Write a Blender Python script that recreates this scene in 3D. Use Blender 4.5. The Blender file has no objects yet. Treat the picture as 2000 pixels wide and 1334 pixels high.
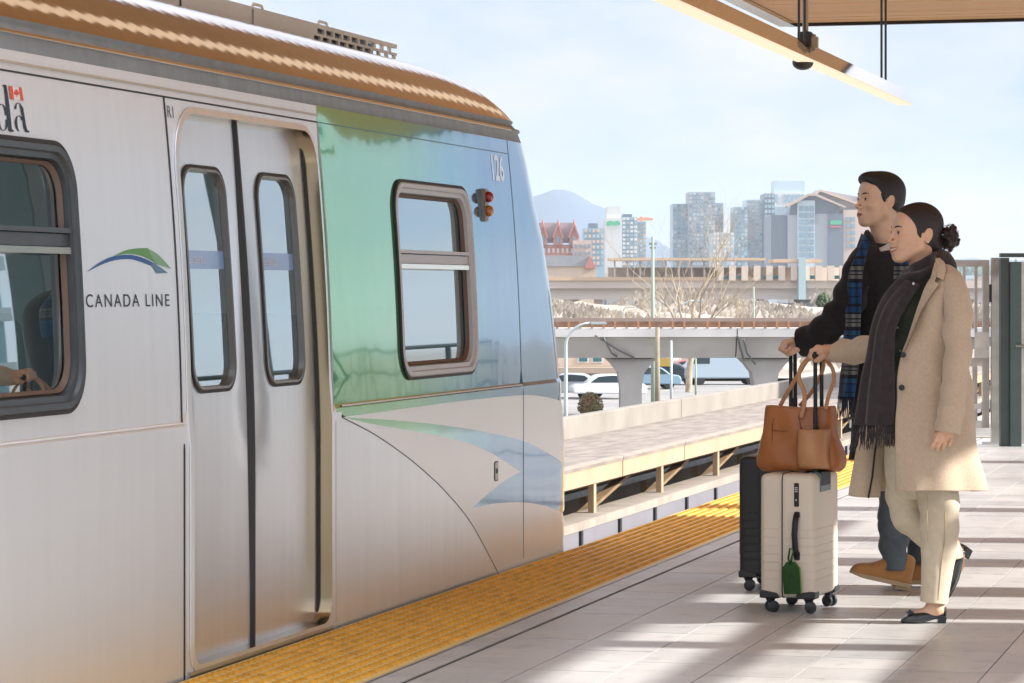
import bpy, bmesh, math, random
import numpy as np
from mathutils import Vector, Matrix
from mathutils.geometry import delaunay_2d_cdt
random.seed(7); RNG = np.random.RandomState(7)
scene = bpy.context.scene
C = scene.collection
# ------------------------------------------------------------------ camera
FPX, EYE, HV = 6000.0, 1.3, 567.0
AL = math.atan(1600 / 6000.0); CA, SA = math.cos(AL), math.sin(AL)
cam_d = bpy.data.cameras.new('camera'); cam = bpy.data.objects.new('camera', cam_d); C.objects.link(cam)
cam.location = (0, 0, EYE); cam.rotation_euler = (math.pi / 2, 0, AL)
cam_d.sensor_width = 36; cam_d.lens = 36 * FPX / 2000; cam_d.shift_y = -(667 - HV) / 2000
cam_d.clip_start = 0.1; cam_d.clip_end = 20000
scene.camera = cam
# ------------------------------------------------------------------ world and sun
SUN_EL, SUN_AZ = math.radians(29), AL - math.radians(7)   # azimuth of the sun measured from +X towards +Y
w = bpy.data.worlds.new('World'); scene.world = w; w.use_nodes = True
nt = w.node_tree; nt.nodes.clear()
def N(t, **k):
    n = nt.nodes.new(t)
    for a, v in k.items(): setattr(n, a, v)
    return n
wo = N('ShaderNodeOutputWorld'); bg = N('ShaderNodeBackground'); bg.inputs[1].default_value = 0.15
sky = N('ShaderNodeTexSky', sky_type='NISHITA', sun_disc=False)
sky.sun_elevation = SUN_EL; sky.sun_rotation = math.pi / 2 - SUN_AZ
sky.air_density = 1.0; sky.dust_density = 0.3; sky.ozone_density = 1.0
tc = N('ShaderNodeTexCoord'); sep = N('ShaderNodeSeparateXYZ'); nt.links.new(tc.outputs['Generated'], sep.inputs[0])
# clouds: noise laid out on a flat layer high above (direction / height), thick near the horizon
mx = N('ShaderNodeMath', operation='ADD'); mx.inputs[1].default_value = 0.34; nt.links.new(sep.outputs[2], mx.inputs[0])
mab = N('ShaderNodeMath', operation='MAXIMUM'); mab.inputs[1].default_value = 0.1; nt.links.new(mx.outputs[0], mab.inputs[0])
dv = N('ShaderNodeVectorMath', operation='DIVIDE'); cb = N('ShaderNodeCombineXYZ')
for i in range(3): nt.links.new(mab.outputs[0], cb.inputs[i])
nt.links.new(tc.outputs['Generated'], dv.inputs[0]); nt.links.new(cb.outputs[0], dv.inputs[1])
nz = N('ShaderNodeTexNoise'); nz.inputs['Scale'].default_value = 3.4; nz.inputs['Detail'].default_value = 7; nz.inputs['Roughness'].default_value = 0.55
nt.links.new(dv.outputs[0], nz.inputs['Vector'])
cr = N('ShaderNodeValToRGB'); cr.color_ramp.elements[0].position = 0.36; cr.color_ramp.elements[1].position = 0.66
cr.color_ramp.elements[0].color = (.38, .38, .38, 1); cr.color_ramp.elements[1].color = (1, 1, 1, 1)
nt.links.new(nz.outputs[0], cr.inputs[0])
cc = N('ShaderNodeMix', data_type='RGBA'); cc.inputs[7].default_value = (2.8, 3.05, 3.55, 1)
gs = N('ShaderNodeMapRange'); gs.inputs[1].default_value = 0; gs.inputs[2].default_value = 1; gs.inputs[3].default_value = .66; gs.inputs[4].default_value = 3.2; nt.links.new(sep.outputs[2], gs.inputs[0])
cs = N('ShaderNodeVectorMath', operation='SCALE'); cs.inputs[0].default_value = (3.25, 3.2, 3.3); nt.links.new(gs.outputs[0], cs.inputs['Scale']); nt.links.new(cs.outputs[0], cc.inputs[7])
tn = N('ShaderNodeVectorMath', operation='MULTIPLY'); tn.inputs[1].default_value = (.20, .31, .50); nt.links.new(sky.outputs[0], tn.inputs[0])
nt.links.new(cr.outputs[0], cc.inputs[0]); nt.links.new(tn.outputs[0], cc.inputs[6])
nt.links.new(cc.outputs[2], bg.inputs[0]); nt.links.new(bg.outputs[0], wo.inputs[0])
sd = bpy.data.lights.new('sun', 'SUN'); sd.energy = 3.9; sd.angle = math.radians(0.5); sd.color = (1.0, .965, .91)
so = bpy.data.objects.new('sun', sd); C.objects.link(so)
sdir = Vector((math.cos(SUN_EL) * math.cos(SUN_AZ), math.cos(SUN_EL) * math.sin(SUN_AZ), math.sin(SUN_EL)))
so.rotation_euler = sdir.to_track_quat('Z', 'Y').to_euler(); so.location = (20, 5, 30)
scene.view_settings.view_transform = 'Standard'; scene.view_settings.look = 'None'
scene.view_settings.exposure = 1.1; scene.view_settings.gamma = 1; scene.view_settings.use_curve_mapping = False
scene.cycles.max_bounces = 8; scene.cycles.transparent_max_bounces = 16; scene.cycles.volume_bounces = 3
scene.cycles.caustics_reflective = False; scene.cycles.caustics_refractive = False

# ------------------------------------------------------------------ helpers
def W(u, v, D):
    "point seen at photo pixel (u, v) at depth D metres"
    x = (u - 1000) / FPX * D
    return Vector((CA * x - SA * D, SA * x + CA * D, EYE - (v - HV) / FPX * D))
def onT(u, t): return t / (CA * (u - 1000) / FPX - SA)
def uv2sz(u, v, t=-3.70):
    p = W(u, v, onT(u, t)); return (p.y, p.z)
def mat(name, col, rough=.5, metal=0, noise=0, nscale=8, bump=0, bscale=40, spec=.5, coat=0, stretch=(1, 1, 1), col2=None, emit=None, es=0, coords='Object', sheen=0, detail=4):
    m = bpy.data.materials.new(name); m.use_nodes = True; t = m.node_tree; b = t.nodes['Principled BSDF']
    b.inputs['Base Color'].default_value = (*col, 1); b.inputs['Roughness'].default_value = rough; b.inputs['Metallic'].default_value = metal
    b.inputs['Specular IOR Level'].default_value = spec; b.inputs['Coat Weight'].default_value = coat; b.inputs['Coat Roughness'].default_value = .05
    if sheen: b.inputs['Sheen Weight'].default_value = sheen; b.inputs['Sheen Roughness'].default_value = .5
    if emit: b.inputs['Emission Color'].default_value = (*emit, 1); b.inputs['Emission Strength'].default_value = es
    if noise or bump:
        tc = t.nodes.new('ShaderNodeTexCoord'); mp = t.nodes.new('ShaderNodeMapping'); mp.inputs['Scale'].default_value = stretch
        t.links.new(tc.outputs[coords], mp.inputs[0])
    if noise:
        n = t.nodes.new('ShaderNodeTexNoise'); n.inputs['Scale'].default_value = nscale; n.inputs['Detail'].default_value = detail
        t.links.new(mp.outputs[0], n.inputs['Vector'])
        r = t.nodes.new('ShaderNodeValToRGB'); r.color_ramp.elements[0].position = .3; r.color_ramp.elements[1].position = .7
        c2 = col2 or tuple(max(0, c * (1 - noise)) for c in col); c1 = col if col2 else tuple(min(1, c * (1 + noise)) for c in col)
        r.color_ramp.elements[0].color = (*c2, 1); r.color_ramp.elements[1].color = (*c1, 1)
        t.links.new(n.outputs[0], r.inputs[0]); t.links.new(r.outputs[0], b.inputs['Base Color'])
    if bump:
        n2 = t.nodes.new('ShaderNodeTexNoise'); n2.inputs['Scale'].default_value = bscale; n2.inputs['Detail'].default_value = 3
        t.links.new(mp.outputs[0], n2.inputs['Vector'])
        bp = t.nodes.new('ShaderNodeBump'); bp.inputs['Strength'].default_value = min(1, bump); bp.inputs['Distance'].default_value = .01
        t.links.new(n2.outputs[0], bp.inputs['Height']); t.links.new(bp.outputs[0], b.inputs['Normal'])
    return m
class MB:
    "collects shapes and links them as one mesh object"
    def __init__(s): s.v = []; s.f = []; s.mi = []; s.cur = 0
    def _a(s, vs, fs):
        o = len(s.v); s.v += [tuple(p) for p in vs]; s.f += [tuple(i + o for i in f) for f in fs]; s.mi += [s.cur] * len(fs)
    def box(s, x0, x1, y0, y1, z0, z1, M=None, bev=0):
        if bev:
            b = bev; vs = []; 
            bm = bmesh.new(); bmesh.ops.create_cube(bm, size=1)
            for q in bm.verts: q.co = Vector((x0 + (q.co.x + .5) * (x1 - x0), y0 + (q.co.y + .5) * (y1 - y0), z0 + (q.co.z + .5) * (z1 - z0)))
            bmesh.ops.bevel(bm, geom=bm.edges[:] , offset=b, segments=2, affect='EDGES')
            bm.verts.index_update(); vs = [q.co.copy() for q in bm.verts]; fs = [[q.index for q in f.verts] for f in bm.faces]; bm.free()
            if M: vs = [M @ q for q in vs]
            s._a(vs, fs); return s
        vs = [Vector(p) for p in ((x0, y0, z0), (x1, y0, z0), (x1, y1, z0), (x0, y1, z0), (x0, y0, z1), (x1, y0, z1), (x1, y1, z1), (x0, y1, z1))]
        if M: vs = [M @ q for q in vs]
        s._a(vs, [(0, 3, 2, 1), (4, 5, 6, 7), (0, 1, 5, 4), (1, 2, 6, 5), (2, 3, 7, 6), (3, 0, 4, 7)]); return s
    def tube(s, pts, r, n=10, cap=True, flat=1.0, up=None):
        "swept tube; r a number or list"
        pts = [Vector(p) for p in pts]; k = len(pts); R = r if hasattr(r, '__len__') else [r] * k
        vs = []; prev = None
        for i, p in enumerate(pts):
            d = (pts[min(i + 1, k - 1)] - pts[max(i - 1, 0)]).normalized()
            if prev is None:
                a = Vector(up) if up else (Vector((0, 0, 1)) if abs(d.z) < .9 else Vector((1, 0, 0)))
                e1 = (a - d * a.dot(d)).normalized()
            else: e1 = (prev - d * prev.dot(d)).normalized()
            prev = e1; e2 = d.cross(e1)
            for j in range(n):
                t = 2 * math.pi * j / n; vs.append(p + float(R[i]) * (math.cos(t) * e1 + flat * math.sin(t) * e2))
        fs = [(i * n + j, i * n + (j + 1) % n, (i + 1) * n + (j + 1) % n, (i + 1) * n + j) for i in range(k - 1) for j in range(n)]
        if cap: fs += [tuple(range(n))[::-1], tuple((k - 1) * n + j for j in range(n))]
        s._a(vs, fs); return s
    def prism(s, poly, axis, a, b):
        "extrude 2-D polygon along axis from a to b"
        def P(p, q):
            return {'x': (q, p[0], p[1]), 'y': (p[0], q, p[1]), 'z': (p[0], p[1], q)}[axis]
        n = len(poly); vs = [P(p, a) for p in poly] + [P(p, b) for p in poly]
        fs = [tuple(range(n)), tuple(range(2 * n - 1, n - 1, -1))] + [(i, i + n, (i + 1) % n + n, (i + 1) % n) for i in range(n)]
        s._a(vs, fs); return s
    def grid(s, P):
        "P[i][j] points"
        n, m = len(P), len(P[0]); vs = [q for r in P for q in r]
        s._a(vs, [(i * m + j, i * m + j + 1, (i + 1) * m + j + 1, (i + 1) * m + j) for i in range(n - 1) for j in range(m - 1)]); return s
    def sphere(s, c, r, n=12, m=8, M=None):
        r = r if hasattr(r, '__len__') else (r, r, r); vs = []; fs = []
        for i in range(m + 1):
            ph = math.pi * i / m
            for j in range(n):
                t = 2 * math.pi * j / n; q = Vector((r[0] * math.sin(ph) * math.cos(t), r[1] * math.sin(ph) * math.sin(t), r[2] * math.cos(ph)))
                if M: q = M @ q
                vs.append(Vector(c) + q)
        for i in range(m):
            for j in range(n): fs.append((i * n + j, (i + 1) * n + j, (i + 1) * n + (j + 1) % n, i * n + (j + 1) % n))
        s._a(vs, fs); return s
    def build(s, name, m=None, parent=None, smooth=False, solid=0, bevel=0, weld=False, off=-1, autos=None):
        me = bpy.data.meshes.new(name); me.from_pydata([tuple(q) for q in s.v], [], s.f); me.validate()
        for q in (m if isinstance(m, (list, tuple)) else [m]):
            if q: me.materials.append(q)
        if any(s.mi) and len(me.polygons) == len(s.mi): me.polygons.foreach_set('material_index', s.mi)
        bm = bmesh.new(); bm.from_mesh(me)
        if weld: bmesh.ops.remove_doubles(bm, verts=bm.verts, dist=1e-5)
        if not solid: bmesh.ops.recalc_face_normals(bm, faces=bm.faces)
        bm.to_mesh(me); bm.free()
        if smooth:
            me.polygons.foreach_set('use_smooth', [True] * len(me.polygons))
            if autos: me.set_sharp_from_angle(angle=math.radians(autos))
        o = bpy.data.objects.new(name, me); C.objects.link(o); o.parent = parent
        if solid: md = o.modifiers.new('s', 'SOLIDIFY'); md.thickness = solid; md.offset = off
        if bevel: md = o.modifiers.new('b', 'BEVEL'); md.width = bevel; md.segments = 2; md.limit_method = 'ANGLE'
        return o
def tag(o, label=None, cat=None, group=None, kind=None):
    for k, v in (('label', label), ('category', cat), ('group', group), ('kind', kind)):
        if v: o[k] = v
    return o
def empty(name, loc=(0, 0, 0), rz=0, label=None, cat=None, group=None, kind=None):
    o = bpy.data.objects.new(name, None); C.objects.link(o); o.location = loc; o.rotation_euler = (0, 0, rz); o.empty_display_size = .1
    return tag(o, label, cat, group, kind)
def clone(o, parent=None, loc=None):
    c = o.copy(); C.objects.link(c); c.parent = parent
    if loc is not None: c.location = loc
    for ch in list(o.children): clone(ch, c)
    return c
def islands(me):
    "connected pieces of a mesh as lists of face vertex tuples"
    par = list(range(len(me.vertices)))
    def fd(a):
        while par[a] != a: par[a] = par[par[a]]; a = par[a]
        return a
    for e in me.edges: par[fd(e.vertices[0])] = fd(e.vertices[1])
    out = {}
    for q in me.polygons: out.setdefault(fd(q.vertices[0]), []).append(tuple(q.vertices))
    return list(out.values())
def split_object(o):
    "each connected piece of the object becomes an object of its own"
    isl = islands(o.data); m = o.data.materials[0]; co = [v.co.copy() for v in o.data.vertices]; res = []
    for fs in isl:
        idx = sorted({i for f in fs for i in f}); mp = {a: b for b, a in enumerate(idx)}
        mb = MB(); mb._a([co[i] for i in idx], [tuple(mp[i] for i in f) for f in fs]); res.append(mb.build(o.name.split('.')[0], m, o.parent))
    nm = o.name; bpy.data.objects.remove(o); return res
def rrect(x0, x1, y0, y1, r, n=8):
    rs = r if hasattr(r, '__len__') else (r, r, r, r)    # bottom-left, bottom-right, top-right, top-left
    out = []
    for (cx, cy, a0, q) in ((x0, y0, 180, rs[0]), (x1, y0, 270, rs[1]), (x1, y1, 0, rs[2]), (x0, y1, 90, rs[3])):
        sx = 1 if cx == x0 else -1; sy = 1 if cy == y0 else -1
        for k in range(n + 1):
            a = math.radians(a0 + 90 * k / n); out.append((cx + sx * q + q * math.cos(a), cy + sy * q + q * math.sin(a)))
    if n < 8: return out
    res = []                                   # long straight edges get points of their own so they follow curved surfaces
    for i, a in enumerate(out):
        res.append(a)
        if i % (n + 1) == n:
            b = out[(i + 1) % len(out)]; res += [(a[0] + (b[0] - a[0]) * j / 12, a[1] + (b[1] - a[1]) * j / 12) for j in range(1, 12)]
    return res
def catmull(pts, n):
    "resample a polyline of tuples smoothly to n points"
    P = np.array(pts, float); k = len(P); out = []
    d = np.r_[0, np.cumsum(np.linalg.norm(np.diff(P, axis=0), axis=1) + 1e-9)]
    for x in np.linspace(0, d[-1], n):
        i = min(max(int(np.searchsorted(d, x) - 1), 0), k - 2); h = (x - d[i]) / (d[i + 1] - d[i])
        p0 = P[max(i - 1, 0)]; p1 = P[i]; p2 = P[i + 1]; p3 = P[min(i + 2, k - 1)]
        out.append(.5 * (2 * p1 + (p2 - p0) * h + (2 * p0 - 5 * p1 + 4 * p2 - p3) * h * h + (3 * p1 - p0 - 3 * p2 + p3) * h ** 3))
    return np.array(out)
def lerp(tab, x):
    xs = [a for a, _ in tab]; ys = [b for _, b in tab]; return float(np.interp(x, xs, ys))
def text_mesh(name, s, size, m, parent, M, font_squeeze=1.0, bold=0, space=1.0, align='LEFT'):
    cu = bpy.data.curves.new(name, 'FONT'); cu.body = s; cu.size = size; cu.space_character = space; cu.offset = bold; cu.align_x = align; cu.extrude = 0
    o = bpy.data.objects.new(name, cu); C.objects.link(o)
    dg = bpy.context.evaluated_depsgraph_get(); me = bpy.data.meshes.new_from_object(o.evaluated_get(dg)); bpy.data.objects.remove(o)
    for q in me.vertices: q.co = M(Vector((q.co.x * font_squeeze, q.co.y, q.co.z)))
    me.materials.clear(); me.materials.append(m)
    o = bpy.data.objects.new(name, me); C.objects.link(o); o.parent = parent; return o

# ------------------------------------------------------------------ materials
M = {}
M['concrete'] = mat('concrete', (.42, .39, .35), .85, noise=.18, nscale=3, bump=.3, bscale=30)
M['concrete_pale'] = mat('concrete_pale', (.52, .50, .47), .85, noise=.12, nscale=.7, bump=.2, bscale=12)
M['steel'] = mat('steel', (.62, .62, .62), .32, metal=1, noise=.06, nscale=5)
M['dark_steel'] = mat('dark_steel', (.06, .065, .07), .5, metal=.3)
M['green_steel'] = mat('green_steel', (.055, .085, .085), .45, noise=.1)
M['galv'] = mat('galv', (.50, .50, .50), .5, metal=.4, noise=.15, nscale=9)
M['wood'] = mat('wood', (.62, .32, .105), .5, noise=.15, nscale=2.2, stretch=(.12, 9, 1), bump=.2, bscale=8)
M['black'] = mat('black', (.012, .012, .014), .5)
M['rubber'] = mat('rubber', (.02, .021, .024), .55)
M['asphalt'] = mat('asphalt', (.06, .06, .06), .9, noise=.2, nscale=.4)
# ------------------------------------------------------------------ platform, canopy and the station side
gz = -5.0
tile_rng = random.Random(3)
tm = bpy.data.materials.new('tile'); tm.use_nodes = True; t_ = tm.node_tree; b_ = t_.nodes['Principled BSDF']
oi = t_.nodes.new('ShaderNodeTexCoord'); nz1 = t_.nodes.new('ShaderNodeTexNoise'); nz1.inputs['Scale'].default_value = 1.7; nz1.inputs['Detail'].default_value = 8
nz2 = t_.nodes.new('ShaderNodeTexNoise'); nz2.inputs['Scale'].default_value = 60; nz2.inputs['Detail'].default_value = 4
geo = t_.nodes.new('ShaderNodeNewGeometry'); inf = t_.nodes.new('ShaderNodeObjectInfo')
t_.links.new(geo.outputs['Position'], nz1.inputs['Vector']); t_.links.new(geo.outputs['Position'], nz2.inputs['Vector'])
rp = t_.nodes.new('ShaderNodeValToRGB'); rp.color_ramp.elements[0].color = (.475, .475, .475, 1); rp.color_ramp.elements[1].color = (.645, .64, .63, 1)
rp.color_ramp.elements[0].position = .28; rp.color_ramp.elements[1].position = .7
mul = t_.nodes.new('ShaderNodeMath'); mul.operation = 'MULTIPLY_ADD'; mul.inputs[1].default_value = .25; t_.links.new(inf.outputs['Random'], mul.inputs[0]); t_.links.new(nz1.outputs[0], mul.inputs[2])
sb = t_.nodes.new('ShaderNodeMath'); sb.operation = 'SUBTRACT'; sb.inputs[1].default_value = .12; t_.links.new(mul.outputs[0], sb.inputs[0])
nz3 = t_.nodes.new('ShaderNodeTexNoise'); nz3.inputs['Scale'].default_value = 9; nz3.inputs['Detail'].default_value = 8; nz3.inputs['Roughness'].default_value = .7; t_.links.new(geo.outputs['Position'], nz3.inputs['Vector'])
st = t_.nodes.new('ShaderNodeValToRGB'); st.color_ramp.elements[0].position = .34; st.color_ramp.elements[0].color = (.62, .58, .54, 1); st.color_ramp.elements[1].position = .47; st.color_ramp.elements[1].color = (1, 1, 1, 1); t_.links.new(nz3.outputs[0], st.inputs[0])
mm_ = t_.nodes.new('ShaderNodeMix'); mm_.data_type = 'RGBA'; mm_.blend_type = 'MULTIPLY'; mm_.inputs[0].default_value = .55
t_.links.new(sb.outputs[0], rp.inputs[0]); t_.links.new(rp.outputs[0], mm_.inputs[6]); t_.links.new(st.outputs[0], mm_.inputs[7]); t_.links.new(mm_.outputs[2], b_.inputs['Base Color'])
rr = t_.nodes.new('ShaderNodeMapRange'); rr.inputs[3].default_value = .28; rr.inputs[4].default_value = .5; t_.links.new(nz1.outputs[0], rr.inputs[0]); t_.links.new(rr.outputs[0], b_.inputs['Roughness'])
bp_ = t_.nodes.new('ShaderNodeBump'); bp_.inputs['Strength'].default_value = .12; bp_.inputs['Distance'].default_value = .004
t_.links.new(nz2.outputs[0], bp_.inputs['Height']); t_.links.new(bp_.outputs[0], b_.inputs['Normal'])
M['grout'] = mat('grout', (.10, .095, .09), .9)
PE, PI_ = -3.68, -3.095            # platform edge, inner edge of the yellow strip
END = 27.2
plat = empty('platform', (0, 0, 0), kind='structure')
MB().box(PE - .0, 6.0, -14, END, -1.3, -.0105).build('platform_slab', M['grout'], plat)
MB().box(PE - .02, 6.0, END, END + .35, -1.3, .006).build('platform_end_kerb', M['concrete'], plat)
T0 = PI_ + .012; TS = .305
cols = [(T0, -2.975 - .004)] + [(-2.975 + .012 + i * TS, -2.975 + .012 + (i + 1) * TS) for i in range(29)]
tiles = []
meshes = {}
for ci, (x0, x1) in enumerate(cols):
    yy = -1.7
    while yy < END - .1:
        tiles.append((x0, x1, yy, min(yy + TS, END))); yy += TS
def ndc(x, y):
    D = -SA * x + CA * y; X = CA * x + SA * y
    if D < 2: return None
    return 1000 + X / D * FPX, HV + EYE / D * FPX
vis = []; rest = []
for q in tiles:
    c = ndc((q[0] + q[1]) / 2, (q[2] + q[3]) / 2)
    (vis if c and -40 < c[0] < 2060 and c[1] < 1360 else rest).append(q)
vis.sort(key=lambda q: q[2])
rest += vis[300:]; vis = vis[:300]
g = .0045
for q in vis:
    wdt = round(q[1] - q[0], 3); ln = round(q[3] - q[2], 3)
    if (wdt, ln) not in meshes:
        o = MB().box(g / 2, wdt - g / 2, g / 2, ln - g / 2, -.0105, 0).build('floor_tile', tm, plat); meshes[(wdt, ln)] = o.data
    else: o = bpy.data.objects.new('floor_tile', meshes[(wdt, ln)]); C.objects.link(o); o.parent = plat
    o.location = (q[0], q[2], tile_rng.uniform(-.0006, .0004))
mb = MB()
for q in rest: mb.box(q[0] + g / 2, q[1] - g / 2, q[2] + g / 2, q[3] - g / 2, -.0105, 0)
tag(mb.build('distant_floor_tiles', tm, plat), kind='stuff')
# yellow tactile strip in panels, domes as one mesh
ym = mat('tactile_yellow', (.97, .76, .30), .5, noise=.2, nscale=5, bump=.15, bscale=50, col2=(.92, .66, .22))
ym2 = mat('tactile_dome', (.80, .40, .03), .55, noise=.25, nscale=9)  # domes coloured darker than the panels to paint in the shading of each bump
L = .61
s0 = -1.0 * L
k = 0
pan = None
while s0 + k * L < END:
    y = s0 + k * L
    if pan is None:
        pan = MB().box(0, PI_ - PE, .002, L - .003, -.01, .004, bev=.001).build('tactile_panel', ym, plat); o = pan
    else: o = bpy.data.objects.new('tactile_panel', pan.data); C.objects.link(o); o.parent = plat
    o.location = (PE, y, 0); k += 1
mb = MB(); nx = 10; dx = (PI_ - PE - .03) / nx
ny = int((END - 3.0) / .0595)
ring = [(math.cos(2 * math.pi * j / 10), math.sin(2 * math.pi * j / 10)) for j in range(10)]
for iy in range(ny):
    for ix in range(nx):
        cx = PE + .015 + dx * (ix + .5) + (0); cy = 3.0 + .0595 * (iy + .5)
        r0, r1, h = .0178, .0105, .0080
        vs = [(cx + r0 * a, cy + r0 * b, .004) for a, b in ring] + [(cx + 0.0152 * a, cy + .0152 * b, .004 + h * .75) for a, b in ring] + [(cx + r1 * a, cy + r1 * b, .004 + h) for a, b in ring]
        mb._a(vs, [(j, (j + 1) % 10, 10 + (j + 1) % 10, 10 + j) for j in range(10)] + [(10 + j, 10 + (j + 1) % 10, 20 + (j + 1) % 10, 20 + j) for j in range(10)] + [tuple(range(20, 30))])
o = mb.build('tactile_domes', ym2, plat, smooth=True, autos=35); tag(o, kind='stuff')
MB().box(PI_ - .006, PI_ + .010, -1, END, -.01, .0025).build('metal_trim', mat('trim_alu', (.55, .53, .5), .4, metal=.8), plat)
MB().box(-2.979, -2.963, -1, END, -.0104, -.004).build('expansion_joint', mat('joint_black', (.03, .03, .03), .7), plat)
# track bed beside the platform
tb = empty('track_bed', kind='structure')
MB().box(-7.9, PE - .0, -14, 140, -1.9, -1.62).build('bed_slab', M['concrete'], tb)
for x in (-4.56, -5.99): MB().box(x - .035, x + .035, -14, 140, -1.62, -1.45).build('rail', M['steel'], tb)

# canopy: planks of timber over the platform, far edge and left edge in view
CZ, CL_, CR, CE = 4.0, -5.29, 4.6, 30.75
cano = empty('station_canopy', (0, 0, CZ), label='wooden ceiling canopy with black edge above the platform', cat='canopy')
mb = MB(); mb.box(CL_, CR, 9.5, 18.3, .06, .30).box(-1.3, CR, 6, 9.5, .06, .30).box(CL_, 1.9, 18.3, CE, .06, .30); mb.build('roof_deck', M['dark_steel'], cano)  # outline cut back out of view to let more sky and sun in
n = 0; pm = {}
y = CE - .14
while y > 6:
    xr = CR if y < 18.2 else 1.9
    for (a, b) in ((CL_ + .06, -2.66), (-2.60, xr)):
        key = (a, b); yl = .138
        if key not in pm: o = MB().box(a, b, 0, yl, 0, .055, bev=.004).build('ceiling_plank', M['wood'], cano); pm[key] = o.data
        else: o = bpy.data.objects.new('ceiling_plank', pm[key]); C.objects.link(o); o.parent = cano
        o.location = (0, y, tile_rng.uniform(0, .003))
    y -= .145
    if y < 20.0 and not n: n = 1; break
mbp = MB()
while y > 6:
    xr = CR if y < 18.2 else 1.9
    (mbp.box(CL_ + .06, -2.66, y, y + .138, 0, .055).box(-2.60, xr, y, y + .138, 0, .055) if y > 9.5 else mbp.box(-1.3, xr, y, y + .138, 0, .055)); y -= .145
tag(mbp.build('ceiling_planks_near', M['wood'], cano), kind='stuff')
MB().box(CL_ - .02, 1.92, CE, CE + .07, -.03, .30).build('edge_trim', M['black'], cano)
MB().box(-2.66, -2.60, 9.5, CE, -.004, .05).build('panel_joint', M['black'], cano)
MB().box(CL_ - .10, CL_ + .06, 9.5, CE - .02, -.035, .30).build('side_fascia', mat('fascia_chrome', (.75, .75, .76), .08, metal=1), cano)
cano_cols = []
# station side: unseen columns and rails added to throw the striped shade, pale for bounce
side = empty('shade_column_wall', (4.55, 0, 0), label='unseen pale columns added right of the platform to throw striped shade', cat='wall')
for yv, hw in [(13.22, .20), (14.15, .21), (15.58, .22), (16.95, .16), (12.0, .10), (10.5, .16)] + [(8.6 - 1.6 * i, .12) for i in range(11)]:
    MB().box(-.07, .07, yv - hw, yv + hw, 0, CZ, bev=.01).build('wall_column', M['concrete_pale'], side)
MB().box(-.05, .05, -9, 12.9, 3.66, 3.74).build('cross_rail', M['green_steel'], side)
MB().box(-.05, .05, -9, 12.9, 3.12, 3.34).build('cross_rail', M['green_steel'], side)
MB().box(-.06, .06, -9, 17.2, .05, .13).build('base_rail', M['green_steel'], side)

# green steel columns with rails on the far right, seen mirrored in the carriage doors
mc = None
for i, (x, yv) in enumerate(((3.1, 24.2), (3.1, 29.6), (3.1, 19.0))):
    t = empty('steel_column', (x, yv, 0), label=['dark green steel column mirrored in the left door window', 'dark green steel column at the far end of the platform', 'dark green steel column right of the slatted wall end'][i], cat='column', group='green columns right of the platform')
    MB().box(-.16, .16, -.16, .16, 0, CZ if yv < 15 else 4.0, bev=.01).build('shaft', M['green_steel'], t); MB().box(-.24, .24, -.24, .24, .0, .03).build('base_plate', M['green_steel'], t)
hr = empty('guard_rail', (3.4, 0, 0), label='green steel guard rail along the right edge of the platform', cat='railing')
for z in (.32, .72, 1.06): MB().tube([(0, 15.5, z), (0, 40, z)], .03, 8).build('rail', M['green_steel'], hr)
for i in range(13): MB().box(-.03, .03, 15.6 + 2 * i, 15.66 + 2 * i, 0, 1.06).build('post', M['green_steel'], hr)

# ---- hanging linear lamp
lampg = mat('lamp_mirror', (.80, .80, .82), .06, metal=1)
lamp_e = mat('lamp_diffuser', (.3, .25, .2), .5, emit=(1.0, .75, .52), es=.43)
LT, LZ, LE = -3.99, 3.1, 29.75
lamp = empty('linear_lamp', (LT, LE, LZ), label='long mirrored linear lamp with glowing underside hung over the platform edge', cat='lamp')
o = MB().prism([(-.075, .004), (.075, .004), (.012, .145), (-.012, .145)], 'y', -23, 0).build('lamp_housing', lampg, lamp)
o = MB().box(-.066, .066, -23, -.01, -.006, .004).build('lamp_diffuser', lamp_e, lamp)
for d in (-1.62, -6.15, -11, -16, -21):
    for e in (0, .27):
        MB().tube([(0, d + e, .14), (0, d + e, CZ - LZ)], .011, 6).build('hanger_rod', M['dark_steel'], lamp)
# camera on a pole
p = W(1573, 75, 24.2)
cctv = empty('security_camera', (p.x, p.y, 0), label='security camera with dome on a pole hanging from the timber ceiling', cat='camera')
mm = mat('cctv_beige', (.45, .36, .26), .5)
MB().tube([(0, 0, p.z + .04), (0, 0, CZ)], .024, 10).build('pole', mm, cctv)
MB().box(-.055, .055, -.06, .06, p.z - .06, p.z + .05, bev=.008).build('bracket', M['dark_steel'], cctv)
MB().box(.035, .10, -.05, .05, p.z - .10, p.z + .03, bev=.02).build('camera_body', mm, cctv)
MB().sphere((-.02, 0, p.z - .19), (.085, .085, .06), 16, 10).build('dome', M['black'], cctv, smooth=True)
MB().box(-.05, .04, -.03, .03, p.z - .17, p.z - .05).build('mount', mm, cctv)

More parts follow.
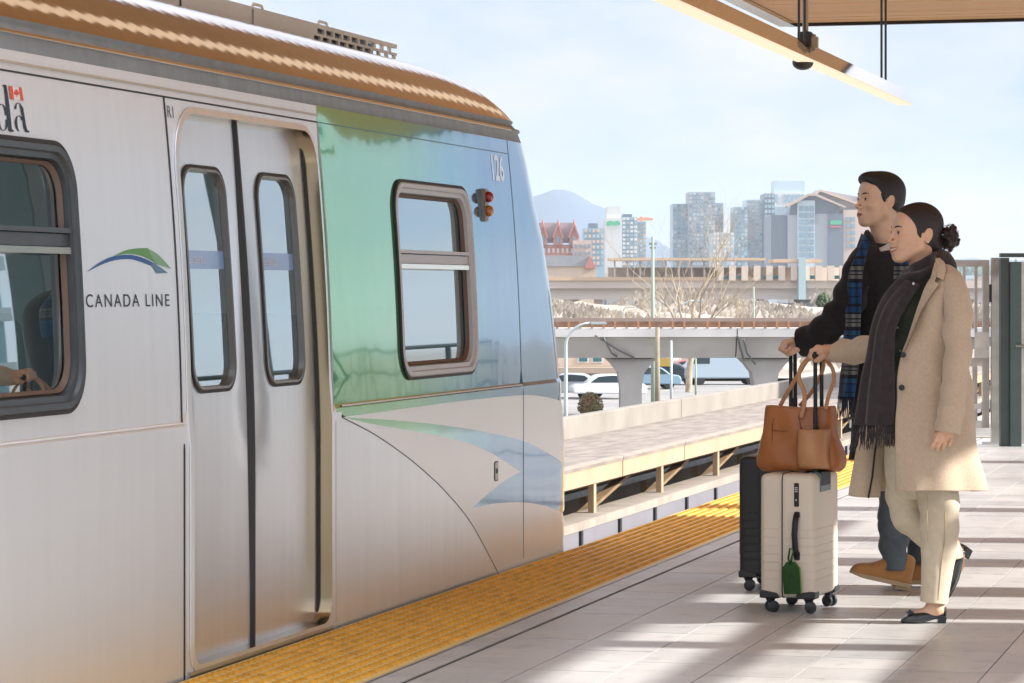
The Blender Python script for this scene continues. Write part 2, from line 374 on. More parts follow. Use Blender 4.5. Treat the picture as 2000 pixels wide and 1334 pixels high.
# ---- gate at the end of the platform
D = 7800 / (868 - HV)
gp = W(1930, 868, D)
gate = empty('platform_gate', (gp.x, gp.y, 0), AL, label='grey galvanised gate with upright bars at the platform end', cat='gate')
sc_ = D / FPX
def gx(u): return (u - 1930) * sc_
gh = (868 - 508) * sc_
fr = MB()
x0, x1 = gx(1660), gx(1931)
fr.box(x0, x1, -.03, .03, gh - .055, gh); fr.box(x1 - .052, x1, -.031, .031, .14, gh - .055); fr.box(x0, x1 - .052, -.03, .03, .14, .20)
fr.box(x0, x1 - .052, -.03, .03, .66, .73); fr.box(x0, x1 - .052, -.03, .03, .30, .345)
fr.build('gate_frame', M['galv'], gate)
bar = None
for i in range(11):
    xx = gx(1906 - i * 23)
    if xx < x0: break
    if bar is None: o = MB().box(-.011, .011, -.012, .012, .73, gh - .055).build('bar', M['galv'], gate); bar = o
    else: o = bpy.data.objects.new('bar', bar.data); C.objects.link(o); o.parent = gate
    o.location = (xx, 0, 0)
for u in (1904, 1880): MB().box(gx(u) - .02, gx(u) + .02, -.011, .011, .20, .66).build('lower_bar', M['galv'], gate)
MB().box(gx(1932), gx(1937), -.035, .03, 1.2, 1.35).build('hinge', M['dark_steel'], gate)
MB().box(gx(1903), gx(1931), -.045, -.03, .73, .95).build('lock_plate', M['galv'], gate)
post = empty('gate_post', (W(1943, 868, D).x, W(1943, 868, D).y, 0), AL, label='slim grey steel post between the gate and the green frame', cat='post')
MB().box(-.03, .03, -.04, .04, 0, gh + .02).build('shaft', M['galv'], post); MB().box(-.1, .12, -.06, .06, .0, .02).build('base_plate', M['galv'], post)
dp = W(1980, 875, D - .3)
door = empty('door_frame', (dp.x, dp.y, 0), AL, label='dark green steel door frame with lever handle at right edge', cat='door')
S2 = (D - .3) / FPX
def dxx(u): return (u - 1980) * S2
MB().box(dxx(1953), dxx(1970), -.03, .05, .0, (875 - 507) * S2).build('frame', M['green_steel'], door)
MB().box(dxx(1970.5), dxx(1993), -.06, .05, 0, (875 - 515) * S2, bev=.004).build('stile', M['green_steel'], door)
MB().box(dxx(1953), dxx(2060), -.03, .045, (875 - 506) * S2, (875 - 498) * S2).build('head', M['green_steel'], door)
MB().box(dxx(1993), dxx(1998), -.05, .04, 0.02, (875 - 515) * S2).build('edge_strip', M['galv'], door)
MB().box(dxx(1998), dxx(2060), -.02, .02, 0.02, (875 - 515) * S2).build('leaf', M['green_steel'], door)
MB().tube([(dxx(1995), -.09, (875 - 679) * S2), (dxx(1980), -.10, (875 - 679) * S2), (dxx(2015), -.10, (875 - 679) * S2)], .014, 10).build('handle', M['steel'], door, smooth=True)
# ------------------------------------------------------------------ the train
train = empty('train', (-5.2, 12.0, -1.45), label='silver metro train with green and blue swoosh nose at the platform', cat='train')
TI = Matrix.Translation((5.2, -12.0, 1.45))
def tb_(mb, name, m, parent=None, **k):
    "build in world coordinates, parent to train"
    mb.v = [tuple(TI @ Vector(q)) for q in mb.v] if parent is None or parent is train else mb.v
    o = mb.build(name, m, parent or train, **k); return o
def side_t(z):
    if z <= .845: return -3.70
    if z <= .862: return -3.70 - .010 * (z - .845) / .017
    d = z - .862; return -3.710 - .016 * d - .040 * d * d
US = [(-1.5, 1100), (.03, 1101), (.54, 1101), (.855, 1095), (1.2175, 1079), (1.54, 1059), (1.72, 1042), (1.95, 1024), (2.055, 1014), (2.11, 1009)]
def u_at(t, s):
    D = -SA * t + CA * s; return 1000 + (CA * t + SA * s) / D * FPX
NA_, NB_ = .46, .30
def nose_s(z):
    "where the flat side ends and the rounded front corner begins, so the outline leans back as it rises"
    t0 = -3.703 - .057 * max(0, min(z, 2.0) - .75) ** 1.5; tgt = lerp(US, z); lo, hi = 13.5, 15.2
    for _ in range(26):
        sc = (lo + hi) / 2; um = max(u_at(t0 - NB_ * (1 - math.cos(q)), sc + NA_ * math.sin(q)) for q in np.linspace(0, 1.2, 25))
        if um < tgt: lo = sc
        else: hi = sc
    return sc
NS = [(z, nose_s(z)) for z in np.linspace(-1.5, 2.11, 46)]
SC = lerp(NS, 2.11) - .02
def side_P(s, z, off=0):
    sc = lerp(NS, z)
    if s <= sc: return Vector((side_t(z) + off, s, z))
    q = min((s - sc) / NA_, 1.5); nx_, ny_ = NA_ * math.cos(q), NB_ * math.sin(q); l = math.hypot(nx_, ny_)
    return Vector((side_t(z) - NB_ * (1 - math.cos(q)) + off * nx_ / l, sc + NA_ * math.sin(q) + off * ny_ / l, z))
def door_P(s, z, off=0):
    "door leaf surface: the same curve without the waist crease"
    return Vector((-3.703 - .057 * max(0, z - .75) ** 1.5 + off, s, z))
# flat (s, z) outlines
HDR = 2.012
door_o = rrect(9.70, 11.17, .035, 1.905, (.07, .09, .13, .18))
winL = rrect(7.30, 8.805, .925, 1.755, .15)
win3 = rrect(12.13, 13.31, .925, 1.765, .14)
def cam_curve(pts, n=24):
    q = [uv2sz(600 + x / 2.223, 600 + y / 2.223) for x, y in pts]
    q = [(a, b) for a, b in q]; return [tuple(p) for p in catmull(q, n)]
white_top = cam_curve([(150, 478), (320, 455), (500, 430), (700, 404), (940, 382), (1040, 391), (1105, 408)], 26)
sw_top = cam_curve([(150, 478), (400, 492), (650, 520), (800, 547), (940, 580), (1030, 625), (1112, 675)], 26)
sw_bot = cam_curve([(150, 478), (300, 510), (500, 545), (700, 590), (820, 645), (928, 716)], 26)
sw2_a = cam_curve([(928, 716), (870, 745), (800, 797), (715, 873)], 12)
sw2_b = cam_curve([(715, 873), (800, 855), (870, 848), (940, 847), (1020, 860), (1112, 892)], 16)
arc = cam_curve([(150, 478), (280, 545), (400, 625), (500, 705), (600, 800), (700, 920), (780, 1060), (830, 1157)], 30)
arc = [(s, z) for s, z in arc] + [(arc[-1][0] + .06, -.3)]
SEND = 15.35
for c in (white_top, sw_top, sw2_b): c.append((SEND + .02, c[-1][1] - .12 * (SEND - c[-1][0])))
WX = 11.245; tip = white_top[0]
wrap_poly = [(WX, HDR), (WX, .83), (tip[0], .83), tip] + white_top[1:] + [(SEND + .02, HDR)]
sw_poly = sw_top + sw2_b[::-1] + sw2_a[::-1][1:] + sw_bot[::-1][1:-1]
white_poly = [tip] + white_top[1:] + [(SEND + .02, -.3)] + arc[::-1][:-1]
def inside(p, poly):
    x, y = p; r = False; j = len(poly) - 1
    for i in range(len(poly)):
        xi, yi = poly[i]; xj, yj = poly[j]
        if (yi > y) != (yj > y) and x < (xj - xi) * (y - yi) / (yj - yi) + xi: r = not r
        j = i
    return r
S_LO, Z_LO = 3.0, -.30
vv = []; ee = []
def add_line(pts, closed=False):
    o = len(vv); vv.extend(Vector(p) for p in pts); n = len(pts)
    ee.extend((o + i, o + i + 1) for i in range(n - 1))
    if closed: ee.append((o + n - 1, o))
_ns = [S_LO + .3 * i for i in range(37)] + list(np.arange(13.85, SEND, .03)) + [SEND]
add_line([(s, Z_LO) for s in _ns] + [(SEND, z) for z in np.arange(-.2, 2.0, .1)] + [(s, HDR) for s in _ns[::-1]], True)
portal = [(9.629, Z_LO), (9.629, 1.948), (11.245, 1.948), (11.245, Z_LO)]
clip = lambda c: [(min(s, SEND), z) for s, z in c]
for c in (door_o, winL, win3): add_line(c, True)
for c in (white_top, sw_top, sw_bot, sw2_a, sw2_b, arc): add_line(clip(c))
add_line([(WX, .83), (tip[0], .83), tip])
add_line([(WX, HDR), (WX, Z_LO)])
for z in (.845, .862): add_line([(S_LO, z), (9.629, z)]); add_line([(11.245, z), (13.9, z)] + [(s, z) for s in np.arange(13.95, SEND, .03)] + [(SEND, z)])
for s in np.arange(S_LO + .25, 14.1, .25):
    for z in np.arange(0, 2.0, .12): vv.append(Vector((s, z)))
for s in np.arange(14.14, SEND, .03):
    for z in np.arange(-.25, 2.0, .075): vv.append(Vector((s, z)))
cv, ce, cf, _, _, _ = delaunay_2d_cdt(vv, ee, [], 0, 1e-5)
groups = {'side': [], 'wrap': [], 'white': [], 'front': []}
for f in cf:
    c = sum((cv[i] for i in f), Vector((0, 0))) / len(f); p = (c.x, c.y)
    if inside(p, door_o) or inside(p, winL) or inside(p, win3): continue
    if not (S_LO < p[0] < SEND and Z_LO < p[1] < HDR): continue
    if inside(p, wrap_poly) or inside(p, sw_poly): k = 'wrap'
    elif inside(p, white_poly): k = 'white'
    elif p[0] > 11.245: k = 'front'
    else: k = 'side'
    groups[k].append(f)
# materials
def train_metal(name, base, rough, metal, streak=.05, lowdark=False):
    m = mat(name, base, rough, metal=metal, noise=streak * .5, nscale=3, stretch=(1, 6, .4), bump=.04, bscale=3.0); return m
M['tr_silver'] = train_metal('train_silver', (.92, .95, .98), .36, .6)
M['tr_brushed'] = train_metal('train_brushed', (.90, .92, .93), .36, .72, .06)
M['tr_door'] = train_metal('train_door', (.88, .90, .92), .32, .82, .06)
M['tr_polish'] = mat('polished_steel', (.72, .66, .55), .12, metal=1); M['reveal'] = mat('reveal_bronze', (.46, .37, .24), .2, metal=1)
M['tr_white'] = mat('train_white', (.88, .93, .96), .42, noise=.02, nscale=2, spec=.5, coat=1)
M['tr_white'].node_tree.nodes['Principled BSDF'].inputs['Coat IOR'].default_value = 2.1; M['tr_white'].node_tree.nodes['Principled BSDF'].inputs['Coat Roughness'].default_value = .2
M['tr_grey'] = mat('gutter_grey', (.26, .275, .28), .5, metal=.2, noise=.12, nscale=5, stretch=(1, 3, 1))
wm = bpy.data.materials.new('train_wrap'); wm.use_nodes = True; t_ = wm.node_tree; b_ = t_.nodes['Principled BSDF']
g_ = t_.nodes.new('ShaderNodeNewGeometry'); sx = t_.nodes.new('ShaderNodeSeparateXYZ'); t_.links.new(g_.outputs['Position'], sx.inputs[0])
mr = t_.nodes.new('ShaderNodeMapRange'); mr.inputs[1].default_value = 11.3; mr.inputs[2].default_value = 14.3; t_.links.new(sx.outputs[1], mr.inputs[0])
rp = t_.nodes.new('ShaderNodeValToRGB'); e = rp.color_ramp.elements; e[0].position = .0; e[0].color = (.16, .52, .22, 1); e[1].position = .80; e[1].color = (.008, .20, .40, 1)
q = e.new(.32); q.color = (.15, .50, .24, 1); q = e.new(.58); q.color = (.05, .34, .42, 1)
t_.links.new(mr.outputs[0], rp.inputs[0]); t_.links.new(rp.outputs[0], b_.inputs['Base Color'])
b_.inputs['Roughness'].default_value = .10; b_.inputs['Metallic'].default_value = .55; b_.inputs['Specular IOR Level'].default_value = .5
b_.inputs['Coat Weight'].default_value = .8; b_.inputs['Coat Roughness'].default_value = .04; b_.inputs['Coat IOR'].default_value = 1.45
tcn = t_.nodes.new('ShaderNodeMapping'); tcn.inputs['Scale'].default_value = (1, 1.0, .55); t_.links.new(g_.outputs['Position'], tcn.inputs[0])
n1 = t_.nodes.new('ShaderNodeTexNoise'); n1.inputs['Scale'].default_value = 2.6; n1.inputs['Detail'].default_value = 2.0; t_.links.new(tcn.outputs[0], n1.inputs['Vector'])
bp_ = t_.nodes.new('ShaderNodeBump'); bp_.inputs['Strength'].default_value = .30; bp_.inputs['Distance'].default_value = .012
t_.links.new(n1.outputs[0], bp_.inputs['Height']); t_.links.new(bp_.outputs[0], b_.inputs['Normal']); t_.links.new(bp_.outputs[0], b_.inputs['Coat Normal'])
M['tr_wrap'] = wm
for k, mname, oname in (('side', 'tr_silver', 'body_side'), ('wrap', 'tr_wrap', 'nose_graphic'), ('white', 'tr_white', 'white_side_panel'), ('front', 'tr_brushed', 'brushed_side_panel')):
    idx = sorted({i for f in groups[k] for i in f}); mp = {a: b for b, a in enumerate(idx)}
    mb = MB(); mb._a([side_P(cv[i].x, cv[i].y) for i in idx], [tuple(mp[i] for i in f) for f in groups[k]])
    o = tb_(mb, oname, M[mname], smooth=True, autos=12)
# strips on the side: portal outline, header groove, seams
def strip(pts, wd, off, m, name, depth=None, parent=None):
    mb = MB(); pts = [Vector(p) for p in pts]; row = []
    for i, p in enumerate(pts):
        d = (pts[min(i + 1, len(pts) - 1)] - pts[max(i - 1, 0)]).normalized(); nn = Vector((-d.y, d.x)) * wd / 2
        row.append((p + nn, p - nn))
    A = [[side_P(a.x, a.y, -.004), side_P(a.x, a.y, off), side_P(b.x, b.y, off), side_P(b.x, b.y, -.004)] for a, b in row]
    mb.grid(A); return tb_(mb, name, m, parent)
def dense(a, b, n): return [(a[0] + (b[0] - a[0]) * i / n, a[1] + (b[1] - a[1]) * i / n) for i in range(n + 1)]
strip(dense((9.629, -.2), (9.629, 1.948), 20), .011, .002, M['rubber'], 'portal_seam')
strip(dense((3, 1.948), (11.24, 1.948), 40), .006, .0015, M['rubber'], 'header_groove')
strip(dense((11.25, 1.948), (14.08, 1.948), 40), .004, .0012, mat('groove_blue', (.10, .20, .24), .4), 'header_groove')
strip(dense((11.245, .02), (11.245, 1.95), 20), .003, .001, M['galv'], 'panel_seam')
strip(dense((14.085, .03), (14.085, HDR), 20), .005, .0015, mat('seam_blue', (.12, .25, .33), .4), 'panel_seam')
strip([arc[i] for i in range(len(arc) - 1)], .004, .0012, M['dark_steel'], 'panel_seam')
hb = mat('header_tan', (.55, .47, .36), .35, metal=.4)
strip(dense((3, 1.975), (11.24, 1.975), 30), .007, .006, hb, 'header_bead')
wbm = mat('crease_highlight', (.85, .85, .85), .6)  # bright highlight along the waist crease, painted as a white strip
strip(dense((3, .856), (9.62, .856), 30), .005, .004, wbm, 'waist_highlight')
strip(dense((11.32, .853), (14.07, .853), 20), .006, .005, wbm, 'waist_highlight')
# rivets on the wrap
rv = MB()
for zz in (1.10, 1.16, 1.22, 1.29, 1.36, 1.45, 1.54, 1.63, 1.70):
    for s in np.arange(11.36, 12.06, .075):
      if RNG.rand() > .4: rv.sphere(side_P(s + (.02 if int(zz * 100) % 2 else 0), zz, 0), (.0009, .0022, .0026), 6, 4)
for s in np.arange(11.4, 13.9, .075):
  if RNG.rand() > .45: rv.sphere(side_P(s, 1.86, 0), (.0009, .0022, .0026), 6, 4)
for s in np.arange(13.42, 14.0, .085):
    for zz in (1.55, 1.14, 1.0): rv.sphere(side_P(s, zz, 0), (.0009, .0022, .0026), 6, 4)
tag(tb_(rv, 'rivets', M['tr_wrap'], smooth=True), kind='stuff')

# roof: gutter band and curved roof, tapering to the nose
RC, RZ, RW, RH = -5.2, 2.112, 1.385, .362
def roof_ring(s):
    "t,z points over the cross-section at s (gutter bottom to gutter bottom)"
    pts = [(side_t(2.012), 2.012), (-3.790, 2.058), (-3.778, 2.062), (-3.778, 2.072), (-3.796, 2.078), (-3.812, 2.100)]
    for ph in np.linspace(36, 76, 13): pts.append((-3.800 - .67 * (.809 - math.cos(math.radians(ph))), RZ + .67 * (math.sin(math.radians(ph)) - .588)))
    tl, zl = pts[-1]
    for k in range(1, 10): d = (k / 9) * (tl - RC); pts.append((tl - d, zl + .25 * d - .25 * d * d / (2 * (tl - RC))))
    pts += [(2 * RC - t, z) for t, z in pts[::-1][1:]]
    return pts
def roof_z_scale(s):
    if s < 13.55: return 1
    x = min((s - 13.55) / 1.45, 1); return math.sqrt(max(0, 1 - x ** 2.2))
rows = []
for s in list(np.arange(3.0, 13.5, .5)) + list(np.linspace(13.5, SC, 6)):
    k = roof_z_scale(s); rows.append([Vector((t, s, z if z <= RZ else RZ + (z - RZ) * k)) for t, z in roof_ring(s)])
parts_ = {'gutter': (0, 7), 'roof': (5, 50)}
NR = len(rows[0])
half = NR // 2
def sub(rows, a, b): return [r[a:b] for r in rows]
mb = MB(); mb.grid(sub(rows, 0, 3)); tb_(mb, 'gutter_band', M['tr_grey'], smooth=True)
mb = MB(); mb.grid(sub(rows, 2, 5)); tb_(mb, 'gutter_lip', M['tr_polish'], smooth=True)
mb = MB(); mb.grid(sub(rows, 4, 7)); tb_(mb, 'gutter_cove', M['tr_grey'], smooth=True)
M['tr_roof'] = mat('roof_metal', (.60, .52, .46), .07, metal=1, noise=.05, nscale=4, bump=.0)
t_ = M['tr_roof'].node_tree; wv = t_.nodes.new('ShaderNodeTexWave'); wv.bands_direction = 'Y'; wv.inputs['Scale'].default_value = 2.6; wv.inputs['Distortion'].default_value = 1.0
g_ = t_.nodes.new('ShaderNodeNewGeometry'); t_.links.new(g_.outputs['Position'], wv.inputs['Vector'])
bp_ = t_.nodes.new('ShaderNodeBump'); bp_.inputs['Strength'].default_value = .022; bp_.inputs['Distance'].default_value = .01; t_.links.new(wv.outputs[0], bp_.inputs['Height']); t_.links.new(bp_.outputs[0], t_.nodes['Principled BSDF'].inputs['Normal'])
mb = MB(); mb.grid(sub(rows, 6, NR - 6)); tb_(mb, 'roof', M['tr_roof'], smooth=True)
mb = MB(); mb.grid(sub(rows, NR - 7, NR)); tb_(mb, 'gutter_far', M['tr_grey'], smooth=True)
# nose cap above the side: continues each ring line around the front
tz = roof_ring(0)[:half + 1]
def nose_row(q, seg):
    out = []
    for (t0, z0) in seg:
        fr = 1.0 if z0 <= RZ else max(.0, (t0 - RC) / RW); k = roof_z_scale(SC)
        z1 = z0 if z0 <= RZ else RZ + (z0 - RZ) * k * math.cos(min(max(q, 0), 1.57)) ** .8
        sc = lerp(NS, min(z0, 2.11)); s = SC if q < 0 else sc + NA_ * math.sin(q)
        out.append(Vector((t0 - NB_ * fr * (1 - math.cos(max(q, 0))), s, z1)))
    return out
Q = [-1] + list(np.linspace(0, 1.57, 14))
P_ = [nose_row(q, tz) for q in Q]
def nose_grid(a, b, m, name): 
    mb = MB(); mb.grid([r[a:b] for r in P_]); tb_(mb, name, m, smooth=True); mb = MB(); mb.grid([[Vector((2 * RC - p.x, p.y, p.z)) for p in r[a:b]] for r in P_]); return tb_(mb, name, m, smooth=True)
nose_grid(6, len(tz), M['tr_roof'], 'nose_roof'); nose_grid(0, 7, M['tr_grey'], 'nose_brow')
# front of the cab and far side
mb = MB()
zs = np.linspace(-.3, 2.012, 20)
for seg in [(0, 1)]:
    G = []
    for z in zs:
        sc = lerp(NS, z); q0 = min((SEND - sc) / NA_, 1.5); row = []
        for q in np.linspace(q0, 1.5708, 4): row.append(Vector((side_t(z) - NB_ * (1 - math.cos(q)), sc + NA_ * math.sin(q), z)))
        row += [Vector((2 * RC - p.x, p.y, p.z)) for p in row[::-1]]
        for q in np.linspace(q0, 0, 8)[1:]: row.append(Vector((2 * RC - (side_t(z) - NB_ * (1 - math.cos(q))), sc + NA_ * math.sin(q), z)))
        G.append(row)
    mb.grid(G)
tb_(mb, 'cab_front', M['tr_white'], smooth=True)
wsG = []
for z in np.linspace(.95, 1.95, 10):
    a = NA_; wsG.append([Vector((x, lerp(NS, z) + a + .006, z)) for x in np.linspace(-6.0, -4.4, 5)])
mb = MB(); mb.grid(wsG); tb_(mb, 'windshield', mat('windshield', (.01, .012, .015), .05, coat=1))
# far side wall with openings (pillars), interior floor, ceiling, cab bulkhead
mw = mat('interior_white', (.62, .64, .64), .5); md_ = mat('interior_grey', (.28, .30, .31), .5)
F = 2 * RC
def far_t(z): return F - side_t(z)
mb = MB()
mb.box(F + 3.70 - .0, F + 3.76, 3, 14.1, -.3, .93).box(F + 3.74, F + 3.80, 3, 14.1, 1.76, 2.1)
prev = 3.0
for a, b in ((5.3, 6.9), (7.35, 8.8), (9.82, 10.27), (10.59, 11.04), (12.2, 13.25)):
    mb.box(F + 3.715, F + 3.77, prev, a, .93, 1.76); prev = b
mb.box(F + 3.715, F + 3.77, prev, 14.1, .93, 1.76)
tb_(mb, 'far_side', M['tr_silver'])
mb = MB(); mb.box(-6.66, -3.78, 3, 14.1, -.05, .015); tb_(mb, 'interior_floor', md_)
mb = MB(); mb.box(-6.60, -3.84, 3, 13.9, 2.03, 2.07); tb_(mb, 'interior_ceiling', mw)
mb = MB(); mb.box(-6.60, -3.84, 2.96, 3.0, -.3, 2.1); tb_(mb, 'end_wall', mw)
mb = MB(); mb.box(-6.5, -3.9, 3.5, 14.6, -1.2, -.3); tb_(mb, 'underframe', M['dark_steel'])
for y in (5.0, 7.2, 11.6, 13.6):
    for x in (-4.56, -5.99):
        mb = MB(); mb.tube([(x - .06, y, -1.12), (x + .06, y, -1.12)], .33, 20); tb_(mb, 'wheel', M['dark_steel'])
# seats
def seat(y, t, face=1, m=md_, name='seat', w=.46):
    mb = MB(); pr = [tuple(p) for p in catmull([(-.05, 0), (.0, .10), (.38, .07), (.42, .10), (.40, .18), (.10, .20), (.03, .30), (-.02, .55), (-.09, .80), (-.14, .86), (-.17, .80), (-.11, .5), (-.08, .2)], 30)]
    for i, x in enumerate((0, 1)): pass
    n = len(pr); secs = []
    for x, k in ((-w / 2, .88), (-w / 2 + .04, 1), (w / 2 - .04, 1), (w / 2, .88)): secs.append([Vector((t + x, y + face * (p[0] * k), .35 + .42 * (1 - k) + p[1] * k)) for p in pr])
    G = [r + [r[0]] for r in secs]; mb.grid(G); mb._a(secs[0], [tuple(range(n))]); mb._a(secs[-1], [tuple(range(n))])
    mb.box(t - .05, t + .05, y + face * .1, y + face * .25, .0, .40)
    return tb_(mb, name, m, smooth=True, autos=50)
sg = mat('seat_grey', (.30, .30, .30), .55)
for yy, fc in ((12.75, 1), (12.0, 1)):
    for tt in (-4.12, -4.62): seat(yy, tt, fc, sg)
for yy in (8.15, 7.25, 6.35):
    for tt in (-4.10, -4.60): seat(yy, tt, 1, sg)
for yy in (12.6, 8.4, 7.4):
    for tt in (-6.25, -5.8): seat(yy, tt, 1, sg)
pl_m = mat('pole_steel', (.7, .7, .68), .2, metal=1)
for (x, y) in ((-4.9, 9.5), (-4.9, 11.4), (-5.4, 10.4), (-4.5, 12.4), (-4.35, 8.9)):
    mb = MB(); mb.tube([(x, y, .0), (x, y, 2.04)], .017, 8); tb_(mb, 'grab_pole', pl_m, smooth=True)
mb = MB(); mb.box(-6.6, -5.6, 13.45, 13.5, 0, 2.05).box(-4.5, -3.84, 13.7, 13.74, 0, .95); tb_(mb, 'cab_divider', mw)
mb = MB(); mb.box(-4.2, -3.86, 12.55, 12.95, 1.70, 1.78, bev=.02).box(-4.0, -3.9, 12.6, 12.7, 1.64, 1.70, bev=.01); tb_(mb, 'window_latch_box', mw)

# glazing
glass = bpy.data.materials.new('train_glass'); glass.use_nodes = True; t_ = glass.node_tree; t_.nodes.clear()
og = t_.nodes.new('ShaderNodeOutputMaterial'); gl = t_.nodes.new('ShaderNodeBsdfGlossy'); tr = t_.nodes.new('ShaderNodeBsdfTransparent'); mxs = t_.nodes.new('ShaderNodeMixShader'); fr_ = t_.nodes.new('ShaderNodeFresnel')
gl.inputs['Roughness'].default_value = .01; gl.inputs['Color'].default_value = (.86, .95, .97, 1); tr.inputs[0].default_value = (.45, .62, .62, 1); fr_.inputs[0].default_value = 2.2
fm_ = t_.nodes.new('ShaderNodeMath'); fm_.operation = 'MULTIPLY_ADD'; fm_.inputs[1].default_value = .75; fm_.inputs[2].default_value = .36; fm_.use_clamp = True; t_.links.new(fr_.outputs[0], fm_.inputs[0]); t_.links.new(fm_.outputs[0], mxs.inputs[0]); t_.links.new(tr.outputs[0], mxs.inputs[1]); t_.links.new(gl.outputs[0], mxs.inputs[2]); t_.links.new(mxs.outputs[0], og.inputs[0])
def pane(poly, rec, name='pane', parent=None, m=None, fn=None):
    "flat glazing following the side curvature"
    n = len(poly); zs_ = [p[1] for p in poly]; z0, z1 = min(zs_), max(zs_)
    pv = [Vector(p) for p in poly]; pe = [(i, (i + 1) % n) for i in range(n)]
    xs = [p[0] for p in poly]
    for z in np.linspace(z0, z1, 9)[1:-1]:
        for s in np.linspace(min(xs), max(xs), 6)[1:-1]: pv.append(Vector((s, z)))
    a, b, c, _, _, _ = delaunay_2d_cdt(pv, pe, list([list(range(n))]), 1, 1e-5)
    mb = MB(); mb._a([(fn or side_P)(q.x, q.y, -rec) for q in a], c); o = tb_(mb, name, m or glass, parent, smooth=True)
    if sum(q.normal.x for q in o.data.polygons) < 0: o.data.flip_normals()
    return o
def ring_frame_d(*a, **k): return ring_frame(*a, fn=door_P, **k)
def ring_frame(outer, inner, prof, name, m, parent=None, fn=None):
    "outer/inner same length outlines; prof list of (blend, offset)"
    mb = MB(); G = []
    for k in list(range(len(outer))) + [0]:
        G.append([(fn or side_P)(outer[k][0] + (inner[k][0] - outer[k][0]) * f, outer[k][1] + (inner[k][1] - outer[k][1]) * f, off) for f, off in prof])
    mb.grid(G); return tb_(mb, name, m, parent, smooth=True, autos=40)
fgrey = mat('frame_dark', (.075, .085, .09), .35, noise=.1, metal=.2); fsil = mat('frame_silver', (.62, .62, .63), .4)
def window(s0, s1, z0, z1, r, fm, zdiv, nm, inner=.06, gold=True):
    o_ = rrect(s0, s1, z0, z1, r, 10); q_ = rrect(s0 + .012, s1 - .012, z0 + .012, z1 - .012, r - .012, 10)
    i_ = rrect(s0 + inner, s1 - inner, z0 + inner, z1 - inner, r - inner * .75, 10)
    wnd = empty('window', tuple(TI @ Vector((0, 0, 0)))); wnd.parent = train
    ring_frame(o_, q_, [(0, -.006), (0, .010), (1, .012)], 'gasket', M['rubber'], wnd)
    ring_frame(q_, i_, [(0, .010), (.1, .016), (.45, .014), (.55, .002), (.9, 0), (1, -.030)], 'frame', fm, wnd)
    a = s0 + inner; b = s1 - inner
    up = [p for p in i_]
    pane(i_, .034, 'pane', wnd)
    for (h0, h1, of, m_) in ((zdiv + .030, zdiv + .045, .004, fm), (zdiv - .012, zdiv + .026, -.006, fm), (zdiv - .034, zdiv - .014, .002, M['tr_polish'])):
        mb = MB(); mb.grid([[side_P(s, h0, -.03), side_P(s, h0, of), side_P(s, h1, of), side_P(s, h1, -.03)] for s in np.linspace(a, b, 6)]); tb_(mb, 'divider_bar', m_, wnd)
    mb = MB(); w_ = [rrect(s0 + inner, s1 - inner, z0 + inner, z1 - inner, r - inner * .75, 10), rrect(s0 + inner + .015, s1 - inner - .015, z0 + inner + .015, z1 - inner - .015, r - inner * .75 - .01, 10)]
    ring_frame(w_[0], w_[1], [(0, -.020), (.3, -.014), (1, -.030)], 'inner_trim', mat('trim_bronze', (.16, .10, .07), .45), wnd)
    return wnd
wl = window(7.30, 8.805, .925, 1.755, .15, fgrey, 1.445, 'w')
w3 = window(12.13, 13.31, .925, 1.765, .14, fsil, 1.425, 'w')
for y0 in (5.2, 3.2):
    pass
# window parts were built in world space under an empty, so shift them
for wnd in (wl, w3): wnd.location = TI @ Vector((0, 0, 0))
# doors
rec = .045
for (a, b, w0, w1) in ((9.66, 10.418, 9.835, 10.275), (10.442, 11.20, 10.590, 11.030)):
    d = empty('door', tuple(TI @ Vector((0, 0, 0)))); d.parent = train
    wo_ = rrect(w0, w1, .945, 1.735, .10, 8); wi_ = rrect(w0 + .024, w1 - .024, .969, 1.711, .08, 8); wq = rrect(w0 + .008, w1 - .008, .953, 1.727, .094, 8)
    pv = [Vector(p) for p in ((a, .02), (b, .02), (b, 1.93), (a, 1.93))] + [Vector(p) for p in wo_]
    pe = [(0, 1), (1, 2), (2, 3), (3, 0)] + [(4 + i, 4 + (i + 1) % len(wo_)) for i in range(len(wo_))]
    for z in np.arange(.12, 1.9, .1):
        for s in np.linspace(a + .04, b - .04, 5): pv.append(Vector((s, z)))
    A, B_, Cc, _, _, _ = delaunay_2d_cdt(pv, pe, [], 0, 1e-5)
    fs = [f for f in Cc if not inside(tuple(sum((A[i] for i in f), Vector((0, 0))) / 3), wo_)]
    mb = MB(); mb._a([door_P(q.x, q.y, -rec) for q in A], fs); tb_(mb, 'door_leaf', M['tr_door'], d, smooth=True)
    ring_frame_d(wo_, wq, [(0, -rec - .002), (0, -rec + .007), (1, -rec + .008)], 'gasket', M['rubber'], d)
    ring_frame_d(wq, wi_, [(0, -rec + .006), (.3, -rec + .011), (.8, -rec + .009), (1, -rec - .012)], 'window_frame', mat('frame_bronze', (.22, .22, .21), .3, metal=.5), d)
    pane(wi_, rec + .013, 'pane', d, fn=door_P)
    bl = mat('sticker_blue', (.22, .36, .62), .3, coat=.6)
    p_ = rrect(w0 + .03, w1 - .03, 1.375, 1.438, .003, 2)
    mb = MB(); mb._a([door_P(q[0], q[1], -rec - .0108) for q in p_], [tuple(range(len(p_)))]); tb_(mb, 'blue_sticker', bl, d)
    text_mesh('lettering', 'Please Stand Back', .036, mat('text_white', (.8, .8, .8), .5), d, lambda v, w0=w0: door_P(w0 + .045 + v.x, 1.393 + v.y, -rec - .0095 + v.z), .72)
